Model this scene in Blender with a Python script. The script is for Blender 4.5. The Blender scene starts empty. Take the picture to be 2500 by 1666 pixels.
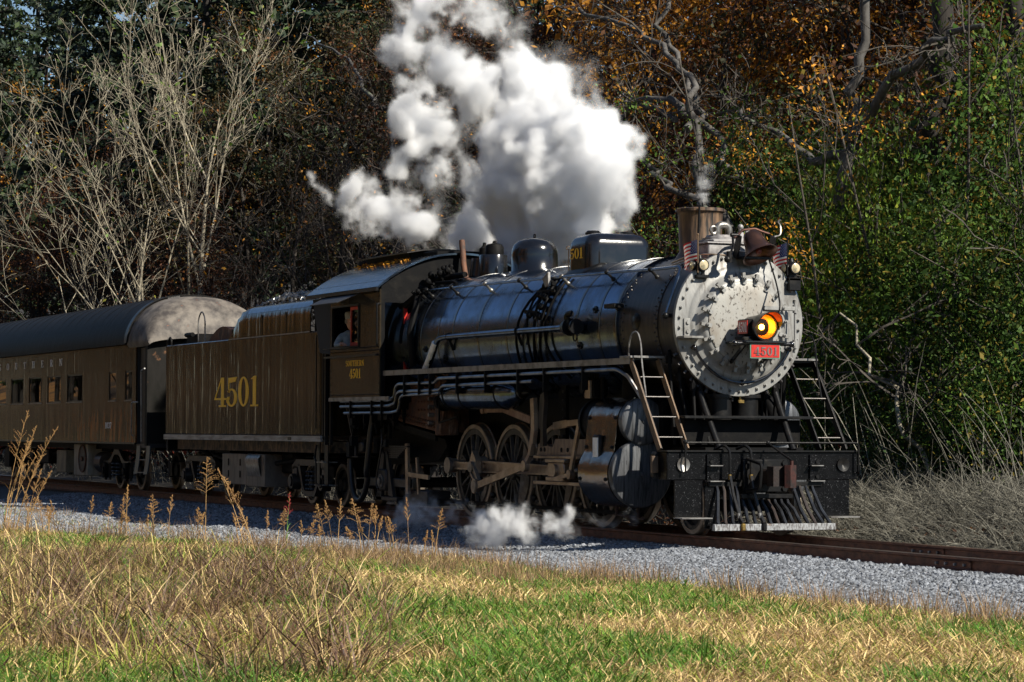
import bpy, bmesh, math, random
from math import pi, sin, cos, radians, sqrt, atan2
from mathutils import Vector, Matrix, Euler, noise

SC = bpy.context.scene
COL = SC.collection
random.seed(4501)

# ---------------------------------------------------------------- camera
CAM = bpy.data.cameras.new('camera')
CAM.sensor_width = 36.0
CAM.lens = 6425.8 / 2500 * 36.0
CAM.clip_start = 0.5
CAM.clip_end = 2000
cam_ob = bpy.data.objects.new('camera', CAM)
COL.objects.link(cam_ob)
CP = Vector((36.622, -18.456, 1.4715))
YAW, PITCH, ROLL = radians(23.804), radians(1.972), radians(0.2853)
fw = Vector((-cos(YAW) * cos(PITCH), sin(YAW) * cos(PITCH), sin(PITCH)))
rt = fw.cross(Vector((0, 0, 1))).normalized()
up = rt.cross(fw)
r2 = rt * cos(ROLL) + up * sin(ROLL)
u2 = up * cos(ROLL) - rt * sin(ROLL)
M = Matrix((r2, u2, -fw)).transposed().to_4x4()
M.translation = CP
cam_ob.matrix_world = M
SC.camera = cam_ob
SC.render.resolution_x, SC.render.resolution_y = 1024, 682

# ---------------------------------------------------------------- sky and sun
SUN_AZ, SUN_EL = radians(28), radians(39)         # azimuth from +X towards +Y
WORLD = bpy.data.worlds.new('World')
SC.world = WORLD
WORLD.use_nodes = True
wn = WORLD.node_tree.nodes
wl = WORLD.node_tree.links
wn.clear()
w_out = wn.new('ShaderNodeOutputWorld')
w_bg = wn.new('ShaderNodeBackground')
w_sky = wn.new('ShaderNodeTexSky')
w_sky.sky_type = 'NISHITA'
w_sky.sun_disc = False
w_sky.sun_elevation = SUN_EL
w_sky.sun_rotation = pi / 2 - SUN_AZ
w_sky.air_density = 1.0
w_sky.dust_density = 0.0
w_sky.ozone_density = 3.0
w_bg.inputs['Strength'].default_value = 0.056
wl.new(w_sky.outputs[0], w_bg.inputs['Color'])
wl.new(w_bg.outputs[0], w_out.inputs['Surface'])
SUN = bpy.data.lights.new('sun', 'SUN')
SUN.energy = 5.0
SUN.angle = radians(0.55)
SUN.color = (1.0, 0.93, 0.80)
sun_ob = bpy.data.objects.new('sun', SUN)
COL.objects.link(sun_ob)
sdir = Vector((cos(SUN_AZ) * cos(SUN_EL), sin(SUN_AZ) * cos(SUN_EL), sin(SUN_EL)))
sun_ob.rotation_euler = sdir.to_track_quat('Z', 'Y').to_euler()
sun_ob.location = (60, 40, 60)

SC.view_settings.view_transform = 'Standard'
SC.view_settings.look = 'None'
SC.view_settings.gamma = 1.0
SC.view_settings.use_curve_mapping = False
SC.view_settings.exposure = 0.72
SC.render.engine = 'CYCLES'
SC.cycles.max_bounces = 14
SC.cycles.diffuse_bounces = 3
SC.cycles.glossy_bounces = 4
SC.cycles.transparent_max_bounces = 12
SC.cycles.volume_bounces = 12
SC.cycles.volume_step_rate = 2.0
SC.cycles.use_denoising = True
SC.cycles.use_adaptive_sampling = True
SC.cycles.caustics_reflective = False
SC.cycles.caustics_refractive = False
# ================================================================ helpers
V = Vector

class MB:
    """collects shapes and links them as ONE mesh object"""
    def __init__(s):
        s.v, s.f = [], []

    def add(s, vs, fs):
        o = len(s.v)
        s.v += [tuple(p) for p in vs]
        s.f += [tuple(i + o for i in f) for f in fs]
        return s

    def box(s, c, d, rot=None):
        x, y, z = d[0] / 2, d[1] / 2, d[2] / 2
        vs = [V((a, b, e)) for a in (-x, x) for b in (-y, y) for e in (-z, z)]
        if rot is not None:
            R = Euler(rot).to_matrix()
            vs = [R @ p for p in vs]
        c = V(c)
        return s.add([p + c for p in vs], [(0, 1, 3, 2), (4, 6, 7, 5), (0, 4, 5, 1), (2, 3, 7, 6), (0, 2, 6, 4), (1, 5, 7, 3)])

    def bb(s, x0, x1, y0, y1, z0, z1):
        return s.box(((x0 + x1) / 2, (y0 + y1) / 2, (z0 + z1) / 2), (x1 - x0, y1 - y0, z1 - z0))

    def cbox(s, x0, x1, y0, y1, z0, z1, c=0.01):
        """box with chamfered edges"""
        vs = []
        for ax in range(3):
            lo, hi = [x0, y0, z0], [x1, y1, z1]
            for i in range(3):
                if i != ax:
                    lo[i] += c; hi[i] -= c
            vs.append([V((a, b, e)) for a in (lo[0], hi[0]) for b in (lo[1], hi[1]) for e in (lo[2], hi[2])])
        pts = [p for g in vs for p in g]
        bm = bmesh.new()
        for p in pts:
            bm.verts.new(p)
        bmesh.ops.convex_hull(bm, input=bm.verts)
        bm.verts.index_update()
        s.add([v.co for v in bm.verts], [[v.index for v in f.verts] for f in bm.faces])
        bm.free()
        return s

    def beam(s, a, b, w, h, upv=(0, 0, 1)):
        """rectangular bar from a to b: w across, h along up"""
        a, b = V(a), V(b)
        d = (b - a).normalized()
        u = V(upv)
        sd = d.cross(u)
        if sd.length < 1e-4:
            sd = d.cross(V((1, 0, 0)))
        sd.normalize()
        u = sd.cross(d)
        vs = []
        for p in (a, b):
            for i, j in ((-1, -1), (1, -1), (1, 1), (-1, 1)):
                vs.append(p + sd * (w / 2 * i) + u * (h / 2 * j))
        return s.add(vs, [(3, 2, 1, 0), (4, 5, 6, 7), (0, 1, 5, 4), (1, 2, 6, 5), (2, 3, 7, 6), (3, 0, 4, 7)])

    def rings(s, rings, closed=False, caps=True):
        """skin a list of equal-length point rings"""
        n = len(rings[0])
        o = len(s.v)
        for r in rings:
            s.v += [tuple(p) for p in r]
        m = len(rings)
        for i in range(m if closed else m - 1):
            a, b = o + i * n, o + ((i + 1) % m) * n
            for j in range(n):
                k = (j + 1) % n
                s.f.append((a + j, a + k, b + k, b + j))
        if caps and not closed:
            s.f.append(tuple(o + j for j in range(n))[::-1])
            s.f.append(tuple(o + (m - 1) * n + j for j in range(n)))
        return s

    def cyl(s, a, b, r0, r1=None, n=16, caps=True):
        a, b = V(a), V(b)
        r1 = r0 if r1 is None else r1
        return s.path([a, b], [r0, r1], n, caps)

    def path(s, pts, r, n=8, caps=True):
        """tube along points, r a number or a list"""
        pts = [V(p) for p in pts]
        if not isinstance(r, (list, tuple)):
            r = [r] * len(pts)
        t0 = (pts[1] - pts[0]).normalized()
        u = t0.orthogonal().normalized()
        rings = []
        for i, p in enumerate(pts):
            if i == 0:
                t = t0
            elif i == len(pts) - 1:
                t = (pts[i] - pts[i - 1]).normalized()
            else:
                t = ((pts[i + 1] - pts[i]).normalized() + (pts[i] - pts[i - 1]).normalized())
                t = t.normalized() if t.length > 1e-6 else (pts[i] - pts[i - 1]).normalized()
            u = (u - t * u.dot(t))
            u = u.normalized() if u.length > 1e-6 else t.orthogonal().normalized()
            w = t.cross(u)
            rings.append([p + (u * cos(2 * pi * k / n) + w * sin(2 * pi * k / n)) * r[i] for k in range(n)])
        return s.rings(rings, caps=caps)

    def lathe(s, prof, c=(0, 0, 0), axis='X', n=48, a0=0.0, a1=2 * pi, caps=False):
        """prof: list of (along, radius)"""
        full = abs(a1 - a0 - 2 * pi) < 1e-6
        m = n if full else n + 1
        o = len(s.v)
        for t, r in prof:
            for k in range(m):
                a = a0 + (a1 - a0) * k / n
                p = {'X': (t, r * cos(a), r * sin(a)), 'Y': (r * cos(a), t, r * sin(a)), 'Z': (r * cos(a), r * sin(a), t)}[axis]
                s.v.append((c[0] + p[0], c[1] + p[1], c[2] + p[2]))
        for i in range(len(prof) - 1):
            for k in range(n if full else n):
                k2 = (k + 1) % m
                s.f.append((o + i * m + k, o + i * m + k2, o + (i + 1) * m + k2, o + (i + 1) * m + k))
        return s

    def torus(s, c, R, r, axis='X', n=48, k=8, a0=0.0, a1=2 * pi):
        full = abs(a1 - a0 - 2 * pi) < 1e-6
        rings = []
        for i in range(n if full else n + 1):
            a = a0 + (a1 - a0) * i / n
            ring = []
            for j in range(k):
                b = 2 * pi * j / k
                rr = R + r * cos(b)
                t = r * sin(b)
                p = {'X': (t, rr * cos(a), rr * sin(a)), 'Y': (rr * cos(a), t, rr * sin(a)), 'Z': (rr * cos(a), rr * sin(a), t)}[axis]
                ring.append(V(c) + V(p))
            rings.append(ring)
        return s.rings(rings, closed=full)

    def ball(s, c, r, n=12, m=8, sc=(1, 1, 1)):
        prof = []
        o = len(s.v)
        c = V(c)
        vs = [c + V((0, 0, r * sc[2]))]
        for i in range(1, m):
            t = pi * i / m
            for k in range(n):
                a = 2 * pi * k / n
                vs.append(c + V((r * sc[0] * sin(t) * cos(a), r * sc[1] * sin(t) * sin(a), r * sc[2] * cos(t))))
        vs.append(c - V((0, 0, r * sc[2])))
        fs = [(0, 1 + k, 1 + (k + 1) % n) for k in range(n)]
        for i in range(m - 2):
            for k in range(n):
                a, b = 1 + i * n + k, 1 + i * n + (k + 1) % n
                fs.append((a, a + n, b + n, b))
        e = len(vs) - 1
        fs += [(e, 1 + (m - 2) * n + (k + 1) % n, 1 + (m - 2) * n + k) for k in range(n)]
        return s.add(vs, fs)

    def prism(s, pts, a, b, plane='XZ'):
        """extrude a 2-D outline: plane XZ along y a..b, YZ along x, XY along z"""
        def P(u, w, t):
            return {'XZ': (u, t, w), 'YZ': (t, u, w), 'XY': (u, w, t)}[plane]
        n = len(pts)
        vs = [P(u, w, a) for u, w in pts] + [P(u, w, b) for u, w in pts]
        fs = [tuple(range(n))[::-1], tuple(range(n, 2 * n))]
        fs += [(i, (i + 1) % n, n + (i + 1) % n, n + i) for i in range(n)]
        return s.add(vs, fs)

    def sheet(s, line, a, b, plane='YZ', t=0.02):
        """a bent plate: an open polyline given thickness t, extruded a..b"""
        pts = [V((u, w, 0)) for u, w in line]
        nrm = []
        for i in range(len(pts)):
            d = (pts[min(i + 1, len(pts) - 1)] - pts[max(i - 1, 0)]).normalized()
            nrm.append(V((-d.y, d.x, 0)))
        out = [(p.x, p.y) for p in pts] + [((p + n * t).x, (p + n * t).y) for p, n in reversed(list(zip(pts, nrm)))]
        m = len(pts)
        def P(u, w, q):
            return {'XZ': (u, q, w), 'YZ': (q, u, w), 'XY': (u, w, q)}[plane]
        o = len(s.v)
        N = len(out)
        s.v += [P(u, w, a) for u, w in out] + [P(u, w, b) for u, w in out]
        for i in range(N):
            j = (i + 1) % N
            s.f.append((o + i, o + j, o + N + j, o + N + i))
        for i in range(m - 1):
            q = (o + i, o + i + 1, o + N - 2 - i, o + N - 1 - i)
            s.f.append(q[::-1])
            s.f.append(tuple(x + N for x in q))
        return s

    def mirror_y(s):
        r = MB()
        r.v = [(x, -y, z) for x, y, z in s.v]
        r.f = [f[::-1] for f in s.f]
        return r

    def moved(s, d):
        s.v = [(x + d[0], y + d[1], z + d[2]) for x, y, z in s.v]
        return s

    def mesh(s, name, m=None, smooth=38, fix=True):
        me = bpy.data.meshes.new(name)
        me.from_pydata(s.v, [], s.f)
        if fix:
            bm = bmesh.new()
            bm.from_mesh(me)
            bmesh.ops.recalc_face_normals(bm, faces=bm.faces)
            bm.to_mesh(me)
            bm.free()
        if smooth:
            me.shade_smooth()
            me.set_sharp_from_angle(angle=radians(smooth))
        if m is not None:
            for q in (m if isinstance(m, (list, tuple)) else [m]):
                me.materials.append(q)
        return me

    def build(s, name, m, parent=None, smooth=38, label=None, fix=True):
        o = bpy.data.objects.new(name, s.mesh(name, m, smooth, fix))
        return link(o, parent, label)


def link(o, parent=None, label=None):
    COL.objects.link(o)
    if parent is not None:
        o.parent = parent
        if parent.type == 'EMPTY':
            o.matrix_parent_inverse = Matrix.Translation(-parent.location)
    if label:
        o['label'] = label
    return o


def inst(name, me, loc=(0, 0, 0), rot=(0, 0, 0), scale=(1, 1, 1), parent=None):
    o = bpy.data.objects.new(name, me)
    o.location = loc
    o.rotation_euler = rot
    o.scale = scale if isinstance(scale, (tuple, list)) else (scale,) * 3
    return link(o, parent)


def tag(o, label=None, cat=None, group=None, kind=None):
    for k, v in (('label', label), ('category', cat), ('group', group), ('kind', kind)):
        if v:
            o[k] = v
    return o


def thing(name, loc, label, cat, group=None):
    o = bpy.data.objects.new(name, None)
    o.empty_display_size = 0.3
    o.location = loc
    COL.objects.link(o)
    return tag(o, label, cat, group)


def arc(cx, cy, r, a0, a1, n, ry=None):
    ry = r if ry is None else ry
    return [(cx + r * cos(radians(a0 + (a1 - a0) * i / n)), cy + ry * sin(radians(a0 + (a1 - a0) * i / n))) for i in range(n + 1)]


def bez(p0, p1, p2, p3, n=10):
    p0, p1, p2, p3 = V(p0), V(p1), V(p2), V(p3)
    return [p0 * (1 - t) ** 3 + p1 * 3 * t * (1 - t) ** 2 + p2 * 3 * t * t * (1 - t) + p3 * t ** 3 for t in [i / n for i in range(n + 1)]]


def fillet(pts, r=0.08, n=4):
    """round the corners of a 3-D polyline"""
    pts = [V(p) for p in pts]
    out = [pts[0]]
    for i in range(1, len(pts) - 1):
        a, b, c = pts[i - 1], pts[i], pts[i + 1]
        q = min(r, (a - b).length * 0.45, (c - b).length * 0.45)
        s0 = b + (a - b).normalized() * q
        s1 = b + (c - b).normalized() * q
        for k in range(n + 1):
            t = k / n
            out.append(s0 * (1 - t) ** 2 + b * 2 * t * (1 - t) + s1 * t * t)
    out.append(pts[-1])
    return out


# ---------------------------------------------------------------- materials
def mat(name, col, rough=0.5, metal=0.0, col2=None, scale=3.0, stretch=(1, 1, 1), lo=0.42, hi=0.62, bump=0.0, bscale=None, bstretch=None,
        spec=0.5, coat=0.0, rough2=None, col3=None, scale3=1.0, stretch3=(1, 1, 1), lo3=0.5, hi3=0.6, zfade=None, xfade=None, rand=0.0, trans=None, isl=None):
    m = bpy.data.materials.new(name)
    m.use_nodes = True
    nt = m.node_tree
    N, L = nt.nodes, nt.links
    b = N['Principled BSDF']
    b.inputs['Roughness'].default_value = rough
    b.inputs['Metallic'].default_value = metal
    b.inputs['Specular IOR Level'].default_value = spec
    b.inputs['Coat Weight'].default_value = coat
    b.inputs['Coat Roughness'].default_value = 0.08
    b.inputs['Base Color'].default_value = (*col, 1)
    co = N.new('ShaderNodeTexCoord')

    def nz(sc, st, detail=6.0):
        mp = N.new('ShaderNodeMapping')
        mp.inputs['Scale'].default_value = st
        L.new(co.outputs['Object'], mp.inputs['Vector'])
        t = N.new('ShaderNodeTexNoise')
        t.inputs['Scale'].default_value = sc
        t.inputs['Detail'].default_value = detail
        t.inputs['Roughness'].default_value = 0.62
        L.new(mp.outputs[0], t.inputs['Vector'])
        return t.outputs['Fac']

    def rng(fac, a, c, x=0.0, y=1.0):
        r = N.new('ShaderNodeMapRange')
        r.inputs['From Min'].default_value = a
        r.inputs['From Max'].default_value = c
        r.inputs['To Min'].default_value = x
        r.inputs['To Max'].default_value = y
        L.new(fac, r.inputs['Value'])
        return r.outputs['Result']

    def mix(fac, a, c):
        x = N.new('ShaderNodeMix')
        x.data_type = 'RGBA'
        if isinstance(fac, float):
            x.inputs['Factor'].default_value = fac
        else:
            L.new(fac, x.inputs['Factor'])
        for sock, q in ((x.inputs['A'], a), (x.inputs['B'], c)):
            if isinstance(q, tuple):
                sock.default_value = (*q, 1)
            else:
                L.new(q, sock)
        return x.outputs['Result']

    def math(op, a, c):
        x = N.new('ShaderNodeMath')
        x.operation = op
        for i, q in enumerate((a, c)):
            if isinstance(q, (int, float)):
                x.inputs[i].default_value = q
            else:
                L.new(q, x.inputs[i])
        return x.outputs[0]

    c = col
    if col2 is not None:
        f = rng(nz(scale, stretch), lo, hi)
        c = mix(f, c, col2)
        if rough2 is not None:
            L.new(rng(f, 0, 1, rough, rough2), b.inputs['Roughness'])
    if col3 is not None:
        f3 = rng(nz(scale3, stretch3, 8.0), lo3, hi3)
        if zfade or xfade:
            sx = N.new('ShaderNodeSeparateXYZ')
            L.new(co.outputs['Object'], sx.inputs[0])
            if zfade:
                f3 = math('MULTIPLY', f3, rng(sx.outputs['Z'], zfade[0], zfade[1], 1.0, 0.0))
            if xfade:
                f3 = math('MULTIPLY', f3, rng(sx.outputs['X'], xfade[0], xfade[1], 0.0, 1.0))
        c = mix(f3, c, col3)
    if isl:
        # every blade or leaf its own tone: (other colour, share, spread of brightness)
        ge = N.new('ShaderNodeNewGeometry')
        c = mix(rng(ge.outputs['Random Per Island'], 1 - isl[1], 1 - isl[1] * .6), c, isl[0])
        wn = N.new('ShaderNodeTexWhiteNoise')
        wn.noise_dimensions = '1D'
        L.new(ge.outputs['Random Per Island'], wn.inputs['W'])
        h2 = N.new('ShaderNodeHueSaturation')
        L.new(rng(wn.outputs['Value'], 0, 1, 1 - isl[2], 1 + isl[2]), h2.inputs['Value'])
        L.new(c, h2.inputs['Color'])
        c = h2.outputs[0]
    if rand > 0:
        oi = N.new('ShaderNodeObjectInfo')
        hs = N.new('ShaderNodeHueSaturation')
        L.new(rng(oi.outputs['Random'], 0, 1, 1 - rand, 1 + rand), hs.inputs['Value'])
        if isinstance(c, tuple):
            hs.inputs['Color'].default_value = (*c, 1)
        else:
            L.new(c, hs.inputs['Color'])
        c = hs.outputs[0]
    if not isinstance(c, tuple):
        L.new(c, b.inputs['Base Color'])
    if bump > 0:
        bp = N.new('ShaderNodeBump')
        bp.inputs['Strength'].default_value = 1.0
        bp.inputs['Distance'].default_value = bump
        L.new(nz(bscale or scale * 3, bstretch or stretch, 4.0), bp.inputs['Height'])
        L.new(bp.outputs[0], b.inputs['Normal'])
    if trans:
        # leaf: let part of the light through
        tr = N.new('ShaderNodeBsdfTranslucent')
        mx = N.new('ShaderNodeMixShader')
        mx.inputs[0].default_value = trans
        if isinstance(c, tuple):
            tr.inputs['Color'].default_value = (*c, 1)
        else:
            L.new(c, tr.inputs['Color'])
        L.new(b.outputs[0], mx.inputs[1])
        L.new(tr.outputs[0], mx.inputs[2])
        L.new(mx.outputs[0], N['Material Output'].inputs['Surface'])
    return m


def glass(name, tint=(1, 1, 1), rough=0.0, ior=1.5):
    m = bpy.data.materials.new(name)
    m.use_nodes = True
    N, L = m.node_tree.nodes, m.node_tree.links
    N.clear()
    o = N.new('ShaderNodeOutputMaterial')
    mx = N.new('ShaderNodeMixShader')
    t = N.new('ShaderNodeBsdfTransparent')
    t.inputs['Color'].default_value = (*tint, 1)
    g = N.new('ShaderNodeBsdfGlossy')
    g.inputs['Roughness'].default_value = rough
    fr = N.new('ShaderNodeFresnel')
    fr.inputs['IOR'].default_value = ior
    L.new(fr.outputs[0], mx.inputs[0])
    L.new(t.outputs[0], mx.inputs[1])
    L.new(g.outputs[0], mx.inputs[2])
    L.new(mx.outputs[0], o.inputs['Surface'])
    return m


def emit(name, col, strength):
    m = bpy.data.materials.new(name)
    m.use_nodes = True
    b = m.node_tree.nodes['Principled BSDF']
    b.inputs['Base Color'].default_value = (*col, 1)
    b.inputs['Emission Color'].default_value = (*col, 1)
    b.inputs['Emission Strength'].default_value = strength
    return m


# ---------------------------------------------------------------- lettering (roman, drawn stroke by stroke)
def ringseg(cx, cy, ro, Ro, ri, Ri, a0, a1, n=18):
    out = []
    for i in range(n):
        t0, t1 = radians(a0 + (a1 - a0) * i / n), radians(a0 + (a1 - a0) * (i + 1) / n)
        out.append([(cx + ri * cos(t0), cy + Ri * sin(t0)), (cx + ro * cos(t0), cy + Ro * sin(t0)), (cx + ro * cos(t1), cy + Ro * sin(t1)), (cx + ri * cos(t1), cy + Ri * sin(t1))])
    return out


def rect(x0, y0, x1, y1):
    return [(x0, y0), (x1, y0), (x1, y1), (x0, y1)]


def glyph(ch):
    S = 0.055
    g = {
        '1': (0.42, [rect(.15, S, .31, .93), rect(.03, 0, .43, S), [(.03, .90), (.31, .93), (.31, 1), (.20, 1)]]),
        '4': (0.62, [rect(.37, S, .52, .24), rect(.37, .30, .52, .999), rect(.24, 0, .64, S), rect(0, .24, .68, .30), [(0, .30), (.07, .30), (.37, .88), (.37, 1)]]),
        '5': (0.56, [[(.08, .80), (.46, .84), (.56, 1.0), (.08, .98)], rect(.08, .50, .14, .80)] + ringseg(.26, .31, .30, .31, .145, .25, -165, 140, 20) + [[(.02, .22), (.16, .24), (.15, .34), (.03, .33)]]),
        '0': (0.56, ringseg(.28, .5, .28, .5, .12, .44, 0, 360, 28)),
        '3': (0.54, ringseg(.25, .73, .26, .27, .11, .21, -80, 170, 16) + ringseg(.25, .29, .29, .29, .13, .23, -170, 85, 16)),
        '7': (0.54, [rect(.0, .84, .56, 1), [(.12, 0), (.30, 0), (.56, .84), (.44, .84)]]),
        'S': (0.52, ringseg(.26, .74, .25, .26, .14, .20, 20, 270, 16) + ringseg(.26, .27, .26, .27, .14, .21, -160, 90, 16)),
        'O': (0.64, ringseg(.32, .5, .32, .5, .18, .45, 0, 360, 28)),
        'U': (0.66, [rect(.09, .3, .23, 1 - S), rect(.50, .3, .56, 1 - S), rect(0, 1 - S, .32, 1), rect(.42, 1 - S, .66, 1)] + ringseg(.325, .3, .235, .3, .10, .24, 180, 360, 14)),
        'T': (0.60, [rect(.23, S, .37, 1 - S), rect(.13, 0, .47, S), rect(0, 1 - S, .60, 1), [(0, .78), (.05, .78), (.08, 1 - S), (0, 1 - S)], [(.60, .78), (.55, .78), (.52, 1 - S), (.60, 1 - S)]]),
        'H': (0.70, [rect(.09, S, .23, 1 - S), rect(.47, S, .61, 1 - S), rect(.23, .48, .47, .53), rect(0, 0, .32, S), rect(.38, 0, .70, S), rect(0, 1 - S, .32, 1), rect(.38, 1 - S, .70, 1)]),
        'E': (0.58, [rect(.09, S, .23, 1 - S), rect(0, 0, .58, S), rect(0, 1 - S, .56, 1), rect(.23, .48, .42, .53), rect(.40, .40, .44, .61), [(.58, S), (.53, S), (.55, .24), (.58, .24)], [(.56, 1 - S), (.51, 1 - S), (.53, .78), (.56, .78)]]),
        'R': (0.66, [rect(.09, S, .23, 1 - S), rect(0, 0, .32, S), rect(0, 1 - S, .34, 1), rect(.23, .48, .34, .53), [(.30, .50), (.44, .50), (.60, S), (.46, S)], rect(.42, 0, .68, S)] + ringseg(.34, .74, .24, .26, .11, .20, -90, 90, 12)),
        'N': (0.70, [rect(.08, S, .14, 1 - S), rect(.56, S, .62, 1 - S), [(.08, 1), (.22, 1), (.62, 0), (.48, 0)], rect(0, 0, .22, S), rect(.46, 1 - S, .72, 1)]),
        ' ': (0.35, []),
    }
    return g[ch]


def lettering(name, text, m, parent, fn, h, gap=0.12, squeeze=1.0, align=0.5, thick=0.004):
    """fn(s, t) maps a point of the string (metres along, up) to 3-D and fn(...)'s outward normal: returns (point, normal)"""
    polys, x = [], 0.0
    for ch in text:
        w, ps = glyph(ch)
        for p in ps:
            polys.append([((x + u * squeeze) * h, t * h) for u, t in p])
        x += w * squeeze + gap
    total = (x - gap) * h
    mb = MB()
    for p in polys:
        top, bot = [], []
        for u, t in p:
            P, n = fn(u - total * align, t)
            top.append(V(P) + V(n) * thick)
            bot.append(V(P) - V(n) * 0.002)
        k = len(p)
        mb.add(top + bot, [tuple(range(k)), tuple(range(2 * k - 1, k - 1, -1))] + [(i, k + i, k + (i + 1) % k, (i + 1) % k) for i in range(k)])
    return mb.build(name, m, parent, smooth=0)
# ================================================================ materials of the train
JACKET = mat('boiler_jacket', (.13, .19, .29), .12, .97, (.075, .095, .13), 2.2, (1, 1, 1), .4, .65, bump=.004, bscale=3.0, rough2=.3, col3=(.05, .045, .04), scale3=5, stretch3=(3, .6, .6), lo3=.58, hi3=.75)  # black jacket; the sky's blue reflection is tinted into the base colour
GLOSS = mat('gloss_black', (.005, .005, .006), .16, .0, (.016, .014, .013), 3, (1, 1, 1), .5, .7, bump=.002, bscale=6, spec=.7, coat=.25)
BLACK = mat('black_paint', (.008, .008, .0085), .36, .0, (.022, .02, .018), 5, (1, 1, 1), .5, .75, bump=.003, bscale=14, spec=.2)
SOOT = mat('sooty_black', (.004, .004, .0045), .6, .0, (.012, .011, .010), 6, (1, 1, 1), .5, .75, bump=.004, bscale=12, spec=.1)
GRAPH = mat('graphite', (.032, .030, .030), .42, .5, (.075, .062, .055), 4, (3, .5, .5), .45, .7, bump=.002, bscale=16, bstretch=(3, .5, .5))
SILVER = mat('aluminium_paint', (.27, .27, .262), .48, .2, (.12, .112, .10), 3.0, (1, 1, .55), .46, .7, bump=.006, bscale=9, col3=(.055, .04, .03), scale3=7, stretch3=(1, 2.2, .25), lo3=.55, hi3=.72)
DOORM = mat('aluminium_door', (.30, .295, .275), .5, .12, (.24, .21, .175), 4.0, (1, 1, .4), .45, .7, bump=.005, bscale=12, col3=(.05, .038, .03), scale3=22, stretch3=(1, 1, .7), lo3=.56, hi3=.63)
STEEL = mat('worn_steel', (.40, .31, .23), .33, .65, (.19, .13, .09), 4, (1, 1, 1), .42, .7, bump=.002, bscale=20)
TYRE = mat('tyre_steel', (.30, .25, .20), .4, .5, (.13, .105, .085), 5, (1, 1, 1), .42, .7)
STACKM = mat('rusty_stack', (.09, .06, .045), .5, .25, (.27, .17, .10), 6, (1, 1, .12), .45, .62, bump=.004, bscale=14, bstretch=(1, 1, .15), col3=(.02, .018, .016), scale3=8, stretch3=(1, 1, .1), lo3=.52, hi3=.62)
RUST = mat('rust', (.15, .065, .035), .75, .1, (.05, .035, .03), 6, (1, 1, 1), .42, .65, bump=.004, bscale=18, col3=(.33, .22, .16), scale3=5, stretch3=(1, 1, .3), lo3=.58, hi3=.7)
REDIRON = mat('red_iron', (.04, .009, .006), .6, .1, (.012, .006, .005), 9, (1, 1, 1), .42, .62, bump=.004, bscale=20)
RED = mat('red_paint', (.50, .022, .014), .35, 0, (.38, .02, .014), 8)
GREENB = mat('green_border', (.13, .27, .20), .5)
YELLOW = mat('gold_lettering', (1.0, .58, .015), .45, 0, (.94, .5, .012), 9)
DULGOLD = mat('dull_gold_lettering', (.62, .40, .05), .5)
WHITE = mat('white_paint', (.88, .87, .84), .5, 0, (.7, .69, .66), 9)
CHROME = mat('bright_metal', (.26, .25, .235), .35, .7, (.12, .11, .10), 9)
BRASS = mat('brass', (.30, .20, .06), .4, .8, (.10, .07, .03), 12)
WOOD = mat('weathered_wood', (.15, .09, .048), .6, 0, (.06, .04, .026), 4, (2, 2, .25), .4, .65, bump=.003, bscale=12, bstretch=(3, 3, .2))
EDGE = mat('bare_edge', (.27, .265, .26), .45, .5, (.10, .09, .085), 6, (1, 1, 1), .42, .66)
BELLM = mat('bell_bronze', (.17, .085, .06), .3, .85, (.09, .05, .04), 7, (1, 1, 1), .42, .66)
CABM = mat('cab_side_paint', (.014, .011, .007), .18, .0, (.05, .038, .022), 1.6, (1.6, 1, .7), .42, .66, bump=.012, bscale=2.2, bstretch=(1.2, 1, .8), spec=.28, col3=(.15, .09, .05), scale3=3.2, stretch3=(2, 1, .5), lo3=.6, hi3=.78)
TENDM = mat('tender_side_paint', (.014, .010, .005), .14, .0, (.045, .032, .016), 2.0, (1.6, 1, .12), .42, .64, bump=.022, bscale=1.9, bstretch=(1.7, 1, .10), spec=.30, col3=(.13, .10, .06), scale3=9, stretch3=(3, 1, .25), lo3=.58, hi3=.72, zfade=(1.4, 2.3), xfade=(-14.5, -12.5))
BLUEBLK = mat('blue_black_sheet', (.13, .17, .23), .16, .95, (.075, .085, .10), 3, (2, 1, 1), .42, .66, bump=.005, bscale=5)
HOSE = mat('rubber_hose', (.009, .009, .01), .4, 0, (.02, .018, .017), 12)
GLASSM = glass('window_glass', (.92, .93, .93))
COALM = mat('coal', (.015, .015, .016), .25, 0, (.04, .04, .042), 12, spec=1.0, bump=.004, bscale=30, rand=.3)

# ================================================================ steam locomotive
LOCO = thing('steam_locomotive', (-2.0, 0, 0), 'black steam locomotive with silver smokebox front numbered 4501 hauling the train', 'locomotive')
ZB = 3.057                      # boiler axis
XF = 2.972                      # smokebox front


def polar(r, deg, x):
    return (x, r * cos(radians(deg)), ZB + r * sin(radians(deg)))


TINY = {'rivet_row', 'cab_rivets', 'roof_rivets', 'staybolt', 'turret_valves', 'sander_valves', 'injector_gear', 'pipe_hangers', 'rim_bolts', 'brake_piping', 'stars'}


def part(mb, name, m, parent=LOCO, smooth=38, label=None):
    o = mb.build(name, m, parent, smooth, label)
    if name in TINY:
        o['kind'] = 'stuff'                         # too small to pick apart one by one
    return o


# ---------------------------------------------------------------- boiler
def rj(x):                      # jacket radius along the boiler
    pts = [(-7.5, 1.19), (-5.5, 1.185), (-3.0, 1.155), (-0.9, 1.12), (1.12, 1.085)]
    for (a, ra), (b, rb) in zip(pts, pts[1:]):
        if x <= b:
            return ra + (rb - ra) * max(0, (x - a)) / (b - a)
    return 1.085


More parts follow.
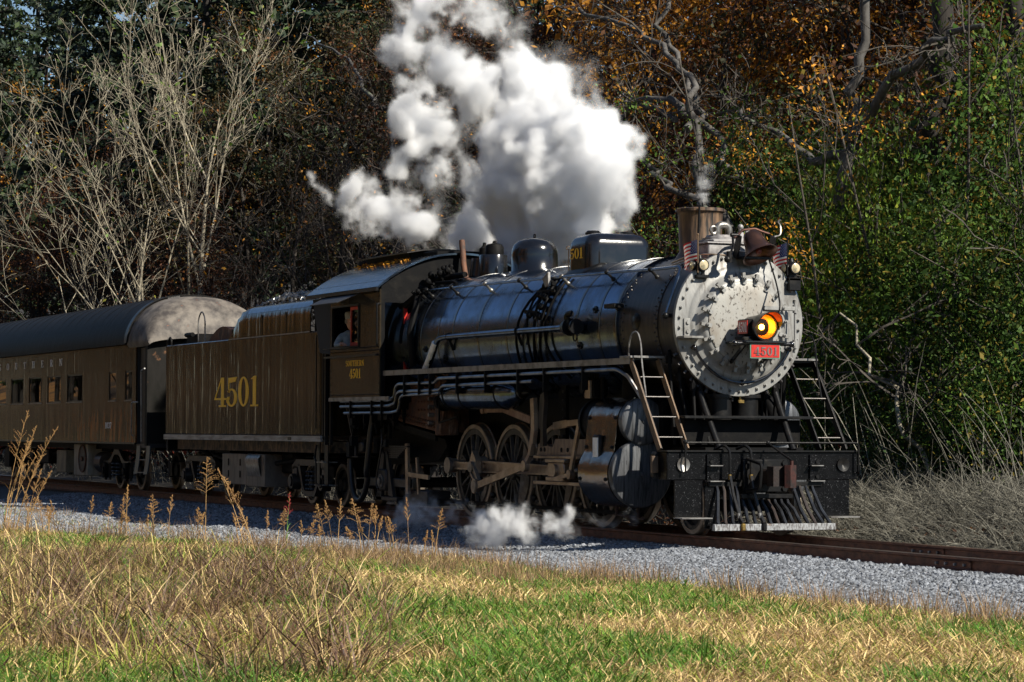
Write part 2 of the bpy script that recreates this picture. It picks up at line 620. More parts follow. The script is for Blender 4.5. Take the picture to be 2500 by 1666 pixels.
boiler = part(MB().lathe([(x, rj(x)) for x in [-7.5 + 0.2 * i for i in range(44)] if x < 1.12] + [(1.12, 1.085), (1.12, 1.0)], (0, 0, ZB), 'X', 72), 'boiler', JACKET, smooth=60)
for xb in (-6.55, -5.75, -5.1, -4.0, -2.85, -1.72, -0.25, 0.52, 1.07):
    part(MB().lathe([(xb - .035, rj(xb) - .004), (xb - .03, rj(xb) + .008), (xb + .03, rj(xb) + .008), (xb + .035, rj(xb) - .004)], (0, 0, ZB), 'X', 72), 'boiler_band', GLOSS, boiler, smooth=60)
for xb, dg in ((-5.45, 195), (-6.3, 187), (-.15, 193), (.35, 165)):
    r = rj(xb)
    c = V(polar(r, dg, xb))
    n = V((0, cos(radians(dg)), sin(radians(dg))))
    part(MB().cyl(c - n * .02, c + n * .02, .065, .055, 14).cyl(c + n * .02, c + n * .05, .025, .02, 6), 'washout_plug', BLACK, boiler)

smoke = part(MB().lathe([(1.10, 1.0), (1.10, 1.05), (2.30, 1.05), (2.30, 1.062), (2.42, 1.062), (2.42, 1.05), (2.955, 1.05), (2.955, .9)], (0, 0, ZB), 'X', 72), 'smokebox', GRAPH, smooth=50)
rv = MB()
for xr in (1.19, 1.27, 2.33, 2.39):
    for k in range(52):
        a = 360 * k / 52 + (3.4 if xr in (1.27, 2.39) else 0)
        if not 225 < a % 360 < 315:
            c = V(polar(1.05 + (.012 if xr > 2 else 0), a, xr))
            n = (c - V((xr, 0, ZB))).normalized()
            rv.cyl(c - n * .004, c + n * .016, .017, .010, 6)
part(rv, 'rivet_row', GRAPH, smoke)
part(MB().lathe([(-.02, .001), (-.02, .10), (.0, .13), (.02, .10), (.02, .001)], (0, 0, 0), 'Y', 20).moved((1.72, -1.05, ZB + .05)), 'inspection_cover', BLACK, smoke)
part(MB().cbox(1.0, 1.34, -1.24, -1.06, ZB + .27, ZB + .34, .01), 'smokebox_step', BLACK, smoke)

# smokebox front: flat bolted ring, rolled rim, dished ring and round door
front = part(MB().lathe([(XF - .06, 1.06), (XF - .03, 1.065), (XF, 1.055), (XF + .004, 1.03), (XF + .004, .86), (XF + .02, .84), (XF + .045, .80), (XF + .05, .77), (XF + .06, .745), (XF + .10, .70), (XF + .145, .665), (XF + .165, .64), (XF + .17, .60), (XF + .10, .585)], (0, 0, ZB), 'X', 80), 'smokebox_front', SILVER, smooth=60)
door = part(MB().lathe([(XF + .14, .602), (XF + .186, .600), (XF + .192, .585), (XF + .20, .45), (XF + .21, .25), (XF + .214, .001)], (0, 0, ZB), 'X', 64), 'smokebox_door', DOORM, smooth=50)
bolt_me = MB().cyl((0, 0, 0), (.022, 0, 0), .026, .026, 6).cyl((.022, 0, 0), (.045, 0, 0), .014, .012, 8).mesh('bolt', SILVER)
for k in range(42):
    a = 360 * (k + .5) / 42
    c = polar(.985, a, XF + .002)
    inst('bolt', bolt_me, c, (radians(random.uniform(0, 60)), 0, 0), parent=front)
dog_me = MB().prism([(-.09, -.022), (.075, -.03), (.085, 0), (.075, .03), (-.09, .022)], 0.03, .062, 'YZ').cyl((.06, 0, 0), (.10, 0, 0), .027, .027, 6).cyl((.10, 0, 0), (.125, 0, 0), .015, .012, 8).prism([(-.09, -.022), (-.06, -.022), (-.06, .022), (-.09, .022)], 0.0, .03, 'YZ').mesh('clamp_dog', SILVER)
for k in range(20):
    a = 360 * k / 20 + 3
    inst('door_clamp', dog_me, polar(.645, a, XF + .155), (radians(a + 180 + random.uniform(-13, 13)), 0, 0), parent=front)
# hinges on the far side of the door
for zz in (.225, -.29):
    h = MB().cbox(XF + .2, XF + .235, .28, .80, ZB + zz - .032, ZB + zz + .032, .01).cyl((XF + .19, .82, ZB + zz - .06), (XF + .19, .82, ZB + zz + .06), .04, n=12)
    part(h, 'door_hinge', SILVER, front)
part(MB().cyl((XF + .19, .82, ZB - .42), (XF + .19, .82, ZB + .36), .02, n=10), 'hinge_pin', SILVER, front)
# little step on the near side of the front
part(MB().cbox(XF + .005, XF + .22, -1.02, -.70, ZB - .235, ZB - .20, .006).cbox(XF + .006, XF + .03, -.92, -.80, ZB - .2, ZB + .06, .006).cyl((XF + .03, -.86, ZB + .0), (XF + .05, -.86, ZB + .0), .03, n=6).cyl((XF + .03, -.86, ZB - .13), (XF + .05, -.86, ZB - .13), .03, n=6), 'front_step', SILVER, front)
# curved grab rail low on the face
gr = [V(polar(.86, a, XF + .09)) for a in range(205, 336, 5)]
g = MB().path([V(polar(.86, 205, XF))] + gr + [V(polar(.86, 335, XF))], .023, 8)
for a in (205, 270, 335):
    g.ball(polar(.86, a, XF + .08), .045, 10, 8)
part(g, 'face_grab_rail', GLOSS, front)

# ---------------------------------------------------------------- headlight, number boards and plate
HX, HZ = 3.74, 2.985
hl = part(MB().lathe([(HX - .46, .001), (HX - .46, .13), (HX - .42, .16), (HX - .05, .185), (HX - .03, .20), (HX + .02, .20), (HX + .02, .178), (HX - .01, .172)], (0, 0, HZ), 'X', 32), 'headlight', BLACK)
vis = MB()
ring0, ring1 = [], []
for i in range(25):
    a = radians(-12 + 204 * i / 24)
    ext = .03 + .19 * max(0, sin(a)) ** .5 if sin(a) > 0 else .03
    ring0.append((HX + .015, .203 * cos(a), HZ + .203 * sin(a)))
    ring1.append((HX + .015 + ext, .212 * cos(a), HZ + .212 * sin(a)))
ring0b = [(x, y * .975, HZ + (z - HZ) * .975) for x, y, z in ring0]
ring1b = [(x, y * .975, HZ + (z - HZ) * .975) for x, y, z in ring1]
n25 = 25
vs = ring0 + ring1 + ring1b + ring0b
fs = []
for q in range(4):
    for i in range(24):
        a, b = q * n25 + i, ((q + 1) % 4) * n25 + i
        fs.append((a, a + 1, b + 1, b))
part(vis.add(vs, fs), 'headlight_visor', BLACK, hl)
nv = 25
lin = [(x, y * .972, HZ + (z - HZ) * .972) for x, y, z in ring0b[4:21]] + [(x - .004, y * .972, HZ + (z - HZ) * .972) for x, y, z in ring1b[4:21]]
part(MB().add(lin, [(i, i + 1, 17 + i + 1, 17 + i) for i in range(16)]), 'visor_lining', mat('visor_red', (.55, .03, .015), .5), hl, smooth=60)
refl = mat('amber_reflector', (1.0, .36, .012), .3, .35, (.95, .48, .03), 9)
part(MB().lathe([(HX - .22, .001), (HX - .215, .045), (HX - .18, .09), (HX - .11, .135), (HX - .01, .172)], (0, 0, HZ), 'X', 32), 'reflector', refl, hl, smooth=80)
part(MB().ball((HX - .11, 0, HZ), .04, 12, 8), 'lamp_bulb', emit('lamp_glow', (1.0, .6, .16), 30.0), hl)
lens = MB().lathe([(HX + .006, .001), (HX + .002, .172)], (0, 0, HZ), 'X', 32)
part(lens, 'lens', glass('amber_lens', (1.0, .72, .22), .0, 1.45), hl)
nb = MB().cbox(HX - .42, HX - .12, -.215, .215, HZ - .11, HZ + .115, .012)
nbo = part(nb, 'number_board_box', BLACK, hl)
for sg in (-1, 1):
    pl = part(MB().bb(HX - .41, HX - .13, sg * .219 - .005, sg * .219 + .005, HZ - .095, HZ + .095), 'number_board', RED, hl)
    lettering('number_board_digits', '4501', WHITE, hl, (lambda s, t, sg=sg: ((HX - .27 - sg * s, sg * .224, HZ - .07 + t), (0, sg, 0))), .14, .06, .74)
brk = MB().cbox(XF + .19, HX + .04, -.34, .34, HZ - .235, HZ - .20, .01).cbox(XF + .22, HX - .12, -.20, .20, HZ - .205, HZ - .13, .01)
brk.beam((XF + .2, -.25, HZ - .5), (HX - .1, -.25, HZ - .22), .03, .05).beam((XF + .2, .25, HZ - .5), (HX - .1, .25, HZ - .22), .03, .05)
brk.cyl((HX - .06, -.46, HZ - .24), (HX - .06, .46, HZ - .24), .03, n=10).ball((HX - .06, -.46, HZ - .24), .045).ball((HX - .06, .46, HZ - .24), .045)
part(brk, 'headlight_bracket', GLOSS)
NP = part(MB().cbox(HX - .02, HX + .0, -.245, .245, HZ - .455, HZ - .245, .004), 'number_plate', GREENB)
part(MB().bb(HX - .004, HX + .006, -.228, .228, HZ - .438, HZ - .262), 'plate_field', RED, NP)
lettering('plate_digits', '4501', CHROME, NP, lambda s, t: ((HX + .006, s, HZ - .41 + t), (1, 0, 0)), .12, .16, 1.25, thick=.008)
part(MB().path(fillet([(XF + .05, .46, ZB + .95), (XF + .35, .43, ZB + .55), (HX - .15, .33, HZ + .3), (HX - .2, .30, HZ + .1)], .2), .013, 6), 'lamp_conduit', BLACK)

# ---------------------------------------------------------------- stack, heater, bell, lamps
stack = part(MB().lathe([(ZB + .95, .44), (ZB + 1.02, .37), (ZB + 1.12, .315), (ZB + 1.66, .335), (ZB + 1.70, .345), (ZB + 1.715, .375), (ZB + 1.755, .375), (ZB + 1.765, .35), (ZB + 1.765, .29), (ZB + 1.3, .27)], (1.75, 0, 0), 'Z', 40), 'smokestack', STACKM, smooth=50)
part(MB().path([(2.08, -.22, ZB + 1.0), (2.1, -.2, ZB + 1.76)], .017, 6), 'stack_pipe', BLACK)
fwh = part(MB().cbox(2.30, 2.84, -.44, .44, ZB + .90, ZB + 1.165, .015), 'feedwater_heater', mat('heater_grey', (.34, .33, .33), .5, .2, (.16, .15, .15), 5, bump=.004), smooth=30)
HG = fwh.data.materials[0]
part(MB().cbox(2.27, 2.87, -.47, .47, ZB + 1.166, ZB + 1.19, .006), 'heater_lid', HG, fwh)
part(MB().cbox(2.2, 2.845, -.36, .30, ZB + 1.19, ZB + 1.235, .01).lathe([(ZB + 1.23, .26), (ZB + 1.27, .26), (ZB + 1.275, .22), (ZB + 1.31, .2), (ZB + 1.315, .001)], (2.52, -.08, 0), 'Z', 24), 'heater_cover', HG, fwh)
part(MB().path(fillet([(2.5, -.12, ZB + 1.27), (2.5, -.12, ZB + 1.47), (2.5, .08, ZB + 1.47), (2.5, .08, ZB + 1.27)], .1, 6), .055, 12), 'elbow_pipe', CHROME, fwh, smooth=60)
part(MB().torus((2.62, -.24, ZB + 1.38), .05, .022, 'X', 20, 8).cyl((2.62, -.24, ZB + 1.22), (2.62, -.24, ZB + 1.33), .025, n=8), 'lifting_eye', CHROME, fwh)
part(MB().cyl((2.6, .22, ZB + 1.23), (2.6, .22, ZB + 1.36), .06, .05, 12).cyl((2.6, .22, ZB + 1.36), (2.6, .22, ZB + 1.42), .03, n=8).ball((2.6, .22, ZB + 1.44), .045).cyl((2.6, .33, ZB + 1.23), (2.6, .33, ZB + 1.4), .035, n=8), 'relief_valve', HG, fwh)
part(MB().path(fillet([(1.9, -.55, ZB + .93), (2.5, -.53, ZB + 1.02), (2.95, -.42, ZB + 1.0), (3.0, -.1, ZB + .98)], .1), .014, 6).path(fillet([(2.0, -.60, ZB + .89), (2.6, -.58, ZB + .96), (2.97, -.50, ZB + .92)], .1), .012, 6), 'bell_cord_pipes', STEEL)

# bell on its bracket over the face, swung forward
BC = V((3.17, .09, ZB + 1.27))
bell_root = part(MB().cbox(2.90, 3.22, -.07, .41, ZB + .93, ZB + .97, .008).beam((3.05, -.11, ZB + .95), (BC.x, -.115, BC.z), .035, .12, (1, 0, 0)).beam((3.05, .45, ZB + .95), (BC.x, .455, BC.z), .035, .12, (1, 0, 0)), 'bell_bracket', BLACK)
R = (Matrix.Rotation(radians(-30), 3, 'Y') @ Matrix.Rotation(radians(9), 3, 'X')) * 1.14


def bpt(mb):
    mb.v = [tuple(BC + R @ V(p)) for p in mb.v]
    return mb


part(bpt(MB().lathe([(.05, .001), (.05, .06), (.03, .10), (-.03, .125), (-.12, .14), (-.20, .165), (-.26, .205), (-.295, .235), (-.30, .237), (-.295, .222), (-.25, .19), (-.15, .14), (-.02, .11), (.02, .02)], (0, 0, 0), 'Z', 32)), 'bell', BELLM, bell_root, smooth=60)
part(bpt(MB().ball((0, 0, -.235), .042, 12, 8).cyl((0, 0, -.22), (0, 0, 0), .014, n=6)), 'clapper', mat('clapper_red', (.2, .04, .03), .4), bell_root)
part(bpt(MB().path(fillet([(0, -.27, 0), (0, -.17, .05), (0, -.1, .10), (0, .1, .10), (0, .17, .05), (0, .27, 0)], .06), .018, 8)), 'bell_yoke', BELLM, bell_root)
part(MB().path(fillet([(BC.x, .47, BC.z), (BC.x + .02, .56, BC.z + .02), (BC.x - .02, .58, BC.z + .17), (BC.x - .02, .53, BC.z + .22), (BC.x - .02, .58, BC.z + .25)], .05), .015, 6), 'bell_crank', CHROME, bell_root)
part(MB().cyl((BC.x, -.14, BC.z), (BC.x, -.25, BC.z), .03, n=10).path([(BC.x, -.22, BC.z), (BC.x + .05, -.24, BC.z - .16), (BC.x + .04, -.3, BC.z - .33)], .02, 6).cyl((BC.x + .04, -.3, BC.z - .40), (BC.x + .04, -.3, BC.z - .24), .05, .04, 10).ball((BC.x + .06, -.34, BC.z - .36), .05), 'bell_ringer', BLACK, bell_root)

LENSC = glass('clear_lens', (.95, .92, .8), .05, 1.9)
for sg, yy in ((-1, -.64), (1, .88)):
    c = V((3.03, yy, ZB + .83))
    lamp = part(MB().cyl(c + V((-.09, 0, -.09)), c + V((-.09, 0, .1)), .085, .075, 16).cyl(c + V((-.09, 0, .1)), c + V((-.09, 0, .15)), .05, .03, 12).cyl(c + V((-.09, 0, 0)), c + V((.05, 0, 0)), .085, .085, 16).cyl(c + V((-.09, 0, 0)), c + V((-.09, -.13 if sg < 0 else -.13, 0)), .075, .075, 16).box(c + V((-.09, 0, -.14)), (.1, .12, .1)), 'marker_lamp', BLACK)
    for k, (p, d) in enumerate(((c + V((.05, 0, 0)), V((1, 0, 0))), (c + V((-.09, -.13, 0)), V((0, -1, 0))))):
        mb = MB()
        u = d.orthogonal().normalized()
        w = d.cross(u)
        for q, (rr, hh) in enumerate(((.07, .004), (.056, .012), (.042, .02), (.028, .028), (.014, .034))):
            mb.cyl(p, p + d * hh, rr, rr * .9, 20)
        part(mb, 'lamp_lens', mat('fresnel_lens', (.62, .52, .33), .15, .3, spec=1.0), lamp)
    part(MB().beam((XF - .1, yy + (.04 if sg > 0 else .0), ZB + .60), (3.0, yy, ZB + .69), .12, .05).cbox(2.9, 3.06, yy - .1, yy + .1, ZB + .645, ZB + .69, .005), 'lamp_bracket', BLACK, lamp)
part(MB().cbox(2.97, 3.06, .78, .98, ZB + .50, ZB + .69, .01), 'classification_box', BLACK)

# ---------------------------------------------------------------- domes, valves, whistle
sdome = part(MB().lathe([(ZB + 1.06, .52), (ZB + 1.10, .46), (ZB + 1.15, .40), (ZB + 1.42, .40), (ZB + 1.50, .395), (ZB + 1.58, .37), (ZB + 1.65, .31), (ZB + 1.70, .21), (ZB + 1.72, .1), (ZB + 1.725, .001)], (-4.28, 0, 0), 'Z', 44), 'steam_dome', GLOSS, smooth=60)
part(MB().torus((-4.28, 0, ZB + 1.755), .035, .012, 'Y', 16, 6), 'lifting_ring', BLACK, sdome)


def dome_outline(n=10):
    """plan of the sand dome: rounded rectangle, returned as a list from the rear near corner on"""
    x0, x1, hy, r = -1.78, -.90, .57, .2
    out = []
    for cx, cy, a0 in ((x0 + r, -hy + r, 180), (x1 - r, -hy + r, 270), (x1 - r, hy - r, 0), (x0 + r, hy - r, 90)):
        out += arc(cx, cy, r, a0, a0 + 90, n)
    return out


DO = dome_outline()
dm = []
for z, k in ((ZB + .86, 0), (ZB + 1.36, 0), (ZB + 1.44, .012), (ZB + 1.50, .04), (ZB + 1.55, .09), (ZB + 1.575, .15), (ZB + 1.585, .24)):
    cx = -1.34
    dm.append([(cx + (x - cx) * (1 - k / .44), y * (1 - k / .57), z) for x, y in DO])
sand = part(MB().rings(dm), 'sand_dome', GLOSS, smooth=60)
part(MB().rings([[(-1.34 + (x + 1.34) * s_, y * s_, ZB + sqrt(max(.01, 1.132 ** 2 - (y * s_) ** 2)) + dz) for x, y in DO] for s_, dz in ((1.0, .03), (1.05, .02), (1.12, .005), (1.13, -.03))], caps=False), 'dome_flange', BLACK, sand)
for yy in (-.3, .3):
    part(MB().lathe([(ZB + 1.58, .13), (ZB + 1.605, .13), (ZB + 1.615, .11), (ZB + 1.635, .1), (ZB + 1.64, .001)], (-1.34, yy, 0), 'Z', 20), 'filler_cap', BLACK, sand)
part(MB().path([(-1.83, -.5, ZB + .9), (-1.83, -.5, ZB + 1.36), (-1.92, -.5, ZB + 1.37), (-1.92, -.5, ZB + 1.41), (-1.82, -.5, ZB + 1.41)], .012, 6), 'dome_grab_iron', STEEL, sand)
per = [0.0]
D2 = DO[len(DO) // 4 * 0:]
for (a, b), (c, d) in zip(D2, D2[1:]):
    per.append(per[-1] + sqrt((c - a) ** 2 + (d - b) ** 2))


def dome_map(s, t, s0):
    q = min(max(s + s0, 0), per[-1] - 1e-4)
    i = max(k for k in range(len(per)) if per[k] <= q)
    i = min(i, len(D2) - 2)
    f = (q - per[i]) / max(1e-6, per[i + 1] - per[i])
    x = D2[i][0] + (D2[i + 1][0] - D2[i][0]) * f
    y = D2[i][1] + (D2[i + 1][1] - D2[i][1]) * f
    dx, dy = D2[i + 1][0] - D2[i][0], D2[i + 1][1] - D2[i][1]
    n = V((dy, -dx, 0)).normalized()
    return (x, y, ZB + 1.18 + t), n


lettering('dome_digits', '4501', YELLOW, sand, lambda s, t: dome_map(s, t, .40), .17, .10, 1.7)
lettering('dome_digits', '4501', YELLOW, sand, lambda s, t: dome_map(s, t, 2.44), .17, .10, 1.7)

turret = part(MB().lathe([(ZB + 1.1, .30), (ZB + 1.15, .25), (ZB + 1.52, .25), (ZB + 1.535, .24), (ZB + 1.54, .001)], (-6.05, 0, 0), 'Z', 28).lathe([(ZB + 1.1, .27), (ZB + 1.45, .22), (ZB + 1.5, .21), (ZB + 1.51, .001)], (-6.5, 0, 0), 'Z', 28), 'safety_valve_base', GLOSS)
part(MB().lathe([(ZB + 1.52, .17), (ZB + 1.68, .16), (ZB + 1.72, .13), (ZB + 1.74, .04), (ZB + 1.78, .03), (ZB + 1.79, .001)], (-6.0, 0, 0), 'Z', 20), 'safety_valve', SOOT, turret)
part(MB().lathe([(ZB + 1.5, .10), (ZB + 1.68, .09), (ZB + 1.70, .06), (ZB + 1.73, .035), (ZB + 1.78, .03), (ZB + 1.785, .001)], (-6.45, 0, 0), 'Z', 20), 'safety_valve', SOOT, turret)
part(MB().path(fillet([(-7.15, -.05, ZB + 1.1), (-7.3, -.05, ZB + 1.45), (-7.32, -.05, ZB + 1.6), (-7.38, -.05, ZB + 1.88)], .2), .055, 10), 'whistle_pipe', RUST)
tv = MB()
random.seed(7)
for k in range(15):                                   # valve and pipe cluster on the firebox crown ahead of the cab
    x, dg = random.uniform(-7.35, -6.9), random.uniform(97, 142)
    c = V(polar(rj(x) + .02, dg, x))
    n = V((0, cos(radians(dg)), sin(radians(dg))))
    tv.cyl(c, c + n * random.uniform(.1, .28), .03, .03, 8)
    tv.ball(c + n * random.uniform(.1, .24), random.uniform(.045, .08), 8, 6)
    tv.cyl(c + n * .12, c + n * .12 + V((random.uniform(-.25, .25), 0, 0)), .022, n=6)
part(tv, 'turret_valves', SOOT)
part(MB().path(fillet([polar(1.3, 118, -7.2), polar(1.27, 110, -6.9), polar(1.27, 110, -6.3)], .08), .05, 8).path(fillet([polar(1.26, 122, -7.1), polar(1.25, 122, -6.3), polar(1.2, 122, -6.2)], .05), .03, 8).path(fillet([polar(1.32, 150, -7.4), polar(1.33, 140, -7.1), polar(1.3, 150, -6.9), polar(1.27, 172, -6.85), polar(1.27, 200, -6.85)], .1), .06, 8), 'steam_pipes', SOOT)

# ---------------------------------------------------------------- hand rails and pipes on the boiler side
def shell_pt(x, dg, off):
    r = (rj(x) if x < 1.12 else 1.05) + off
    return V((x, r * cos(radians(dg)), ZB + r * sin(radians(dg))))


for sg in (1, -1):
    def mir(p, sg=sg):
        return (p[0], p[1] * sg, p[2])
    dg = 180 - 43
    hp = [shell_pt(x, dg, .15) for x in (-6.9, -5.7, -4.0, -2.5, -.8, .8, 2.05, 2.72)]
    hp2 = [V((2.82, hp[-1].y, hp[-1].z - .02)), V((2.86, -1.02, ZB + .45)), V((2.82, -1.13, ZB + .1))]
    hr = part(MB().path([mir(p) for p in fillet(hp + hp2, .12, 5)], .024, 8), 'hand_rail', BLUEBLK)
    for x in (-6.75, -5.6, -4.15, -2.75, -1.15, .45, 1.85):
        a, b = shell_pt(x, dg, -.01), shell_pt(x, dg, .16)
        part(MB().cyl(mir(a), mir(a + (b - a) * .25), .045, .03, 10).cyl(mir(a + (b - a) * .2), mir(b), .022, .02, 8).ball(mir(b), .042, 10, 8), 'rail_stanchion', CHROME if x in (-4.15, -1.15) else BLACK, hr)
    part(MB().ball(mir(hp2[-1]), .05, 10, 8).cyl(mir(hp2[-1]), mir(V((2.82, -1.0, ZB + .1))), .03, n=8), 'rail_foot', BLACK, hr)
# long pipe along the boiler flank
part(MB().path(fillet([(-6.0, -1.28, 2.55), (-5.75, -1.30, 2.72), (-5.45, -1.30, 3.06), (-5.2, -1.27, 3.09), (-.3, -1.235, 3.09)], .14, 5), .05, 10), 'blower_pipe', BLUEBLK)
part(MB().path([(-6.0, -1.3, 2.55), (-5.72, -1.315, 2.78), (-5.52, -1.315, 3.0)], .062, 10), 'pipe_lagging', WHITE)
for x in (-5.05, -2.15):
    part(MB().torus((x, -1.25, 3.09), .055, .018, 'X', 16, 6).beam((x, -1.25, 3.04), (x, -1.17, 2.86), .02, .05), 'pipe_clamp', BLACK)
part(MB().lathe([(-.12, .001), (-.12, .1), (.0, .13), (.06, .14), (.06, .07), (.16, .07), (.16, .05), (.26, .05), (.26, .12), (.30, .12), (.30, .001)], (-.22, -1.25, 3.09), 'X', 20).torus((.02, -1.25, 2.94), .07, .012, 'Y', 18, 6).path(fillet([(-.2, -1.27, 3.12), (-.2, -1.3, 3.28), (-.1, -1.25, 3.3)], .06), .05, 8), 'check_valve', BLACK)
# sand pipes draped over the boiler
random.seed(3)
for x0, x1, w in ((-1.75, -2.1, .02), (-1.62, -1.9, .024), (-1.5, -1.45, .024), (-1.3, -.95, .022), (-1.85, -2.65, .022)):
    pts = []
    for i in range(12):
        t = i / 11
        dg = 130 + 90 * t
        x = x0 + (x1 - x0) * t ** 1.3 + (.12 * sin(t * 6 + x0 * 9))
        pts.append(shell_pt(x, dg, .035 + .03 * sin(pi * t)))
    part(MB().path(pts, w, 8), 'sand_pipe', SOOT)
st = MB()
for x, dg in ((-1.8, 141), (-1.62, 139), (-1.75, 150), (-1.55, 160), (-1.9, 166), (-1.5, 168), (-1.55, 152)):
    c = shell_pt(x, dg, .06)
    st.ball(c, .06, 8, 6).cyl(c, c + V((.14, -.02, 0)), .035, n=8)
st.beam(shell_pt(-1.95, 146, .05), shell_pt(-1.3, 146, .05), .05, .05).beam(shell_pt(-2.1, 163, .05), shell_pt(-1.6, 165, .05), .05, .06)
part(st, 'sander_valves', SOOT)
part(MB().prism([(-1.72, 3.92), (-1.5, 4.02), (-1.48, 3.80), (-1.6, 3.78)], -1.02, -.98, 'XZ'), 'sander_bracket', EDGE)

# ---------------------------------------------------------------- running boards, tank, pipes below
for sg in (-1, 1):
    y0, y1 = sorted((sg * 1.53, sg * 1.02))
    rb = part(MB().bb(-7.45, 2.5, y0, y1, 2.52, 2.545), 'running_board', BLACK)
    part(MB().bb(-7.45, 2.5, sg * 1.535 - .006, sg * 1.535 + .006, 2.46, 2.55), 'board_edge', EDGE if sg < 0 else BLACK, rb)
    part(MB().cbox(2.2, 2.56, min(sg * 1.56, sg * 1.0), max(sg * 1.56, sg * 1.0), 2.546, 2.58, .004), 'end_tread', EDGE, rb)
    for x in (-6.6, -5.2, -3.4, -1.6, .2, 1.7):
        part(MB().beam((x, sg * 1.48, 2.48), (x, sg * .85, 2.2), .03, .05).bb(x - .03, x + .03, min(sg * 1.5, sg * .9), max(sg * 1.5, sg * .9), 2.46, 2.518), 'board_bracket', SOOT, rb)
PIPEM = mat('grey_blue_pipe', (.16, .17, .19), .28, .8, (.09, .08, .075), 5)
for k, (zf, zr, xe) in enumerate(((2.37, 2.02, 2.35), (2.24, 1.92, -.9))):
    pts = [(-9.6, -1.55, zr - .0), (-7.1, -1.55, zr), (-6.85 + .05 * k, -1.55, zr + .05), (-6.8 + .05 * k, -1.55, zf - .12), (-6.65 + .06 * k, -1.55, zf - .07), (-4.95 + .2 * k, -1.55, zf - .07), (-4.8 + .2 * k, -1.55, zf + .0), (xe - (.25 if k == 0 else 0), -1.55, zf + .02)]
    if k == 0:
        pts += [(xe, -1.5, zf - .08), (xe + .15, -1.35, zf - .4)]
    part(MB().path(fillet(pts, .09, 4), .03, 8), 'train_pipe', PIPEM)
part(MB().path(fillet([(-9.4, -1.55, 1.8), (-7.0, -1.55, 1.8), (-6.65, -1.55, 1.83), (-6.58, -1.55, 2.05), (-6.45, -1.55, 2.1), (-4.75, -1.55, 2.12)], .09, 4), .027, 8), 'train_pipe', PIPEM)
pc = MB()
for x in (-9.0, -7.9, -7.4, -6.3, -5.6, -5.1, -3.9, -2.7, -1.4, -.4, 1.0):
    pc.bb(x - .018, x + .018, -1.6, -1.5, 1.75 if x < -7 else 2.1, 2.1 if x < -7 else 2.45)
part(pc, 'pipe_hangers', SOOT)
tank = part(MB().lathe([(-5.02, .001), (-5.02, .10), (-4.97, .21), (-4.88, .255), (-4.8, .26), (-2.42, .26), (-2.33, .24), (-2.14, .15), (-2.1, .10), (-2.1, .001)], (0, -1.24, 2.10), 'X', 36), 'air_reservoir', BLUEBLK, smooth=50)
for x in (-4.75, -4.05, -2.55):
    part(MB().torus((x, -1.24, 2.10), .265, .012, 'X', 36, 6).beam((x, -1.24, 2.36), (x, -1.2, 2.5), .03, .05), 'tank_strap', BLACK, tank)
part(MB().lathe([(-2.1, .06), (-2.0, .06), (-2.0, .10), (-1.93, .10), (-1.93, .05), (-1.75, .03), (-1.72, .001)], (0, -1.24, 2.10), 'X', 16), 'drain_valve', BLACK, tank)

# ---------------------------------------------------------------- firebox
fb = MB()
fb.add([(-9.3, -.98, 2.9), (-6.1, -1.0, 2.9), (-6.1, -.98, 1.45), (-9.3, -.98, 1.78), (-9.3, .98, 2.9), (-6.1, 1.0, 2.9), (-6.1, .98, 1.45), (-9.3, .98, 1.78)],
       [(0, 3, 2, 1), (4, 5, 6, 7), (0, 1, 5, 4), (3, 7, 6, 2), (1, 2, 6, 5), (0, 4, 7, 3)])
fbo = part(fb, 'firebox', RUST, smooth=0)
sb = MB()
for i in range(26):
    for j in range(2):
        x = -9.1 + i * .115
        z = 1.78 - (x + 9.3) * .1031 + .07 + j * .07
        sb.cyl((x + .05 * j, -.98, z), (x + .05 * j, -1.02, z), .022, .02, 6)
for i in range(7):
    for j in range(6):
        sb.cyl((-7.1 + i * .15, -.98, 1.85 + j * .15), (-7.1 + i * .15, -1.005, 1.85 + j * .15), .02, .018, 6)
part(sb, 'staybolt', RUST, fbo)
for k in range(4):
    part(MB().cyl((-6.38, -.985, 1.62 + .14 * k), (-6.38, -1.09, 1.62 + .14 * k), .04, .035, 10), 'washout_plug', EDGE, fbo)
for sg in (-1, 1):
    part(MB().beam((-9.35, sg * 1.0, 1.72), (-6.2, sg * 1.0, 1.36), .06, .12), 'mud_ring', SOOT, fbo)
ash = MB().prism([(-9.2, 1.66), (-6.3, 1.33), (-6.2, 1.2), (-6.6, .95), (-8.9, .85), (-9.2, 1.0)], -.8, .8, 'XZ')
part(ash, 'ash_pan', SOOT)
part(MB().cbox(-6.15, -5.9, -1.06, -.7, 1.4, 2.5, .02).prism([(-6.2, 2.5), (-5.6, 2.5), (-5.95, 1.4), (-6.15, 1.4)], -1.03, -1.0, 'XZ'), 'firebox_throat', RUST)
part(MB().cyl((-5.85, -1.08, 1.98), (-5.45, -1.08, 1.98), .13, n=16).cyl((-5.7, -1.08, 1.98), (-5.65, -1.08, 1.98), .16, n=16).cyl((-5.45, -1.08, 1.98), (-5.3, -1.08, 1.98), .08, n=12).beam((-5.6, -1.2, 2.2), (-5.6, -1.2, 1.62), .03, .03).beam((-5.6, -1.2, 1.62), (-4.9, -1.15, 1.72), .03, .03), 'power_reverse', SOOT)

# ---------------------------------------------------------------- cab
cab = part(MB().bb(-10.05, -7.47, -1.2, 1.2, 2.0, 2.08), 'cab_floor', SOOT)
CAB = cab


def roofz(y):
    return 4.03 + .645 * (1 - (abs(y) / 1.66) ** 2.15)


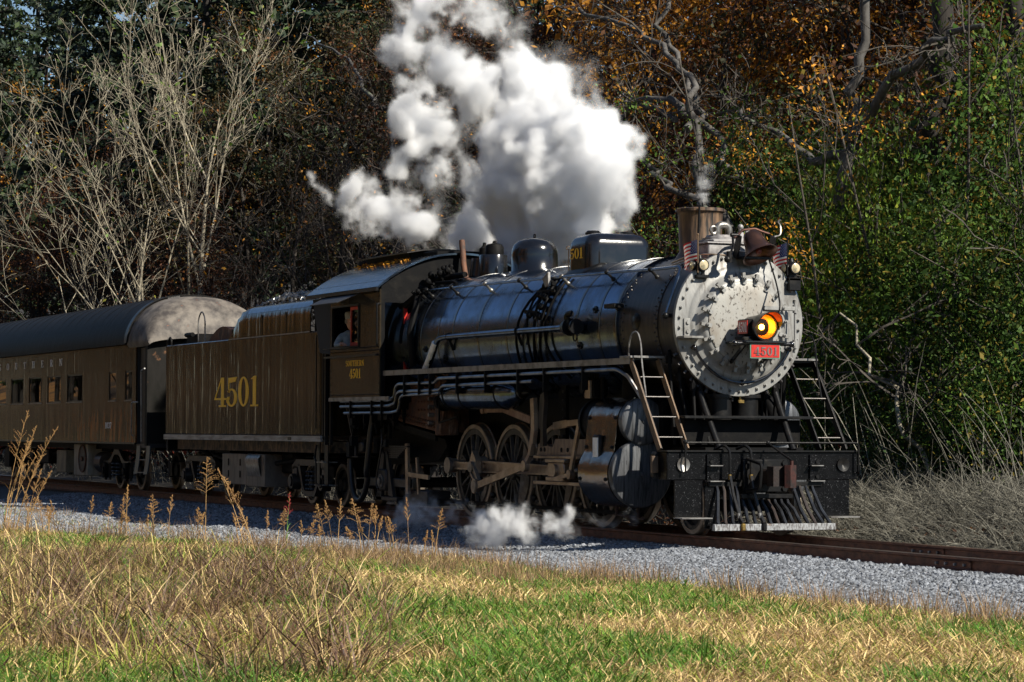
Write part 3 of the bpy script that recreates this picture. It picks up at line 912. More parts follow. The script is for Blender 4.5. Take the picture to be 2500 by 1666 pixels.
for sg in (-1, 1):
    w = MB()
    ys = sorted((sg * 1.60, sg * 1.57))
    for (a, b, c, d) in ((-10.05, -7.47, 2.09, 3.02), (-10.05, -9.93, 3.02, 3.78), (-8.52, -7.47, 3.02, 3.78), (-10.05, -7.47, 3.78, 4.02)):
        w.bb(a, b, ys[0], ys[1], c, d)
    side = part(w, 'cab_side', CABM, smooth=0)
    # rivets, rail and rim of the side sheet
    rvt = MB()
    for i in range(34):
        x = -10.0 + i * .0755
        rvt.cyl((x, sg * 1.6, 2.13), (x, sg * 1.613, 2.13), .012, .009, 6)
        rvt.cyl((x, sg * 1.6, 2.93), (x, sg * 1.613, 2.93), .014, .010, 6)
        if i > 19:
            rvt.cyl((x, sg * 1.6, 2.99), (x, sg * 1.613, 2.99), .014, .010, 6)
    for j in range(14):
        for x in (-10.02, -7.51):
            rvt.cyl((x, sg * 1.6, 2.2 + j * .13), (x, sg * 1.613, 2.2 + j * .13), .012, .009, 6)
    for i in range(11):
        rvt.cyl((-8.35 + i * .08, sg * 1.6, 3.97), (-8.35 + i * .08, sg * 1.613, 3.97), .014, .010, 6)
    part(rvt, 'cab_rivets', CABM, side)
    part(MB().beam((-10.25, sg * 1.64, 2.845), (-7.52, sg * 1.64, 2.845), .05, .035), 'side_rail', BLACK, side)
    part(MB().bb(-10.08, -6.95, sg * 1.61 - .012, sg * 1.61 + .012, 2.02, 2.088), 'sill_strip', EDGE, side)
    fr = MB()
    for (a, b, c, d) in ((-9.95, -8.50, 3.0, 3.035), (-9.95, -8.50, 3.765, 3.80), (-9.95, -9.915, 3.035, 3.765), (-8.535, -8.50, 3.035, 3.765)):
        fr.bb(a, b, sg * 1.605 - .02, sg * 1.605 + .02, c, d)
    wf = part(fr, 'window_frame', BLACK, side)
    part(MB().bb(-9.92, -8.53, sg * 1.69 - .11, sg * 1.69 + .06, 2.985, 3.0), 'arm_rest', BLACK, side)
    sash = MB()
    for (a, b, c, d) in ((-9.12, -9.07, 3.04, 3.76), (-8.62, -8.56, 3.04, 3.76), (-9.07, -8.62, 3.04, 3.1), (-9.07, -8.62, 3.70, 3.76)):
        sash.bb(a, b, sg * 1.54 - .012, sg * 1.54 + .012, c, d)
    sh = part(sash, 'red_sash', RED, side)
    part(MB().bb(-9.07, -8.62, sg * 1.54 - .003, sg * 1.54 + .003, 3.1, 3.70), 'sash_pane', GLASSM, side)
    # sun awning over the window
    part(MB().add([(-10.25, sg * 1.605, 4.0), (-8.45, sg * 1.605, 4.0), (-8.62, sg * 2.0, 3.82), (-10.12, sg * 2.0, 3.82), (-10.25, sg * 1.605, 3.985), (-8.45, sg * 1.605, 3.985), (-8.62, sg * 2.0, 3.805), (-10.12, sg * 2.0, 3.805)],
                  [(0, 3, 2, 1), (4, 5, 6, 7), (0, 1, 5, 4), (1, 2, 6, 5), (2, 3, 7, 6), (3, 0, 4, 7)]), 'window_awning', mat('awning_canvas', (.012, .013, .018), .55, 0, (.03, .03, .034), 14, (3, 1, 1)), side)
    # grab rail at the front corner
    part(MB().path(fillet([(-7.44, sg * 1.60, 3.75), (-7.40, sg * 1.68, 3.75), (-7.40, sg * 1.68, 3.02), (-7.5, sg * 1.62, 3.0)], .06), .018, 8), 'cab_grab_iron', BLACK, side)
    # corner post behind, side curtain under the roof overhang
    part(MB().prism([(-11.15, 3.98), (-10.06, 3.98), (-10.06, 2.9), (-10.72, 2.95)], sg * 1.56 - .012, sg * 1.56 + .012, 'XZ'), 'rear_curtain', mat('canvas', (.012, .012, .014), .8), side)
    if sg < 0:
        f = lambda x0, z0: (lambda s, t: ((x0 + s, -1.6, z0 + t), (0, -1, 0)))
        lettering('cab_name', 'SOUTHERN', YELLOW, side, f(-8.73, 2.66), .105, .14, 1.6)
        lettering('cab_number', '4501', YELLOW, side, f(-8.72, 2.435), .175, .14, 1.35)

# front and rear walls of the cab with openings
fw_ = MB()
for sg in (-1, 1):
    a, b = sorted((sg * 1.57, sg * 1.50))
    fw_.bb(-7.5, -7.47, a, b, 2.09, 4.0)
    a, b = sorted((sg * 1.50, sg * 1.10))
    fw_.bb(-7.5, -7.47, a, b, 3.78, 4.0)
yy = [-1.57 + 3.14 * i / 24 for i in range(25)]
fw_.prism([(y, roofz(y) - .03) for y in yy] + [(1.57, 4.0), (1.1, 4.0), (1.1, 3.0)] + [(1.22 * cos(radians(a)), ZB + 1.22 * sin(radians(a))) for a in range(0, 181, 10)] + [(-1.1, 3.0), (-1.1, 4.0), (-1.57, 4.0)], -7.5, -7.47, 'YZ')
part(fw_, 'cab_front', SOOT, smooth=0)
for sg in (-1, 1):
    fr = MB()
    fr.bb(-7.47, -7.44, min(sg * 1.14, sg * 1.08), max(sg * 1.14, sg * 1.08), 2.56, 3.78)
    part(fr, 'front_door_frame', RED)
    part(MB().bb(-7.49, -7.485, min(sg * 1.50, sg * 1.14), max(sg * 1.50, sg * 1.14), 2.56, 3.78), 'front_pane', GLASSM)
part(MB().bb(-8.6, -7.52, -1.05, 1.05, 2.1, 3.95), 'backhead', SOOT)

roof = part(MB().sheet([(y, roofz(y)) for y in [-1.66 + 3.32 * i / 30 for i in range(31)]], -11.2, -7.40, 'YZ', .035), 'cab_roof', BLUEBLK, smooth=50)
for sg in (-1, 1):
    part(MB().bb(-11.2, -7.40, sg * 1.6775 - .0225, sg * 1.6775 + .0225, 3.985, 4.045), 'roof_gutter', BLACK, roof)
rvt = MB()
for i in range(26):
    for y in (-1.52, -1.1, -.5):
        z = roofz(y) + .034
        rvt.ball((-11.1 + i * .145, y, z), .016, 6, 4)
part(rvt, 'roof_rivets', BLACK, roof)
part(MB().cbox(-10.75, -8.5, -.62, .62, 4.55, 4.80, .03).cbox(-8.3, -7.6, -.45, .45, 4.60, 4.76, .02), 'roof_hatch', SOOT, roof)
part(MB().sheet([(-.75, 4.74), (-.4, 4.80), (0, 4.82), (.4, 4.80), (.75, 4.74)], -11.0, -8.3, 'YZ', .02), 'hatch_lid', GRAPH, roof)

# steps, hoses and fittings below the cab
under = MB()
random.seed(11)
under.cbox(-10.0, -7.6, -1.25, 1.25, 1.86, 2.0, .02)
for k in range(26):
    x, z = random.uniform(-9.9, -7.6), random.uniform(1.1, 1.85)
    y = random.uniform(-1.35, -.9)
    L_ = random.uniform(.08, .3)
    under.box((x, y, z), (random.uniform(.05, .2), random.uniform(.05, .15), L_))
    under.cyl((x, y, z), (x + random.uniform(-.3, .3), y, z + random.uniform(-.3, .3)), .025, n=6)
part(under, 'injector_gear', SOOT)
part(MB().path(fillet([(-8.55, -1.3, 1.75), (-8.62, -1.32, 1.5), (-8.75, -1.35, .75), (-8.85, -1.3, .62)], .15), .055, 10), 'overflow_pipe', HOSE)
part(MB().path(bez((-9.75, -1.3, .95), (-9.7, -1.32, .05), (-8.95, -1.32, -.05), (-8.82, -1.3, .62), 16), .055, 10), 'feed_hose', HOSE)
part(MB().path(bez((-8.4, -1.2, 1.5), (-8.1, -1.25, 1.1), (-8.75, -1.25, .5), (-8.4, -1.25, .42), 16), .018, 8), 'cable_loop', HOSE)
part(MB().beam((-10.0, -1.3, 2.0), (-9.55, -1.28, 1.1), .03, .03).bb(-9.62, -9.2, -1.36, -1.0, .98, 1.0).bb(-9.62, -9.60, -1.36, -1.2, 1.0, 1.25).cyl((-9.55, -1.28, 1.0), (-9.55, -1.28, 1.2), .06, n=10).cbox(-9.35, -9.1, -1.3, -1.2, 1.08, 1.26, .02), 'cab_step', GRAPH)

# ---------------------------------------------------------------- wheels
def wheel_mb(R, spokes, y0=-.79, y1=-.655, hub=.15, cw=None, rim=.10):
    tyre = MB().lathe([(y0, R - .075), (y0 - .0, R - .012), (y0 + .012, R - .0), (y1 - .03, R + .004), (y1 - .015, R + .03), (y1 + .005, R + .02), (y1 + .005, R - .075), (y0, R - .075)], (0, 0, 0), 'Y', 56)
    body = MB().lathe([(y0 + .02, R - .075), (y0 + .02, R - .075 - rim), (y1 - .02, R - .075 - rim), (y1 - .02, R - .075)], (0, 0, 0), 'Y', 56)
    body.lathe([(y0 - .03, .001), (y0 - .03, hub * .75), (y0 + .0, hub), (y1, hub), (y1, .001)], (0, 0, 0), 'Y', 28)
    ro = R - .075 - rim + .01
    for k in range(spokes):
        a = 2 * pi * (k + .5) / spokes
        d = V((cos(a), 0, sin(a)))
        sp = V((-sin(a), 0, cos(a)))
        rings = []
        for t, w, h in ((hub * .8, .05, .075), (ro, .033, .05)):
            c = d * t + V((0, (y0 + y1) / 2, 0))
            rings.append([c + sp * (w * cos(q)) + V((0, h * sin(q), 0)) for q in [2 * pi * i / 6 for i in range(6)]])
        body.rings(rings, caps=False)
    cwm = None
    if cw:
        a0, a1, ri = cw
        out = [((ro + .01) * cos(radians(a0 + (a1 - a0) * i / 14)), (ro + .01) * sin(radians(a0 + (a1 - a0) * i / 14))) for i in range(15)]
        cwm = MB().prism(out, y0 + .005, y1 - .005, 'XZ')
    return tyre, body, cwm


CRANK = V((-.365, 0, .085))
ca = degrees_ = math.degrees(atan2(CRANK.z, CRANK.x))
XD = (0.0, -1.676, -3.353, -5.03)
WB = mat('wheel_black', (.02, .019, .018), .5, .1, (.10, .085, .07), 6, (1, 1, 1), .5, .75)
for sg in (1, -1):
    ang = ca if sg > 0 else ca + 90
    for i, x in enumerate(XD):
        big = 62 if i == 2 else 50
        t, b, c = wheel_mb(.80, 15, cw=(ang + 180 - big, ang + 180 + big, 0))
        b.cyl((.38 * cos(radians(ang)), -.82, .38 * sin(radians(ang))), (.38 * cos(radians(ang)), -.66, .38 * sin(radians(ang))), .14, n=20)
        if sg < 0:
            t, b, c = t.mirror_y(), b.mirror_y(), c.mirror_y()
        w = part(b.moved((x, 0, .80)), 'driving_wheel', WB)
        part(t.moved((x, 0, .80)), 'tyre', TYRE, w)
        part(c.moved((x, 0, .80)), 'counterweight', mat('counterweight_paint', (.10, .085, .07), .5, .3, (.2, .17, .14), 5) if (i, sg) == (0, 1) else bpy.data.materials['counterweight_paint'], w)
for x in XD:
    part(MB().cyl((x, -.7, .8), (x, .7, .8), .11, n=14), 'axle', SOOT)
for sg in (1, -1):
    for nm, x, R_ in (('truck_wheel', 3.0, .42), ('trailing_wheel', -8.4, .53)):
        t, b, c = wheel_mb(R_, 0, rim=.06)
        b.lathe([(-.75, .1), (-.70, R_ - .12)], (0, 0, 0), 'Y', 32)
        if sg < 0:
            t, b = t.mirror_y(), b.mirror_y()
        w = part(b.moved((x, 0, R_)), nm, WB)
        part(t.moved((x, 0, R_)), 'tyre', TYRE, w)
part(MB().cyl((3.0, -.7, .42), (3.0, .7, .42), .09, n=12), 'axle', SOOT)
part(MB().cyl((-8.4, -.95, .53), (-8.4, .95, .53), .1, n=12), 'axle', SOOT)
# main frame, brake shoes and hangers between the wheels
fr = MB()
for sg in (-1, 1):
    a, b = sorted((sg * .60, sg * .48))
    fr.bb(-6.4, 2.9, a, b, 1.02, 1.32)
    fr.bb(-9.6, -6.4, a, b, .95, 1.2)
    for x in XD:
        fr.bb(x - .32, x - .18, a, b, .55, 1.02).bb(x + .18, x + .32, a, b, .55, 1.02).bb(x - .35, x + .35, a, b, .48, .55)
fr.bb(-6.0, 1.0, -.47, .47, 1.1, 2.15)
part(fr, 'main_frame', SOOT, smooth=0)
for x in XD:
    for sg in (-1, 1):
        xx = x + .86 if x < 0 else x - .0
        if x == 0:
            continue
        part(MB().beam((xx - .02, sg * .72, 1.2), (xx, sg * .72, .32), .06, .09, (1, 0, 0)).cbox(xx - .07, xx + .05, sg * .72 - .07, sg * .72 + .07, .55, .85, .01).ball((xx, sg * .8, .4), .055, 8, 6), 'brake_hanger', GRAPH)
part(MB().bb(-9.3, 1.5, -.86, -.80, .22, .28), 'brake_rod', SOOT)

# rods
def rod_ends(mb, ends, y0, y1, r, h0, h1):
    """fluted I-section rod between two eyes"""
    (x0, z0), (x1, z1) = ends
    d = V((x1 - x0, 0, z1 - z0)).normalized()
    n = V((-d.z, 0, d.x))
    A, B = V((x0, 0, z0)), V((x1, 0, z1))
    A2, B2 = A + d * r * .7, B - d * r * .7
    ym = (y0 + y1) / 2
    q = lambda p, o, y: (p + n * o + V((0, y, 0)))
    for o0, o1, a, b in ((-h0, -h0 + .032, y0, y1), (h0 - .032, h0, y0, y1), (-h0 + .032, h0 - .032, y0 + (y1 - y0) * .4, y1)):
        k = h1 / h0
        vs = [q(A2, o0, a), q(A2, o1, a), q(A2, o1, b), q(A2, o0, b), q(B2, o0 * k, a), q(B2, o1 * k, a), q(B2, o1 * k, b), q(B2, o0 * k, b)]
        mb.add(vs, [(0, 1, 2, 3), (4, 7, 6, 5), (0, 4, 5, 1), (1, 5, 6, 2), (2, 6, 7, 3), (3, 7, 4, 0)])
    for P in (A, B):
        mb.cyl(P + V((0, y0 - .01, 0)), P + V((0, y1 + .01, 0)), r, n=22)
    return mb


for sg in (1, -1):
    ck = CRANK if sg > 0 else V((-.085, 0, -.365))
    pins = [(x + ck.x, .80 + ck.z) for x in XD]
    fix = (lambda m: m) if sg > 0 else (lambda m: m.mirror_y())
    for k, (p, q_) in enumerate(zip(pins, pins[1:])):
        part(fix(rod_ends(MB(), (q_, p), -1.06 - .0, -.98, .125, .065, .065)), 'side_rod', STEEL)
    for k, p in enumerate(pins):
        part(fix(MB().cyl((p[0], -1.12, p[1]), (p[0], -.80, p[1]), .085, n=18).cyl((p[0], -1.135, p[1]), (p[0], -1.075, p[1]), .14 if k == 3 else .12, n=22)), 'crank_pin', TYRE)
    mp = pins[2]
    XH = -.62
    part(fix(rod_ends(MB(), (mp, (XH, .87)), -1.25, -1.15, .17, .10, .075)), 'main_rod', STEEL)
    part(fix(MB().cyl((mp[0], -1.3, mp[1]), (mp[0], -1.1, mp[1]), .10, n=18).prism([(mp[0] - .02, mp[1] + .27), (mp[0] + .13, mp[1] + .12), (mp[0] + .15, mp[1] - .1), (mp[0] + .05, mp[1] - .24), (mp[0] - .09, mp[1] - .15), (mp[0] - .12, mp[1] + .1)], -1.37, -1.27, 'XZ')), 'main_pin', STEEL)
    if sg > 0:
        ex = (-3.38, .57)
        part(rod_ends(MB(), (mp, ex), -1.41, -1.35, .09, .09, .06).cyl((ex[0], -1.5, ex[1]), (ex[0], -1.36, ex[1]), .10, n=16), 'return_crank', TYRE)
        part(MB().beam((ex[0], -1.45, ex[1]), (-1.46, -1.42, .93), .05, .11).cyl((ex[0], -1.49, ex[1]), (ex[0], -1.41, ex[1]), .12, n=18).cyl((-1.46, -1.46, .93), (-1.46, -1.38, .93), .09, n=14), 'eccentric_rod', STEEL)
        lk = MB()
        cpts = [V((-1.30, -1.35, 2.0)), V((-1.27, -1.35, 1.75)), V((-1.26, -1.35, 1.5)), V((-1.28, -1.37, 1.28)), V((-1.33, -1.39, 1.1)), V((-1.46, -1.42, .93))]
        for a, b in zip(cpts, cpts[1:]):
            lk.beam(a, b, .07, .13 if a.z > 1.3 else .09, (1, 0, 0))
        part(lk, 'expansion_link', STEEL)
        part(MB().prism([(-1.12, 2.05), (-.98, 2.1), (-.96, 1.95), (-1.02, 1.6), (-1.0, 1.25), (-1.12, 1.24), (-1.1, 1.5), (-1.34, 1.62), (-1.34, 1.72), (-1.16, 1.8)], -1.32, -1.25, 'XZ'), 'link_support', GRAPH)
        part(MB().beam((-3.65, -1.2, 1.84), (-2.78, -1.2, 1.84), .05, .11).beam((-2.80, -1.2, 1.845), (-1.72, -1.2, 1.66), .05, .12).cyl((-3.65, -1.24, 1.84), (-3.65, -1.15, 1.84), .075, n=14), 'reach_rod', mat('brown_rod', (.20, .11, .07), .55, .35, (.3, .2, .13), 5))
        part(MB().beam((-1.0, -1.12, 1.56), (-.5, -1.12, 1.60), .06, .12).beam((-.5, -1.12, 1.6), (.1, -1.12, 1.63), .08, .09).cyl((-.05, -1.12, 1.63), (1.1, -1.12, 1.63), .05, n=12), 'radius_rod', STEEL)
        part(MB().beam((.30, -1.3, 1.62), (-.02, -1.3, .82), .045, .085, (1, 0, 0)).cyl((-.02, -1.34, .82), (-.02, -1.26, .82), .075, n=14), 'combination_lever', STEEL)
        part(MB().beam((-.02, -1.3, .82), (-.62, -1.28, .74), .04, .06), 'union_link', STEEL)
        gy = MB().prism([(-1.52, 1.28), (-1.2, 1.28), (-1.12, 1.24), (-.98, 1.24), (-.88, 1.36), (1.05, 1.36), (1.05, 1.06), (-1.52, 1.06)], -1.16, -1.08, 'XZ')
        part(gy, 'guide_yoke', mat('yoke_brown', (.17, .12, .09), .5, .35, (.30, .22, .16), 5, (2, 1, .5)))
        for x in (-1.42, -1.28, -.65, -.42):
            part(MB().cyl((x, -1.168, 1.19), (x, -1.162, 1.19), .036, n=12), 'yoke_hole', SOOT)
        part(MB().prism([(-1.08, 2.1), (-.9, 2.2), (-.8, 2.2), (-.8, 1.3), (-1.0, 1.3)], -1.02, -.96, 'XZ'), 'link_bracket', SOOT)
        for k in range(6):
            part(MB().ball((-.87, -1.03, 2.1 - .14 * k), .025, 8, 6), 'bracket_bolt', GRAPH)
    part(fix(MB().cbox(-.92, -.32, -1.28, -1.02, .76, 1.0, .02).cbox(-.98, -.26, -1.3, -1.0, .99, 1.05, .01).cbox(-.95, -.3, -1.3, -1.0, .70, .77, .01).cyl((-.62, -1.33, .87), (-.62, -1.0, .87), .10, n=16)), 'crosshead', STEEL)
    part(fix(MB().cbox(-1.55, 1.0, -1.24, -1.06, 1.05, 1.1, .008)), 'slide_bar', STEEL)
    part(fix(MB().cbox(-1.55, 1.0, -1.24, -1.06, .64, .70, .008)), 'slide_bar', STEEL)
    part(fix(MB().cyl((-.35, -1.15, .87), (1.1, -1.15, .87), .05, n=12)), 'piston_rod', CHROME)

# trailing truck gear
tt = MB().cbox(-9.3, -7.3, -1.12, -1.02, .45, .62, .02).cbox(-8.62, -8.18, -1.2, -1.0, .38, .78, .03)
tt.prism([(-8.75, .2), (-8.5, .2), (-8.35, 1.05), (-8.45, 1.12), (-8.55, 1.05)], -1.16, -1.1, 'XZ').prism([(-8.3, 1.12), (-8.12, .3), (-7.9, .28), (-8.2, 1.1)], -1.16, -1.1, 'XZ').cbox(-8.9, -7.7, -1.16, -1.0, .2, .28, .01)
tro = part(tt, 'trailing_truck', GRAPH)
sp = MB()
for k in range(7):
    hw = .72 - .075 * k
    sp.bb(-8.0 - hw, -8.0 + hw, -1.14, -1.04, 1.18 - .033 * k, 1.205 - .033 * k)
part(sp, 'leaf_spring', GRAPH, tro, smooth=0)
part(MB().beam((-7.35, -1.1, 1.25), (-7.3, -1.1, .35), .05, .12, (1, 0, 0)).beam((-7.3, -1.1, .7), (-6.3, -1.1, .66), .04, .08).beam((-7.0, -1.05, 1.0), (-6.9, -1.05, .35), .04, .07, (1, 0, 0)), 'brake_rigging', STEEL, tro)
part(MB().cyl((-8.4, -1.22, .56), (-8.4, -1.15, .56), .13, n=18).cyl((-8.4, -1.25, .56), (-8.4, -1.2, .56), .07, n=12), 'journal_cap', EDGE, tro)
part(MB().cbox(-7.6, -6.5, -1.05, -.6, .15, .42, .02), 'equalizer_box', GRAPH, tro)

# ---------------------------------------------------------------- cylinders
def jacket_prof(cy=-1.15):
    pts = []
    n = 44
    for i in range(n + 1):
        z = 1.985 - (1.985 - .36) * i / n
        ys = [.05]
        d = .345 ** 2 - (z - 1.63) ** 2
        if d > 0:
            ys.append(sqrt(d))
        d = .505 ** 2 - (z - .862) ** 2
        if d > 0:
            ys.append(sqrt(d))
        if .95 < z < 1.63:
            ys.append(.345 + .085 * (1.63 - z) / .68)
        pts.append((cy - max(ys), z))
    return pts


JM = mat('cylinder_jacket', (.20, .18, .16), .17, .95, (.30, .21, .15), 2.5, (1, 1, 1), .42, .66, bump=.022, bscale=3.5, bstretch=(1, 1, .7))
COVER = mat('cylinder_cover_graphite', (.12, .125, .135), .42, .5, (.04, .042, .045), 7, (1, 4, .35), .42, .64, bump=.003, bscale=20, bstretch=(1, 4, .3), col3=(.015, .014, .014), scale3=24, stretch3=(1, 2, .5), lo3=.62, hi3=.68)
for sg in (1, -1):
    fix = (lambda m: m) if sg > 0 else (lambda m: m.mirror_y())
    cylo = part(fix(MB().cbox(.95, 2.02, -1.2, -.45, .7, 1.95, .03).lathe([(.9, .001), (.9, .47), (2.0, .47), (2.0, .001)], (0, -1.15, .862), 'X', 48).lathe([(.55, .001), (.55, .2), (.7, .33), (2.12, .33), (2.12, .001)], (0, -1.15, 1.63), 'X', 40).lathe([(.66, .2), (.66, .35), (.74, .36), (.74, .345)], (0, -1.15, 1.63), 'X', 40).prism([(-.5, 2.3), (-.95, 1.95), (-.5, 1.6)], .95, 2.0, 'YZ')), 'cylinder', SOOT)
    prof = jacket_prof()
    part(fix(MB().sheet(prof, 1.0, 2.0, 'YZ', .012)), 'cylinder_jacket', JM, cylo, smooth=50)
    part(fix(MB().lathe([(1.98, .47), (2.03, .50), (2.09, .50), (2.115, .48), (2.135, .30), (2.14, .001)], (0, -1.15, .862), 'X', 56).lathe([(2.14, .03), (2.16, .028), (2.165, .001)], (0, -1.15, .862), 'X', 12)), 'cylinder_head', COVER, cylo, smooth=40)
    part(fix(MB().lathe([(2.02, .33), (2.04, .345), (2.15, .345), (2.17, .32), (2.185, .18), (2.19, .001)], (0, -1.15, 1.63), 'X', 48).lathe([(2.19, .025), (2.205, .024), (2.21, .001)], (0, -1.15, 1.63), 'X', 12)), 'valve_cover', COVER, cylo, smooth=40)
    if sg > 0:
        def jy(z):
            return min(p[0] for p in [min(prof, key=lambda q: abs(q[1] - z))])
        part(MB().cbox(1.34, 1.60, jy(1.22) - .04, jy(1.22) + .02, 1.06, 1.43, .02), 'jacket_frame', BLACK, cylo)
        part(MB().bb(1.385, 1.555, jy(1.22) - .05, jy(1.22) - .03, 1.10, 1.39), 'jacket_plate', WHITE, cylo)
        for x in (1.06, 1.93):
            for z in (1.68, 1.25, .78):
                part(MB().ball((x, jy(z) - .005, z), .03, 8, 6), 'jacket_bolt', BLACK, cylo)
    part(fix(MB().path(fillet([(1.5, -.95, 2.5), (1.55, -1.0, 2.15), (1.55, -1.0, 1.9)], .1), .18, 14)), 'steam_delivery_pipe', SOOT)
    part(fix(MB().path(fillet([(2.15, -.65, 2.0), (2.5, -.72, 1.95), (2.62, -.78, 1.75), (2.6, -.8, 1.4)], .15, 5), .12, 12)), 'steam_delivery_pipe', SOOT)
    part(fix(MB().cyl((1.9, -1.1, .36), (1.9, -1.1, .22), .03, n=8).beam((1.1, -1.1, .24), (2.1, -1.1, .2), .025, .025).cyl((1.2, -1.1, .36), (1.2, -1.1, .22), .03, n=8)), 'cylinder_cock', REDIRON)
# mechanical lubricator over the valve chest
lu = MB().cbox(.42, .78, -1.3, -1.05, 2.0, 2.28, .02).cyl((.5, -1.3, 2.15), (.5, -1.36, 2.15), .09, n=16).cyl((.86, -1.18, 1.95), (.86, -1.18, 2.3), .04, n=8)
for k in range(4):
    lu.cyl((.46 + .09 * k, -1.2, 2.28), (.46 + .09 * k, -1.2, 2.36), .02, n=6)
part(lu, 'lubricator', SOOT)
part(MB().cbox(.55, .74, -1.34, -1.3, 1.98, 2.25, .006), 'lubricator_panel', STEEL)

# ---------------------------------------------------------------- front end: ladders, deck, beam, pilot
for sg in (-1, 1):
    top, bot = V((2.48, 0, 2.53)), V((3.42, 0, 1.22))
    ya, yb = sg * 1.52, sg * 1.08
    lad = part(MB().beam(top + V((0, ya, 0)), bot + V((0, ya, 0)), .022, .11, (1, 0, .6)), 'ladder_stringer', WOOD if sg < 0 else BLACK)
    part(MB().beam(top + V((0, yb, 0)), bot + V((0, yb, 0)), .022, .11, (1, 0, .6)), 'ladder_stringer', WOOD if sg < 0 else BLACK)
    part(MB().beam(top + V((.045, ya - .013 * sg, .02)), bot + V((.045, ya - .013 * sg, .02)), .01, .012), 'stringer_edge', GRAPH)
    for k in range(4):
        p = top + (bot - top) * (.2 + .22 * k)
        part(MB().cyl(p + V((.02, ya, 0)), p + V((.02, yb, 0)), .012, n=8), 'ladder_rung', GRAPH)
    # hoop rail beside the ladder
    yh = sg * 1.45
    part(MB().path(fillet([(2.28, yh, 2.56), (2.3, yh, 2.8), (2.42, yh, 2.93), (2.58, yh, 2.92), (2.68, yh, 2.75), (2.7, yh, 2.5), (2.86, yh, 1.95)], .12, 5), .013, 6), 'hoop_rail', EDGE if sg < 0 else BLACK)
part(MB().cbox(3.08, 3.3, -1.06, 1.06, 1.67, 1.715, .008), 'front_deck', BLACK)
dk = MB().bb(2.4, 3.44, -.8, .8, 1.20, 1.26)
dk.bb(2.95, 3.08, -.95, .95, 1.3, 1.66)
part(dk, 'deck_plate', SOOT)
for sg in (-1, 1):
    part(MB().path([(2.93, sg * .62, 2.05), (3.05, sg * .62, 1.85), (3.5, sg * .6, 1.22)], .05, 10), 'smokebox_brace', BLACK)
# cross-compound pump half seen below the smokebox
pmp = MB()
for yy in (-.22, .22):
    pmp.cyl((2.75, yy, 1.55), (2.75, yy, 1.98), .19, n=18).cyl((2.75, yy, 1.98), (2.75, yy, 2.03), .23, n=18)
    for k in range(8):
        a = 2 * pi * k / 8
        pmp.cyl((2.75 + .2 * cos(a), yy + .2 * sin(a), 2.03), (2.75 + .2 * cos(a), yy + .2 * sin(a), 2.07), .02, n=6)
pmp.cbox(2.6, 2.9, -.35, .35, 1.3, 1.55, .03)
part(pmp, 'feed_pump', BLACK)
part(MB().cyl((2.9, .05, 1.95), (2.9, .05, 2.02), .02, n=8).cbox(2.92, 2.95, .0, .10, 1.90, 1.95, .006).cyl((2.86, -.06, 2.03), (2.86, .16, 2.03), .018, n=8), 'brass_oiler', BRASS)
sad = MB().prism([(-.55, 2.12), (-.9, 1.9), (-.9, 1.1), (.9, 1.1), (.9, 1.9), (.55, 2.12), (.3, 2.03), (0, 2.0), (-.3, 2.03)], 1.1, 2.3, 'YZ')
part(sad, 'smokebox_saddle', SOOT, smooth=0)
random.seed(21)
for k in range(16):
    y = random.choice((-1, 1)) * random.uniform(.5, 1.0)
    x = random.uniform(2.3, 2.9)
    z1 = ZB - sqrt(max(.05, 1.1 - y * y)) - .02
    pi_ = MB().path(fillet([(x, y, z1), (x + .02, y, z1 - .25), (x + random.uniform(-.2, .25), y + random.uniform(-.12, .12), 1.3)], .1), random.uniform(.015, .04), 7)
    pi_.cyl((x, y, z1 - .2), (x, y, z1 - .08), .05, n=8)
    part(pi_, 'drain_pipe', SOOT)
bl = MB()
for k in range(18):
    a = 205 + 130 * k / 17
    c = V(polar(1.09, a, 2.88))
    n = (c - V((2.88, 0, ZB))).normalized()
    bl.cyl(c - n * .05, c + n * .04, .026, n=6)
part(bl, 'rim_bolts', GRAPH, smoke)

XBM = 3.70
beam = part(MB().cbox(3.44, XBM, -1.55, 1.55, .80, 1.20, .012), 'pilot_beam', mat('speckled_black', (.003, .003, .0035), .3, 0, (.006, .006, .007), 6, (1, 1, 1), .5, .7, spec=.15, bump=.003, bscale=16, col3=(.30, .31, .33), scale3=70, stretch3=(1, 1, 1), lo3=.64, hi3=.68))
SPECK = beam.data.materials[0]
part(MB().bb(3.42, XBM + .03, -1.56, 1.56, 1.2, 1.222), 'beam_cap', BLACK, beam)
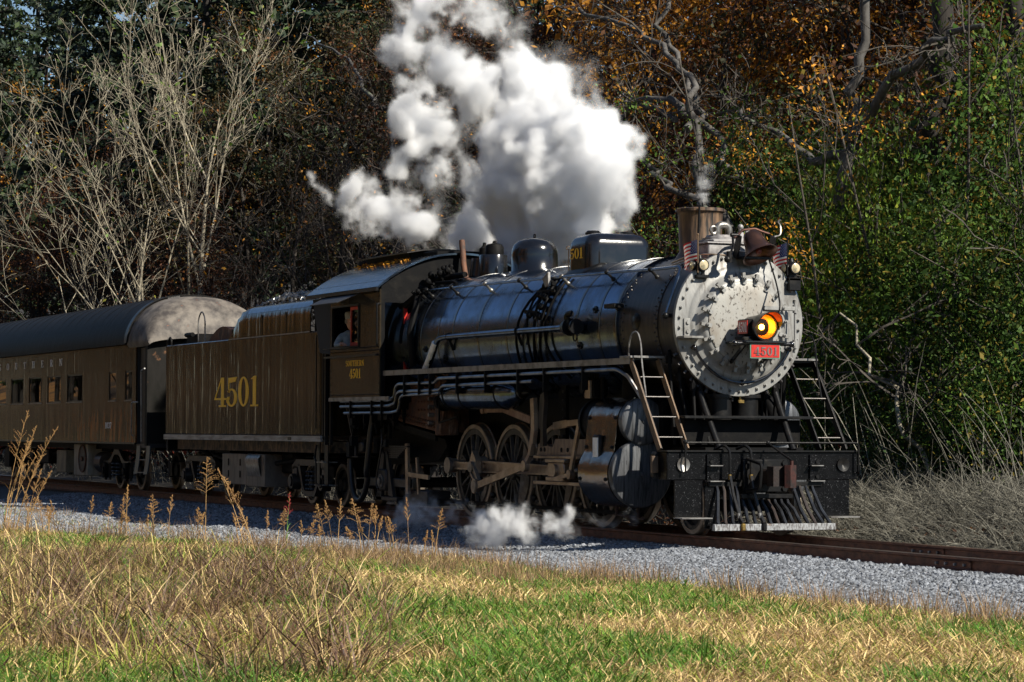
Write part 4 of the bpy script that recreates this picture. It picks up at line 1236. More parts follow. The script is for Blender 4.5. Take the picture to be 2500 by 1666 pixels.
# marker at the near end of the beam: rounded post and wooden end plate, push-pole pocket
part(MB().cbox(3.3, 3.44, -1.62, -1.44, .82, 1.2, .03), 'beam_end', BLACK, beam)
part(MB().cbox(3.40, 3.46, -1.66, -1.555, .9, 1.14, .01), 'beam_end_plate', WOOD, beam)
for sg in (-1, 1):
    part(MB().lathe([(XBM, .10), (XBM + .03, .1), (XBM + .02, .06), (XBM - .0, .001)], (0, sg * 1.30, 1.02), 'X', 20), 'push_pole_pocket', CHROME if sg < 0 else BLACK, beam)
    y0, y1 = sorted((sg * 1.42, sg * .98))
    stp = part(MB().cbox(XBM - .04, XBM - .01, y0, y1, .28, .80, .004), 'step_plate', SPECK)
    part(MB().bb(XBM - .03, XBM + .24, y0 - .01, y1 + .03, .262, .278), 'footboard', EDGE, stp)
    part(MB().bb(XBM - .0, XBM + .14, min(sg * .93, sg * .70), max(sg * .93, sg * .70), .78, .793), 'step_tread', EDGE, beam)
    part(MB().cbox(XBM, XBM + .03, min(sg * .93, sg * .74), max(sg * .93, sg * .74), .66, 1.17, .006), 'pilot_post_plate', SPECK, beam)
    for z in (.73, .85, 1.06):
        part(MB().cyl((XBM + .03, sg * .86, z), (XBM + .05, sg * .86, z), .03, n=6), 'beam_bolt', BLACK, beam)
    part(MB().bb(XBM + .03, XBM + .12, min(sg * .92, sg * .72), max(sg * .92, sg * .72), 1.0, 1.012), 'step_tread', EDGE, beam)
# pilot: vertical bars on a bottom bar
pil = part(MB().cbox(3.98, 4.06, -.98, .98, .095, .19, .006), 'pilot_bar', mat('scuffed_silver_bar', (.38, .39, .40), .45, .45, (.12, .11, .11), 14, (1, 3, 1), .44, .6, bump=.003, bscale=30, col3=(.16, .09, .04), scale3=3, stretch3=(1, 1, 1), lo3=.60, hi3=.7))
SLATM = mat('slat_paint', (.035, .038, .045), .3, .3, (.015, .015, .016), 8)
RUSTB = mat('rusty_black', (.03, .018, .014), .5, 0, (.012, .01, .009), 9)
for k in range(16):
    y = -.90 + 1.80 * k / 15
    yt = y * .86 - .02
    zt = .72 if abs(y) > .46 else .55
    part(MB().path([(XBM + .05, yt, zt + .02), (XBM + .10, yt * 1.0, zt - .08), (XBM + .20, yt + (y - yt) * .5, .38), (4.0, y, .21), (4.03, y, .18)], [.02, .026, .027, .027, .024], 8), 'pilot_slat', SLATM if k not in (1, 8, 13) else RUSTB, pil)
for y0, y1, dx, z0 in ((-.92, -.40, .02, .71), (.40, .92, .02, .71), (-.42, .42, .05, .54)):
    part(MB().cbox(XBM + dx, XBM + dx + .06, y0, y1, z0, z0 + .065, .008), 'pilot_top_rail', BLACK, pil)
for sg in (-1, 1):
    part(MB().cbox(XBM + .02, XBM + .05, min(sg * .97, sg * .80), max(sg * .97, sg * .80), .12, .72, .004).beam((XBM + .03, sg * .9, .14), (4.0, sg * .9, .14), .05, .05), 'pilot_side', SPECK, pil)
# coupler
RUSTB2 = mat('coupler_iron', (.016, .007, .005), .6, .1, (.012, .008, .007), 10, bump=.004)
cp = MB().cbox(XBM - .1, 4.05, -.11, .11, .75, .96, .03)
cp.prism([(4.0, -.12), (4.14, -.18), (4.3, -.18), (4.32, -.10), (4.2, -.05), (4.19, .06), (4.29, .10), (4.28, .19), (4.14, .2), (4.0, .12)], .72, 1.0, 'XY')
coup = part(cp, 'coupler', RUSTB2, smooth=30)
part(MB().prism([(4.19, .05), (4.3, .0), (4.36, .06), (4.33, .17), (4.21, .18)], .70, 1.02, 'XY').cyl((4.25, .14, .66), (4.25, .14, 1.08), .028, n=10), 'knuckle', REDIRON, coup)
part(MB().cbox(XBM, XBM + .06, -.36, .36, .62, 1.10, .02).path(fillet([(XBM + .1, -.33, .65), (4.12, -.3, .68), (4.15, -.28, 1.03), (XBM + .1, -.33, 1.1)], .06), .025, 8), 'coupler_pocket', BLACK, coup)
for (yy, zz) in ((-.30, .68), (-.30, 1.0), (.30, .68), (.30, 1.04)):
    part(MB().cyl((XBM + .06, yy, zz), (XBM + .09, yy, zz), .045, n=6), 'pocket_nut', BLACK, coup)
# uncoupling lever and beam hand rail
part(MB().path(fillet([(XBM + .08, -1.30, .92), (XBM + .08, -1.30, 1.33), (XBM + .08, 1.52, 1.33), (XBM + .08, 1.52, .92), (XBM + .02, 1.52, .9)], .05), .014, 8), 'beam_rail', BLACK)
part(MB().path([(XBM + .08, .02, 1.33), (4.1, .10, 1.16), (4.25, .15, 1.08)], .015, 8).ball((XBM + .08, .02, 1.33), .035, 8, 6).ball((XBM + .08, -1.3, 1.34), .035, 8, 6), 'uncoupling_lever', BLACK)
# air hoses
for y0, rr in ((-.62, .024), (-.28, .027)):
    a = part(MB().path(fillet([(XBM - .08, y0 - .12, 1.24), (XBM + .06, y0 - .05, 1.30), (XBM + .13, y0, 1.22), (XBM + .14, y0, .85)], .07), rr * .8, 8), 'brake_pipe', BLACK)
    part(MB().path([(XBM + .14, y0, .86), (XBM + .2, y0 + .02, .6), (XBM + .29, y0 + .06, .32), (XBM + .38, y0 + .08, .2)], rr, 8), 'brake_hose', HOSE, a)
    for z, x in ((.84, .14), (.30, .30)):
        part(MB().cyl((XBM + x, y0 + (.055 if z < .5 else 0), z - .03), (XBM + x - .01, y0 + (.05 if z < .5 else 0), z + .04), rr * 1.2, n=10), 'hose_clamp', BRASS if z > .5 else CHROME, a)
    part(MB().cbox(XBM + .34, XBM + .40, y0 + .05, y0 + .12, .09, .2, .015), 'glad_hand', BRASS if y0 < -.5 else BLACK, a)
# ================================================================ flags on the smokebox front
FR = mat('flag_red', (.5, .03, .03), .8, trans=.25)
FWH = mat('flag_white', (.75, .74, .7), .8, trans=.25)
FBL = mat('flag_blue', (.02, .035, .16), .8, trans=.25)
for yy, lab in ((-.72, 'small stars and stripes flag beside the smokestack, lit by the sun'), (.76, 'small dark shaded stars and stripes flag beyond the bell')):
    px = 3.04
    F = thing('flag', (px, yy, ZB + .72), lab, 'flag', 'flags on the smokebox front')
    part(MB().cyl((px, yy, ZB + .72), (px, yy, ZB + 1.26), .011, n=8).ball((px, yy, ZB + 1.27), .018, 8, 6), 'flag_pole', WOOD if yy < 0 else BLACK, F)
    base = px - .02

    def fp(u, w, yy=yy):
        """u along the fly 0..1, w down 0..1"""
        L_, H_ = .50, .36
        x = px - L_ * u * .92
        z = ZB + 1.20 - H_ * w - .10 * u * u
        y = yy + .035 * sin(u * 7 + w * 1.5) * (.3 + u) - .02 * u
        return V((x, y, z))

    for k in range(7 + 6):
        w0, w1 = k / 13, (k + 1) / 13
        u0 = .42 if k < 7 else 0.0
        mb = MB()
        n = 10
        vs = []
        for i in range(n + 1):
            u = u0 + (1 - u0) * i / n
            vs += [fp(u, w0), fp(u, w1)]
        mb.add(vs, [(2 * i, 2 * i + 1, 2 * i + 3, 2 * i + 2) for i in range(n)])
        part(mb, 'stripe', FR if k % 2 == 0 else FWH, F, smooth=80)
    mb = MB()
    n, m = 6, 7
    vs = [fp(.42 * i / n, 7 / 13 * j / m) for i in range(n + 1) for j in range(m + 1)]
    part(mb.add(vs, [(i * (m + 1) + j, i * (m + 1) + j + 1, (i + 1) * (m + 1) + j + 1, (i + 1) * (m + 1) + j) for i in range(n) for j in range(m)]), 'canton', FBL, F, smooth=80)
    mb = MB()
    for i in range(11):
        for j in range(9):
            if (i + j) % 2 == 0:
                c = fp(.42 * (i + .7) / 12, 7 / 13 * (j + .7) / 10) + V((0, -.004, 0))
                c2 = [c + V((.0095 * cos(radians(90 + 36 * q)), 0, .0095 * sin(radians(90 + 36 * q)))) * (1 if q % 2 == 0 else .45) for q in range(0)]
                ring = []
                for q in range(10):
                    r = .0125 if q % 2 == 0 else .0055
                    ring.append(c + V((r * cos(radians(90 + 36 * q)), 0, r * sin(radians(90 + 36 * q)))))
                mb.add(ring, [tuple(range(10))])
    part(mb, 'stars', FWH, F, smooth=0)

# ================================================================ engineer at the cab window
def skin_body(name, nodes, edges, root, m, parent, sub=1):
    me = bpy.data.meshes.new(name)
    me.from_pydata([n[0] for n in nodes], edges, [])
    o = bpy.data.objects.new(name, me)
    link(o, parent)
    o.modifiers.new('skin', 'SKIN').use_smooth_shade = True
    for i, n in enumerate(nodes):
        r = n[1]
        me.skin_vertices[0].data[i].radius = r if isinstance(r, tuple) else (r, r)
        me.skin_vertices[0].data[i].use_root = (i == root)
    sd = o.modifiers.new('sub', 'SUBSURF')
    sd.levels = sd.render_levels = sub
    for q in (m if isinstance(m, list) else [m]):
        me.materials.append(q)
    return o


DENIM = mat('faded_denim', (.17, .22, .27), .8, 0, (.26, .31, .35), 14, bump=.004, bscale=30)
SKINM = mat('skin', (.48, .26, .18), .55)
PX, PY, PZ = -9.62, -1.38, 2.74           # hips on the seat box
MAN = thing('person', (PX, PY, 2.08), 'person in striped cap and denim jacket leaning an arm on the cab window sill', 'person')
nodes = [
    ((PX, PY, PZ), .15), ((PX + .02, PY, PZ + .20), .155), ((PX + .06, PY - .02, PZ + .42), .17), ((PX + .08, PY - .03, PZ + .54), .12), ((PX + .10, PY - .03, PZ + .62), .055),
    ((PX + .08, PY - .19, PZ + .50), .075), ((PX + .10, PY - .28, PZ + .36), .062), ((PX + .16, PY - .33, PZ + .30), .05), ((PX + .42, PY - .30, PZ + .33), .043),
    ((PX + .08, PY + .19, PZ + .50), .075), ((PX + .14, PY + .26, PZ + .26), .06), ((PX + .40, PY + .20, PZ + .20), .045),
    ((PX + .06, PY - .1, PZ - .03), .10), ((PX + .46, PY - .12, PZ - .02), .08), ((PX + .48, PY - .12, PZ - .38), .055), ((PX + .47, PY - .12, PZ - .5), .05), ((PX + .62, PY - .12, PZ - .51), .045),
    ((PX + .06, PY + .1, PZ - .03), .10), ((PX + .46, PY + .12, PZ - .02), .08), ((PX + .48, PY + .12, PZ - .38), .055), ((PX + .47, PY + .12, PZ - .5), .05), ((PX + .62, PY + .12, PZ - .51), .045)]
edges = [(0, 1), (1, 2), (2, 3), (3, 4), (2, 5), (5, 6), (6, 7), (7, 8), (2, 9), (9, 10), (10, 11), (0, 12), (12, 13), (13, 14), (14, 15), (15, 16), (0, 17), (17, 18), (18, 19), (19, 20), (20, 21)]
skin_body('body', nodes, edges, 0, DENIM, MAN)
hd = V((PX + .14, PY - .04, PZ + .76))
mb = MB()
rings = []
for t, rx, ry, ox in ((-.145, .03, .028, .03), (-.125, .055, .045, .03), (-.09, .078, .058, .018), (-.04, .09, .068, .006), (.01, .097, .073, 0), (.06, .098, .074, -.006), (.10, .085, .066, -.01), (.13, .05, .04, -.012)):
    rings.append([hd + V((ox + rx * cos(2 * pi * k / 16), ry * sin(2 * pi * k / 16), t)) for k in range(16)])
mb.rings(rings)
mb.add([hd + V(p) for p in ((.09, -.014, .01), (.09, .014, .01), (.125, 0, -.038), (.09, -.018, -.045), (.09, .018, -.045))], [(0, 2, 1), (0, 3, 2), (1, 2, 4), (3, 4, 2)])
for sg in (-1, 1):
    mb.ball(hd + V((-.01, sg * .076, -.01)), .024, 8, 6, (.7, .4, 1.2))
head = part(mb, 'head', SKINM, MAN, smooth=60)
for sg in (-1, 1):
    part(MB().ball(hd + V((.085, sg * .03, .012)), .011, 8, 6), 'eye', WHITE, head)
part(MB().box(hd + V((.082, 0, -.078)), (.02, .045, .008)), 'mouth', mat('lips', (.30, .10, .08), .5), head)
part(MB().lathe([(-.03, .09), (.03, .093), (.06, .075), (.0, .085)], (0, 0, 0), 'Z', 16).moved(hd + V((-.025, 0, .0))), 'hair', mat('grey_hair', (.2, .18, .16), .8), MAN)
CAPM = bpy.data.materials.new('hickory_stripe')
CAPM.use_nodes = True
_n, _l = CAPM.node_tree.nodes, CAPM.node_tree.links
wv = _n.new('ShaderNodeTexWave'); wv.inputs['Scale'].default_value = 26; tc = _n.new('ShaderNodeTexCoord')
_l.new(tc.outputs['Object'], wv.inputs['Vector'])
rp = _n.new('ShaderNodeValToRGB'); rp.color_ramp.elements[0].color = (.05, .055, .075, 1); rp.color_ramp.elements[1].color = (.62, .62, .6, 1)
rp.color_ramp.elements[0].position = .42; rp.color_ramp.elements[1].position = .58
_l.new(wv.outputs['Fac'], rp.inputs[0]); _l.new(rp.outputs[0], _n['Principled BSDF'].inputs['Base Color'])
_n['Principled BSDF'].inputs['Roughness'].default_value = .85
cap = part(MB().rings([[hd + V((-.008 + rx * cos(2 * pi * k / 20), ry * sin(2 * pi * k / 20), t)) for k in range(20)] for t, rx, ry in ((.055, .108, .085), (.09, .112, .09), (.15, .118, .098), (.185, .10, .085), (.195, .05, .04))]), 'cap', CAPM, MAN, smooth=70)
part(MB().prism([(.06, -.07), (.14, -.06), (.175, 0), (.14, .06), (.06, .07)], .062, .072, 'XY').moved((hd.x, hd.y, hd.z)), 'cap_peak', CAPM, cap)
# hands: palm and five fingers
for (hx, hy, hz, cl) in ((PX + .46, PY - .30, PZ + .335, -1), (PX + .44, PY + .19, PZ + .20, 1)):
    nd = [((hx - .03, hy, hz), .032), ((hx + .045, hy, hz - .003), (.022, .04))]
    ed = [(0, 1)]
    for k, (off, ln) in enumerate(((-.033, .06), (-.011, .075), (.011, .072), (.032, .055))):
        a = len(nd)
        nd += [((hx + .06, hy + off, hz - .004), .011), ((hx + .06 + ln * .55, hy + off * 1.05, hz - .012), .010), ((hx + .06 + ln * .85, hy + off * 1.05, hz - .038), .008)]
        ed += [(1, a), (a, a + 1), (a + 1, a + 2)]
    a = len(nd)
    nd += [((hx + .0, hy + cl * .045, hz - .008), .013), ((hx + .035, hy + cl * .068, hz - .018), .011), ((hx + .062, hy + cl * .07, hz - .03), .009)]
    ed += [(0, a), (a, a + 1), (a + 1, a + 2)]
    skin_body('hand', nd, ed, 0, SKINM, MAN, 1)
part(MB().cbox(-9.78, -9.15, -1.52, -1.1, 2.09, 2.60, .02), 'seat_box', SOOT)

# ================================================================ tender
TEN = thing('tender', (-16.0, 0, 0), 'dark brown tender with yellow number 4501 coupled behind the cab', 'tender')
TP = lambda mb, name, m, parent=TEN, smooth=38: mb.build(name, m, parent, smooth)
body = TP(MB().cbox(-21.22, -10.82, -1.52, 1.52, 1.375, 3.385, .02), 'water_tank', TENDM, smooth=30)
bk = []
XB0, XB1 = -16.62, -11.45
outl = [(XB1, 3.37), (XB1, 3.95), (XB1 + .02, 4.02)] + [(-15.5, 4.02), (-15.75, 3.98), (-15.95, 3.85), (-16.15, 3.6), (-16.35, 3.47), (XB0, 3.40), (XB0, 3.37)]
for sg in (-1, 1):
    # side of the bunker, its top rolled inward
    mb = MB()
    prof = [(1.515, 3.37), (1.515, 3.72), (1.50, 3.84), (1.46, 3.93), (1.40, 3.99), (1.30, 4.03), (1.18, 4.05)]
    cols = []
    xs = [XB1 - (XB1 - XB0) * i / 26 for i in range(27)]
    for x in xs:
        # height limit of the sloping rear end
        if x > -15.55:
            zl = 9.9
        else:
            t = (x + 15.55) / (XB0 + 15.55)
            zl = 4.06 - .66 * (3 * t * t - 2 * t ** 3)
        cols.append([(x, sg * y, min(z, zl)) for y, z in prof] + [(x, sg * (y - .02), min(z, zl) - .015) for y, z in reversed(prof)])
    mb.rings(cols)
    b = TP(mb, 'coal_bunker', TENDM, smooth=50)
    roll = MB().rings([[(x, sg * (y + .004), z + .003) for y, z in ((1.485, 3.875), (1.46, 3.93), (1.40, 3.99), (1.30, 4.03), (1.18, 4.052), (1.18, 4.04), (1.3, 4.015), (1.39, 3.975), (1.45, 3.915), (1.478, 3.87))] for x in (XB1 + .003, -13.3, -15.4)])
    TP(roll, 'rolled_edge', BLUEBLK, b, smooth=60)
    for x in (-12.9, -14.4):
        TP(MB().bb(x - .03, x + .03, sg * 1.519 - .004, sg * 1.519 + .004, 3.4, 3.82), 'bunker_seam', TENDM, b)
    TP(MB().bb(XB0, XB1, sg * 1.522 - .006, sg * 1.522 + .006, 3.372, 3.392), 'seam_strip', EDGE, b)
TP(MB().bb(-11.5, -11.46, -1.4, 1.4, 3.38, 4.0), 'bunker_bulkhead', SOOT)
TP(MB().bb(-16.6, -16.56, -1.45, 1.45, 3.38, 3.6), 'bunker_bulkhead', SOOT)
for sg in (-1, 1):
    TP(MB().bb(-21.26, -10.70, sg * 1.535 - .02, sg * 1.535 + .02, 1.262, 1.372), 'sill_band', mat('sill_silver', (.36, .36, .36), .45, .3, (.18, .17, .16), 5, (.4, 1, 3)) if sg < 0 else bpy.data.materials['sill_silver'])
    TP(MB().bb(-12.6, -12.4, sg * 1.559 - .003, sg * 1.559 + .003, 1.285, 1.345), 'sill_latch', BLACK)
TP(MB().bb(-21.0, -10.9, -1.3, 1.3, 1.04, 1.26), 'frame_sill', mat('rusted_sill', (.06, .04, .025), .7, 0, (.20, .13, .07), 7, (1.5, 1, .6), .45, .62, bump=.006, bscale=14, col3=(.02, .016, .013), scale3=5, lo3=.5, hi3=.6))
lettering('tender_number', '4501', YELLOW, TEN, lambda s, t: ((-16.06 + s, -1.521, 1.965 + t), (0, -1, 0)), .62, .13, 2.02)
TP(MB().path(fillet([(-21.3, -1.48, 1.2), (-21.3, -1.48, 3.45), (-21.05, -1.48, 3.58), (-20.95, -1.48, 3.5), (-20.95, -1.48, 3.38)], .1), .02, 8), 'grab_iron', BLACK)
TP(MB().path(fillet([(-19.65, -1.25, 3.36), (-19.65, -1.25, 3.95), (-19.4, -1.25, 4.12), (-19.15, -1.25, 3.95), (-19.15, -1.25, 3.36)], .22, 6), .017, 8), 'hoop_rail', EDGE)
TP(MB().rings([[(-19.0 + 2.3 * i / 10, -1.25 + 1.5 * j, 3.37 + (.34 * sin(pi * i / 10) if q else 0)) for j, q in ((0, 0), (0, 1), (.5, 1), (1, 1), (1, 0))] for i in range(11)]), 'water_hatch_cover', RUST, smooth=50)
TP(MB().cbox(-20.7, -19.8, -1.2, .9, 3.37, 3.62, .02).cyl((-20.4, -1.3, 3.6), (-19.9, -1.3, 3.6), .05, n=8), 'deck_box', SOOT)
# corner posts, pipes and steps at the cab end
TP(MB().bb(-10.86, -10.72, -1.5, -1.42, 1.38, 3.4), 'corner_post', BLACK, smooth=0)
TP(MB().bb(-10.66, -10.60, -1.5, -1.44, 1.2, 3.5), 'corner_post', BLACK, smooth=0)
TP(MB().bb(-10.5, -10.44, -1.45, -1.4, 1.2, 3.2), 'corner_post', BLACK, smooth=0)
TP(MB().path([(-10.95, -1.56, 1.5), (-10.95, -1.56, 3.3)], .016, 6).path(fillet([(-11.2, -1.45, 1.2), (-11.2, -1.5, .95), (-11.1, -1.5, .9), (-11.1, -1.5, .45), (-10.75, -1.5, .42)], .05), .02, 6), 'grab_iron', BLACK)
for zz in (.42, .86):
    TP(MB().bb(-11.2, -10.7, -1.5, -1.2, zz, zz + .02), 'step_tread', EDGE)
TP(MB().beam((-10.72, -1.42, 1.25), (-10.72, -1.42, .42), .02, .2).beam((-11.18, -1.42, 1.25), (-11.18, -1.42, .42), .02, .2), 'step_hanger', BLACK)
TP(MB().bb(-21.4, -21.25, -1.45, 1.45, 1.0, 1.36).cbox(-22.2, -21.3, -.14, .14, .75, 1.0, .03).bb(-21.7, -21.4, -1.35, -1.0, .4, .42).bb(-21.7, -21.4, -1.35, -1.0, .75, .77).beam((-21.42, -1.36, 1.2), (-21.42, -1.36, .4), .02, .1), 'rear_beam', SOOT, smooth=0)
# boxes between the trucks
BOXM = mat('tool_box_paint', (.19, .165, .14), .5, .15, (.10, .085, .07), 4, (2, 1, .4), .42, .64, bump=.003, bscale=16)
tb = TP(MB().cbox(-17.66, -15.96, -1.30, -.7, .33, .98, .012), 'tool_box', BOXM)
TP(MB().cbox(-15.90, -14.72, -1.32, -.7, .31, .985, .012), 'tool_box', BOXM)
TP(MB().sheet([(-1.33, .97), (-1.40, .88), (-1.37, .7), (-1.325, .52)], -15.8, -14.95, 'YZ', .01), 'splash_sheet', CHROME, smooth=50)
for x in (-17.2, -16.4):
    for z in (.55, .8):
        TP(MB().cbox(x - .02, x + .02, -1.32, -1.30, z - .07, z + .07, .004), 'box_latch', BLACK, tb)
ug = MB()
random.seed(5)
for k in range(24):
    x = random.uniform(-20.8, -11.2)
    ug.cyl((x, random.uniform(-1.2, -.6), random.uniform(.75, 1.02)), (x + random.uniform(-1.2, 1.2), random.uniform(-1.2, -.6), random.uniform(.75, 1.02)), random.uniform(.015, .05), n=6)
ug.cbox(-14.6, -13.9, -1.0, 1.0, .6, 1.03, .03).cbox(-18.6, -18.0, -1.0, 1.0, .6, 1.03, .03)
TP(ug, 'brake_piping', SOOT)['kind'] = 'stuff'


# trucks shared by tender (cast frames with coil springs)
def truck_wheel(x, R_, parent, sg):
    t, b, c = wheel_mb(R_, 0, rim=.05)
    b.lathe([(-.75, .1), (-.70, R_ - .1)], (0, 0, 0), 'Y', 28)
    if sg < 0:
        t, b = t.mirror_y(), b.mirror_y()
    w = b.moved((x, 0, R_)).build('wheel', WB, parent)
    t.moved((x, 0, R_)).build('tyre', TYRE, w)


def tender_truck(xc, wb):
    fo = None
    for sg in (-1, 1):
        a, b = sorted((sg * 1.16, sg * 1.04))
        h = wb / 2
        pts = [(xc - h - .16, .78), (xc - h + .1, .90), (xc + h - .1, .90), (xc + h + .16, .78), (xc + h + .16, .70), (xc + h - .12, .72), (xc + .42, .42), (xc + .30, .20), (xc - .30, .20), (xc - .42, .42), (xc - h + .12, .72), (xc - h - .16, .70)]
        o = MB().prism(pts[:6] + [(xc + h - .25, .78), (xc - h + .25, .78)] + pts[10:], a, b, 'XZ').prism([(xc + h - .3, .8), (xc + h - .18, .8), (xc + .42, .3), (xc + .3, .18), (xc - .3, .18), (xc - .42, .3), (xc - h + .18, .8), (xc - h + .3, .8), (xc - .36, .38), (xc - .26, .28), (xc + .26, .28), (xc + .36, .38)], a, b, 'XZ').build('truck_side_frame', GRAPH, TEN)
        fo = fo or o
        for x in (xc - h, xc + h):
            MB().cyl((x, sg * 1.06, .46), (x, sg * 1.24, .46), .17, .15, 18).cyl((x, sg * 1.24, .46), (x, sg * 1.27, .46), .10, n=14).box((x, sg * 1.08, .62), (.26, .16, .3)).build('journal_box', GRAPH, o)
        for dx in (-.15, 0, .15):
            mb = MB()
            for q in range(5):
                mb.torus((xc + dx, sg * 1.1, .32 + .085 * q), .06, .022, 'Z', 12, 6)
            mb.build('coil_spring', GRAPH, o)
        for x in (xc - h, xc + h):
            truck_wheel(x, .42, TEN, -sg)
    for x in (xc - wb / 2, xc + wb / 2):
        MB().cyl((x, -.7, .42), (x, .7, .42), .08, n=10).build('axle', SOOT, TEN)
    MB().cbox(xc - .25, xc + .25, -1.0, 1.0, .55, .98, .03).build('bolster', SOOT, TEN)


tender_truck(-19.73, 1.9)
tender_truck(-12.45, 1.75)

# ================================================================ coal
random.seed(9)
lump = []
for k in range(6):
    bm = bmesh.new()
    bmesh.ops.create_icosphere(bm, subdivisions=1, radius=1)
    for v in bm.verts:
        v.co *= random.uniform(.65, 1.15)
    lump.append(([v.co.copy() for v in bm.verts], [[v.index for v in f.verts] for f in bm.faces]))
    bm.free()
mb = MB()
for k in range(2600):
    x, y = random.uniform(-16.2, -11.55), random.uniform(-1.16, 1.16)
    top = 4.02 + .36 * (1 - (abs(y) / 1.3) ** 2) * min(1, (x + 16.5) / 1.6) + .08 * noise.noise((x * 1.3, y * 1.3, 0))
    z = top - random.uniform(0, .10)
    vs, fs = random.choice(lump)
    s = random.uniform(.035, .085)
    Rm = Euler((random.random() * 6, random.random() * 6, random.random() * 6)).to_matrix()
    mb.add([Rm @ (p * s) + V((x, y, z)) for p in vs], fs)
coal = mb.build('coal', COALM, None, smooth=0, fix=False)
tag(coal, 'heap of glinting coal filling the tender bunker', 'coal', kind='stuff')

# ================================================================ passenger coach
COA = thing('passenger_coach', (-36.0, 0, 0), 'dark brown passenger coach with black arched roof lettered SOUTHERN behind the tender', 'coach')
CPn = lambda mb, name, m, parent=COA, smooth=38: mb.build(name, m, parent, smooth)
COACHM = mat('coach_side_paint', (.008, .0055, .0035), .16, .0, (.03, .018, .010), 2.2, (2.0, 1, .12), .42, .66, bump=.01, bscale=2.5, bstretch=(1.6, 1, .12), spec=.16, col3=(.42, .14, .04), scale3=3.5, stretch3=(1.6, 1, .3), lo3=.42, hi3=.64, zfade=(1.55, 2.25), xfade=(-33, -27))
ROOFM = mat('coach_roof_black', (.008, .008, .009), .5, .0, (.018, .018, .02), 2.6, (2.5, .5, .5), .45, .68, spec=.03, bump=.008, bscale=4, bstretch=(3, .5, .5))
XE, XR = -23.8, -47.6
wins = []
x = XR + 1.6
# main windows (left edge, right edge) from measurement, continued to the rear
main_w = [(-30.32, -28.75), (-32.42, -30.98), (-34.50, -33.06), (-36.60, -35.15), (-38.70, -37.25), (-40.8, -39.35), (-42.9, -41.45), (-45.0, -43.55)]
small_w = [(-26.62, -25.62), (-24.75, -24.05)]
small_w = [(-26.22, -25.55), (-24.74, -24.12)]
allw = sorted([(a, b, 2.20, 2.87) for a, b in main_w] + [(a, b, 2.18, 2.86) for a, b in small_w])
for sg in (-1, 1):
    y0, y1 = sorted((sg * 1.50, sg * 1.46))
    mb = MB()
    mb.bb(XR, XE, y0, y1, 1.17, 2.17)
    mb.bb(XR, XE, y0, y1, 2.88, 3.52)
    e = XR
    for a, b, z0, z1 in allw:
        mb.bb(e, a, y0, y1, 2.17, 2.88)
        e = b
    mb.bb(e, XE, y0, y1, 2.17, 2.88)
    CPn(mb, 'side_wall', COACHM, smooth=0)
    for a, b, z0, z1 in allw:
        f = MB()
        for (p, q_, r_, s_) in ((a, b, 2.17, 2.205), (a, b, 2.845, 2.88), (a, a + .05, 2.205, 2.845), (b - .05, b, 2.205, 2.845)):
            f.bb(p, q_, sg * 1.478 - .012, sg * 1.478 + .012, r_, s_)
        wo = CPn(f, 'window', BLACK, smooth=0)
        CPn(MB().bb(a - .02, b + .02, sg * 1.505 - .012, sg * 1.505 + .012, 2.155, 2.175), 'window_sill', EDGE, wo)
        CPn(MB().bb(a + .05, b - .05, sg * 1.478 - .003, sg * 1.478 + .003, 2.205, 2.845), 'pane', GLASSM, wo)
    CPn(MB().bb(XR, XE + .02, sg * 1.51 - .02, sg * 1.51 + .02, 1.13, 1.17), 'side_sill', BLACK)


def croof(y, top=4.66, eave=3.50, w=1.56):
    return eave + (top - eave) * max(0.0, 1 - (abs(y) / w) ** 2.5) ** .55


ys = [-1.56 * cos(pi * i / 36) for i in range(37)]
ys = [-1.56 * (cos(pi * i / 36)) for i in range(37)]
CPn(MB().sheet([(y, croof(y)) for y in ys], XR, XE - .6, 'YZ', .04), 'roof', ROOFM, smooth=50)
random.seed(13)
for k in range(26):
    x = XE - .9 - k * .88
    CPn(MB().sheet([(y * 1.004, croof(y) + .03) for y in ys], x - .02, x + .02, 'YZ', .02), 'roof_seam', ROOFM, smooth=50)
# vestibule and rounded hood end
HOODM = mat('hood_grey', (.16, .14, .12), .7, 0, (.05, .043, .04), 3, (1, 1, 1), .40, .62, bump=.012, bscale=5, col3=(.26, .09, .04), scale3=6, lo3=.64, hi3=.72)
prof = [(XE - .62, 1.0), (XE - .2, .995), (XE + .2, .97), (XE + .55, .90), (XE + .8, .78), (XE + .98, .60), (XE + 1.1, .36), (XE + 1.15, .16)]
rings = []
for x, k in prof:
    rings.append([(x, y * (.985 + .015 * k), 3.50 + (croof(y) - 3.50) * k + .01) for y in ys] + [(x, y * .96, 3.46 + (croof(y) - 3.55) * k * .9) for y in reversed(ys)])
CPn(MB().rings(rings), 'roof_hood', HOODM, smooth=60)
CPn(MB().sheet([(y * 1.01, croof(y) + .035) for y in ys], XE - .72, XE - .5, 'YZ', .03), 'hood_band', BLACK, smooth=50)
CPn(MB().cbox(XE - .7, XE - .62, -.9, -.78, 4.4, 4.62, .01).cyl((XE - .5, -.6, 4.60), (XE - .5, -.3, 4.66), .04, n=8), 'roof_vent', BLACK)
VM = mat('vestibule_dark', (.012, .012, .013), .5)
CPn(MB().bb(XE - .06, XE, -1.46, 1.46, 1.1, 3.5), 'vestibule_bulkhead', VM, smooth=0)
CPn(MB().bb(XE, XE + 1.0, -1.46, 1.46, 1.05, 1.15), 'vestibule_floor', VM, smooth=0)
ENDM = mat('end_wall_grey', (.010, .009, .008), .6, .0, (.004, .004, .003), 4, (1, 1, .4), .42, .64, spec=.15, bump=.004, col3=(.16, .08, .04), scale3=4, lo3=.62, hi3=.72)
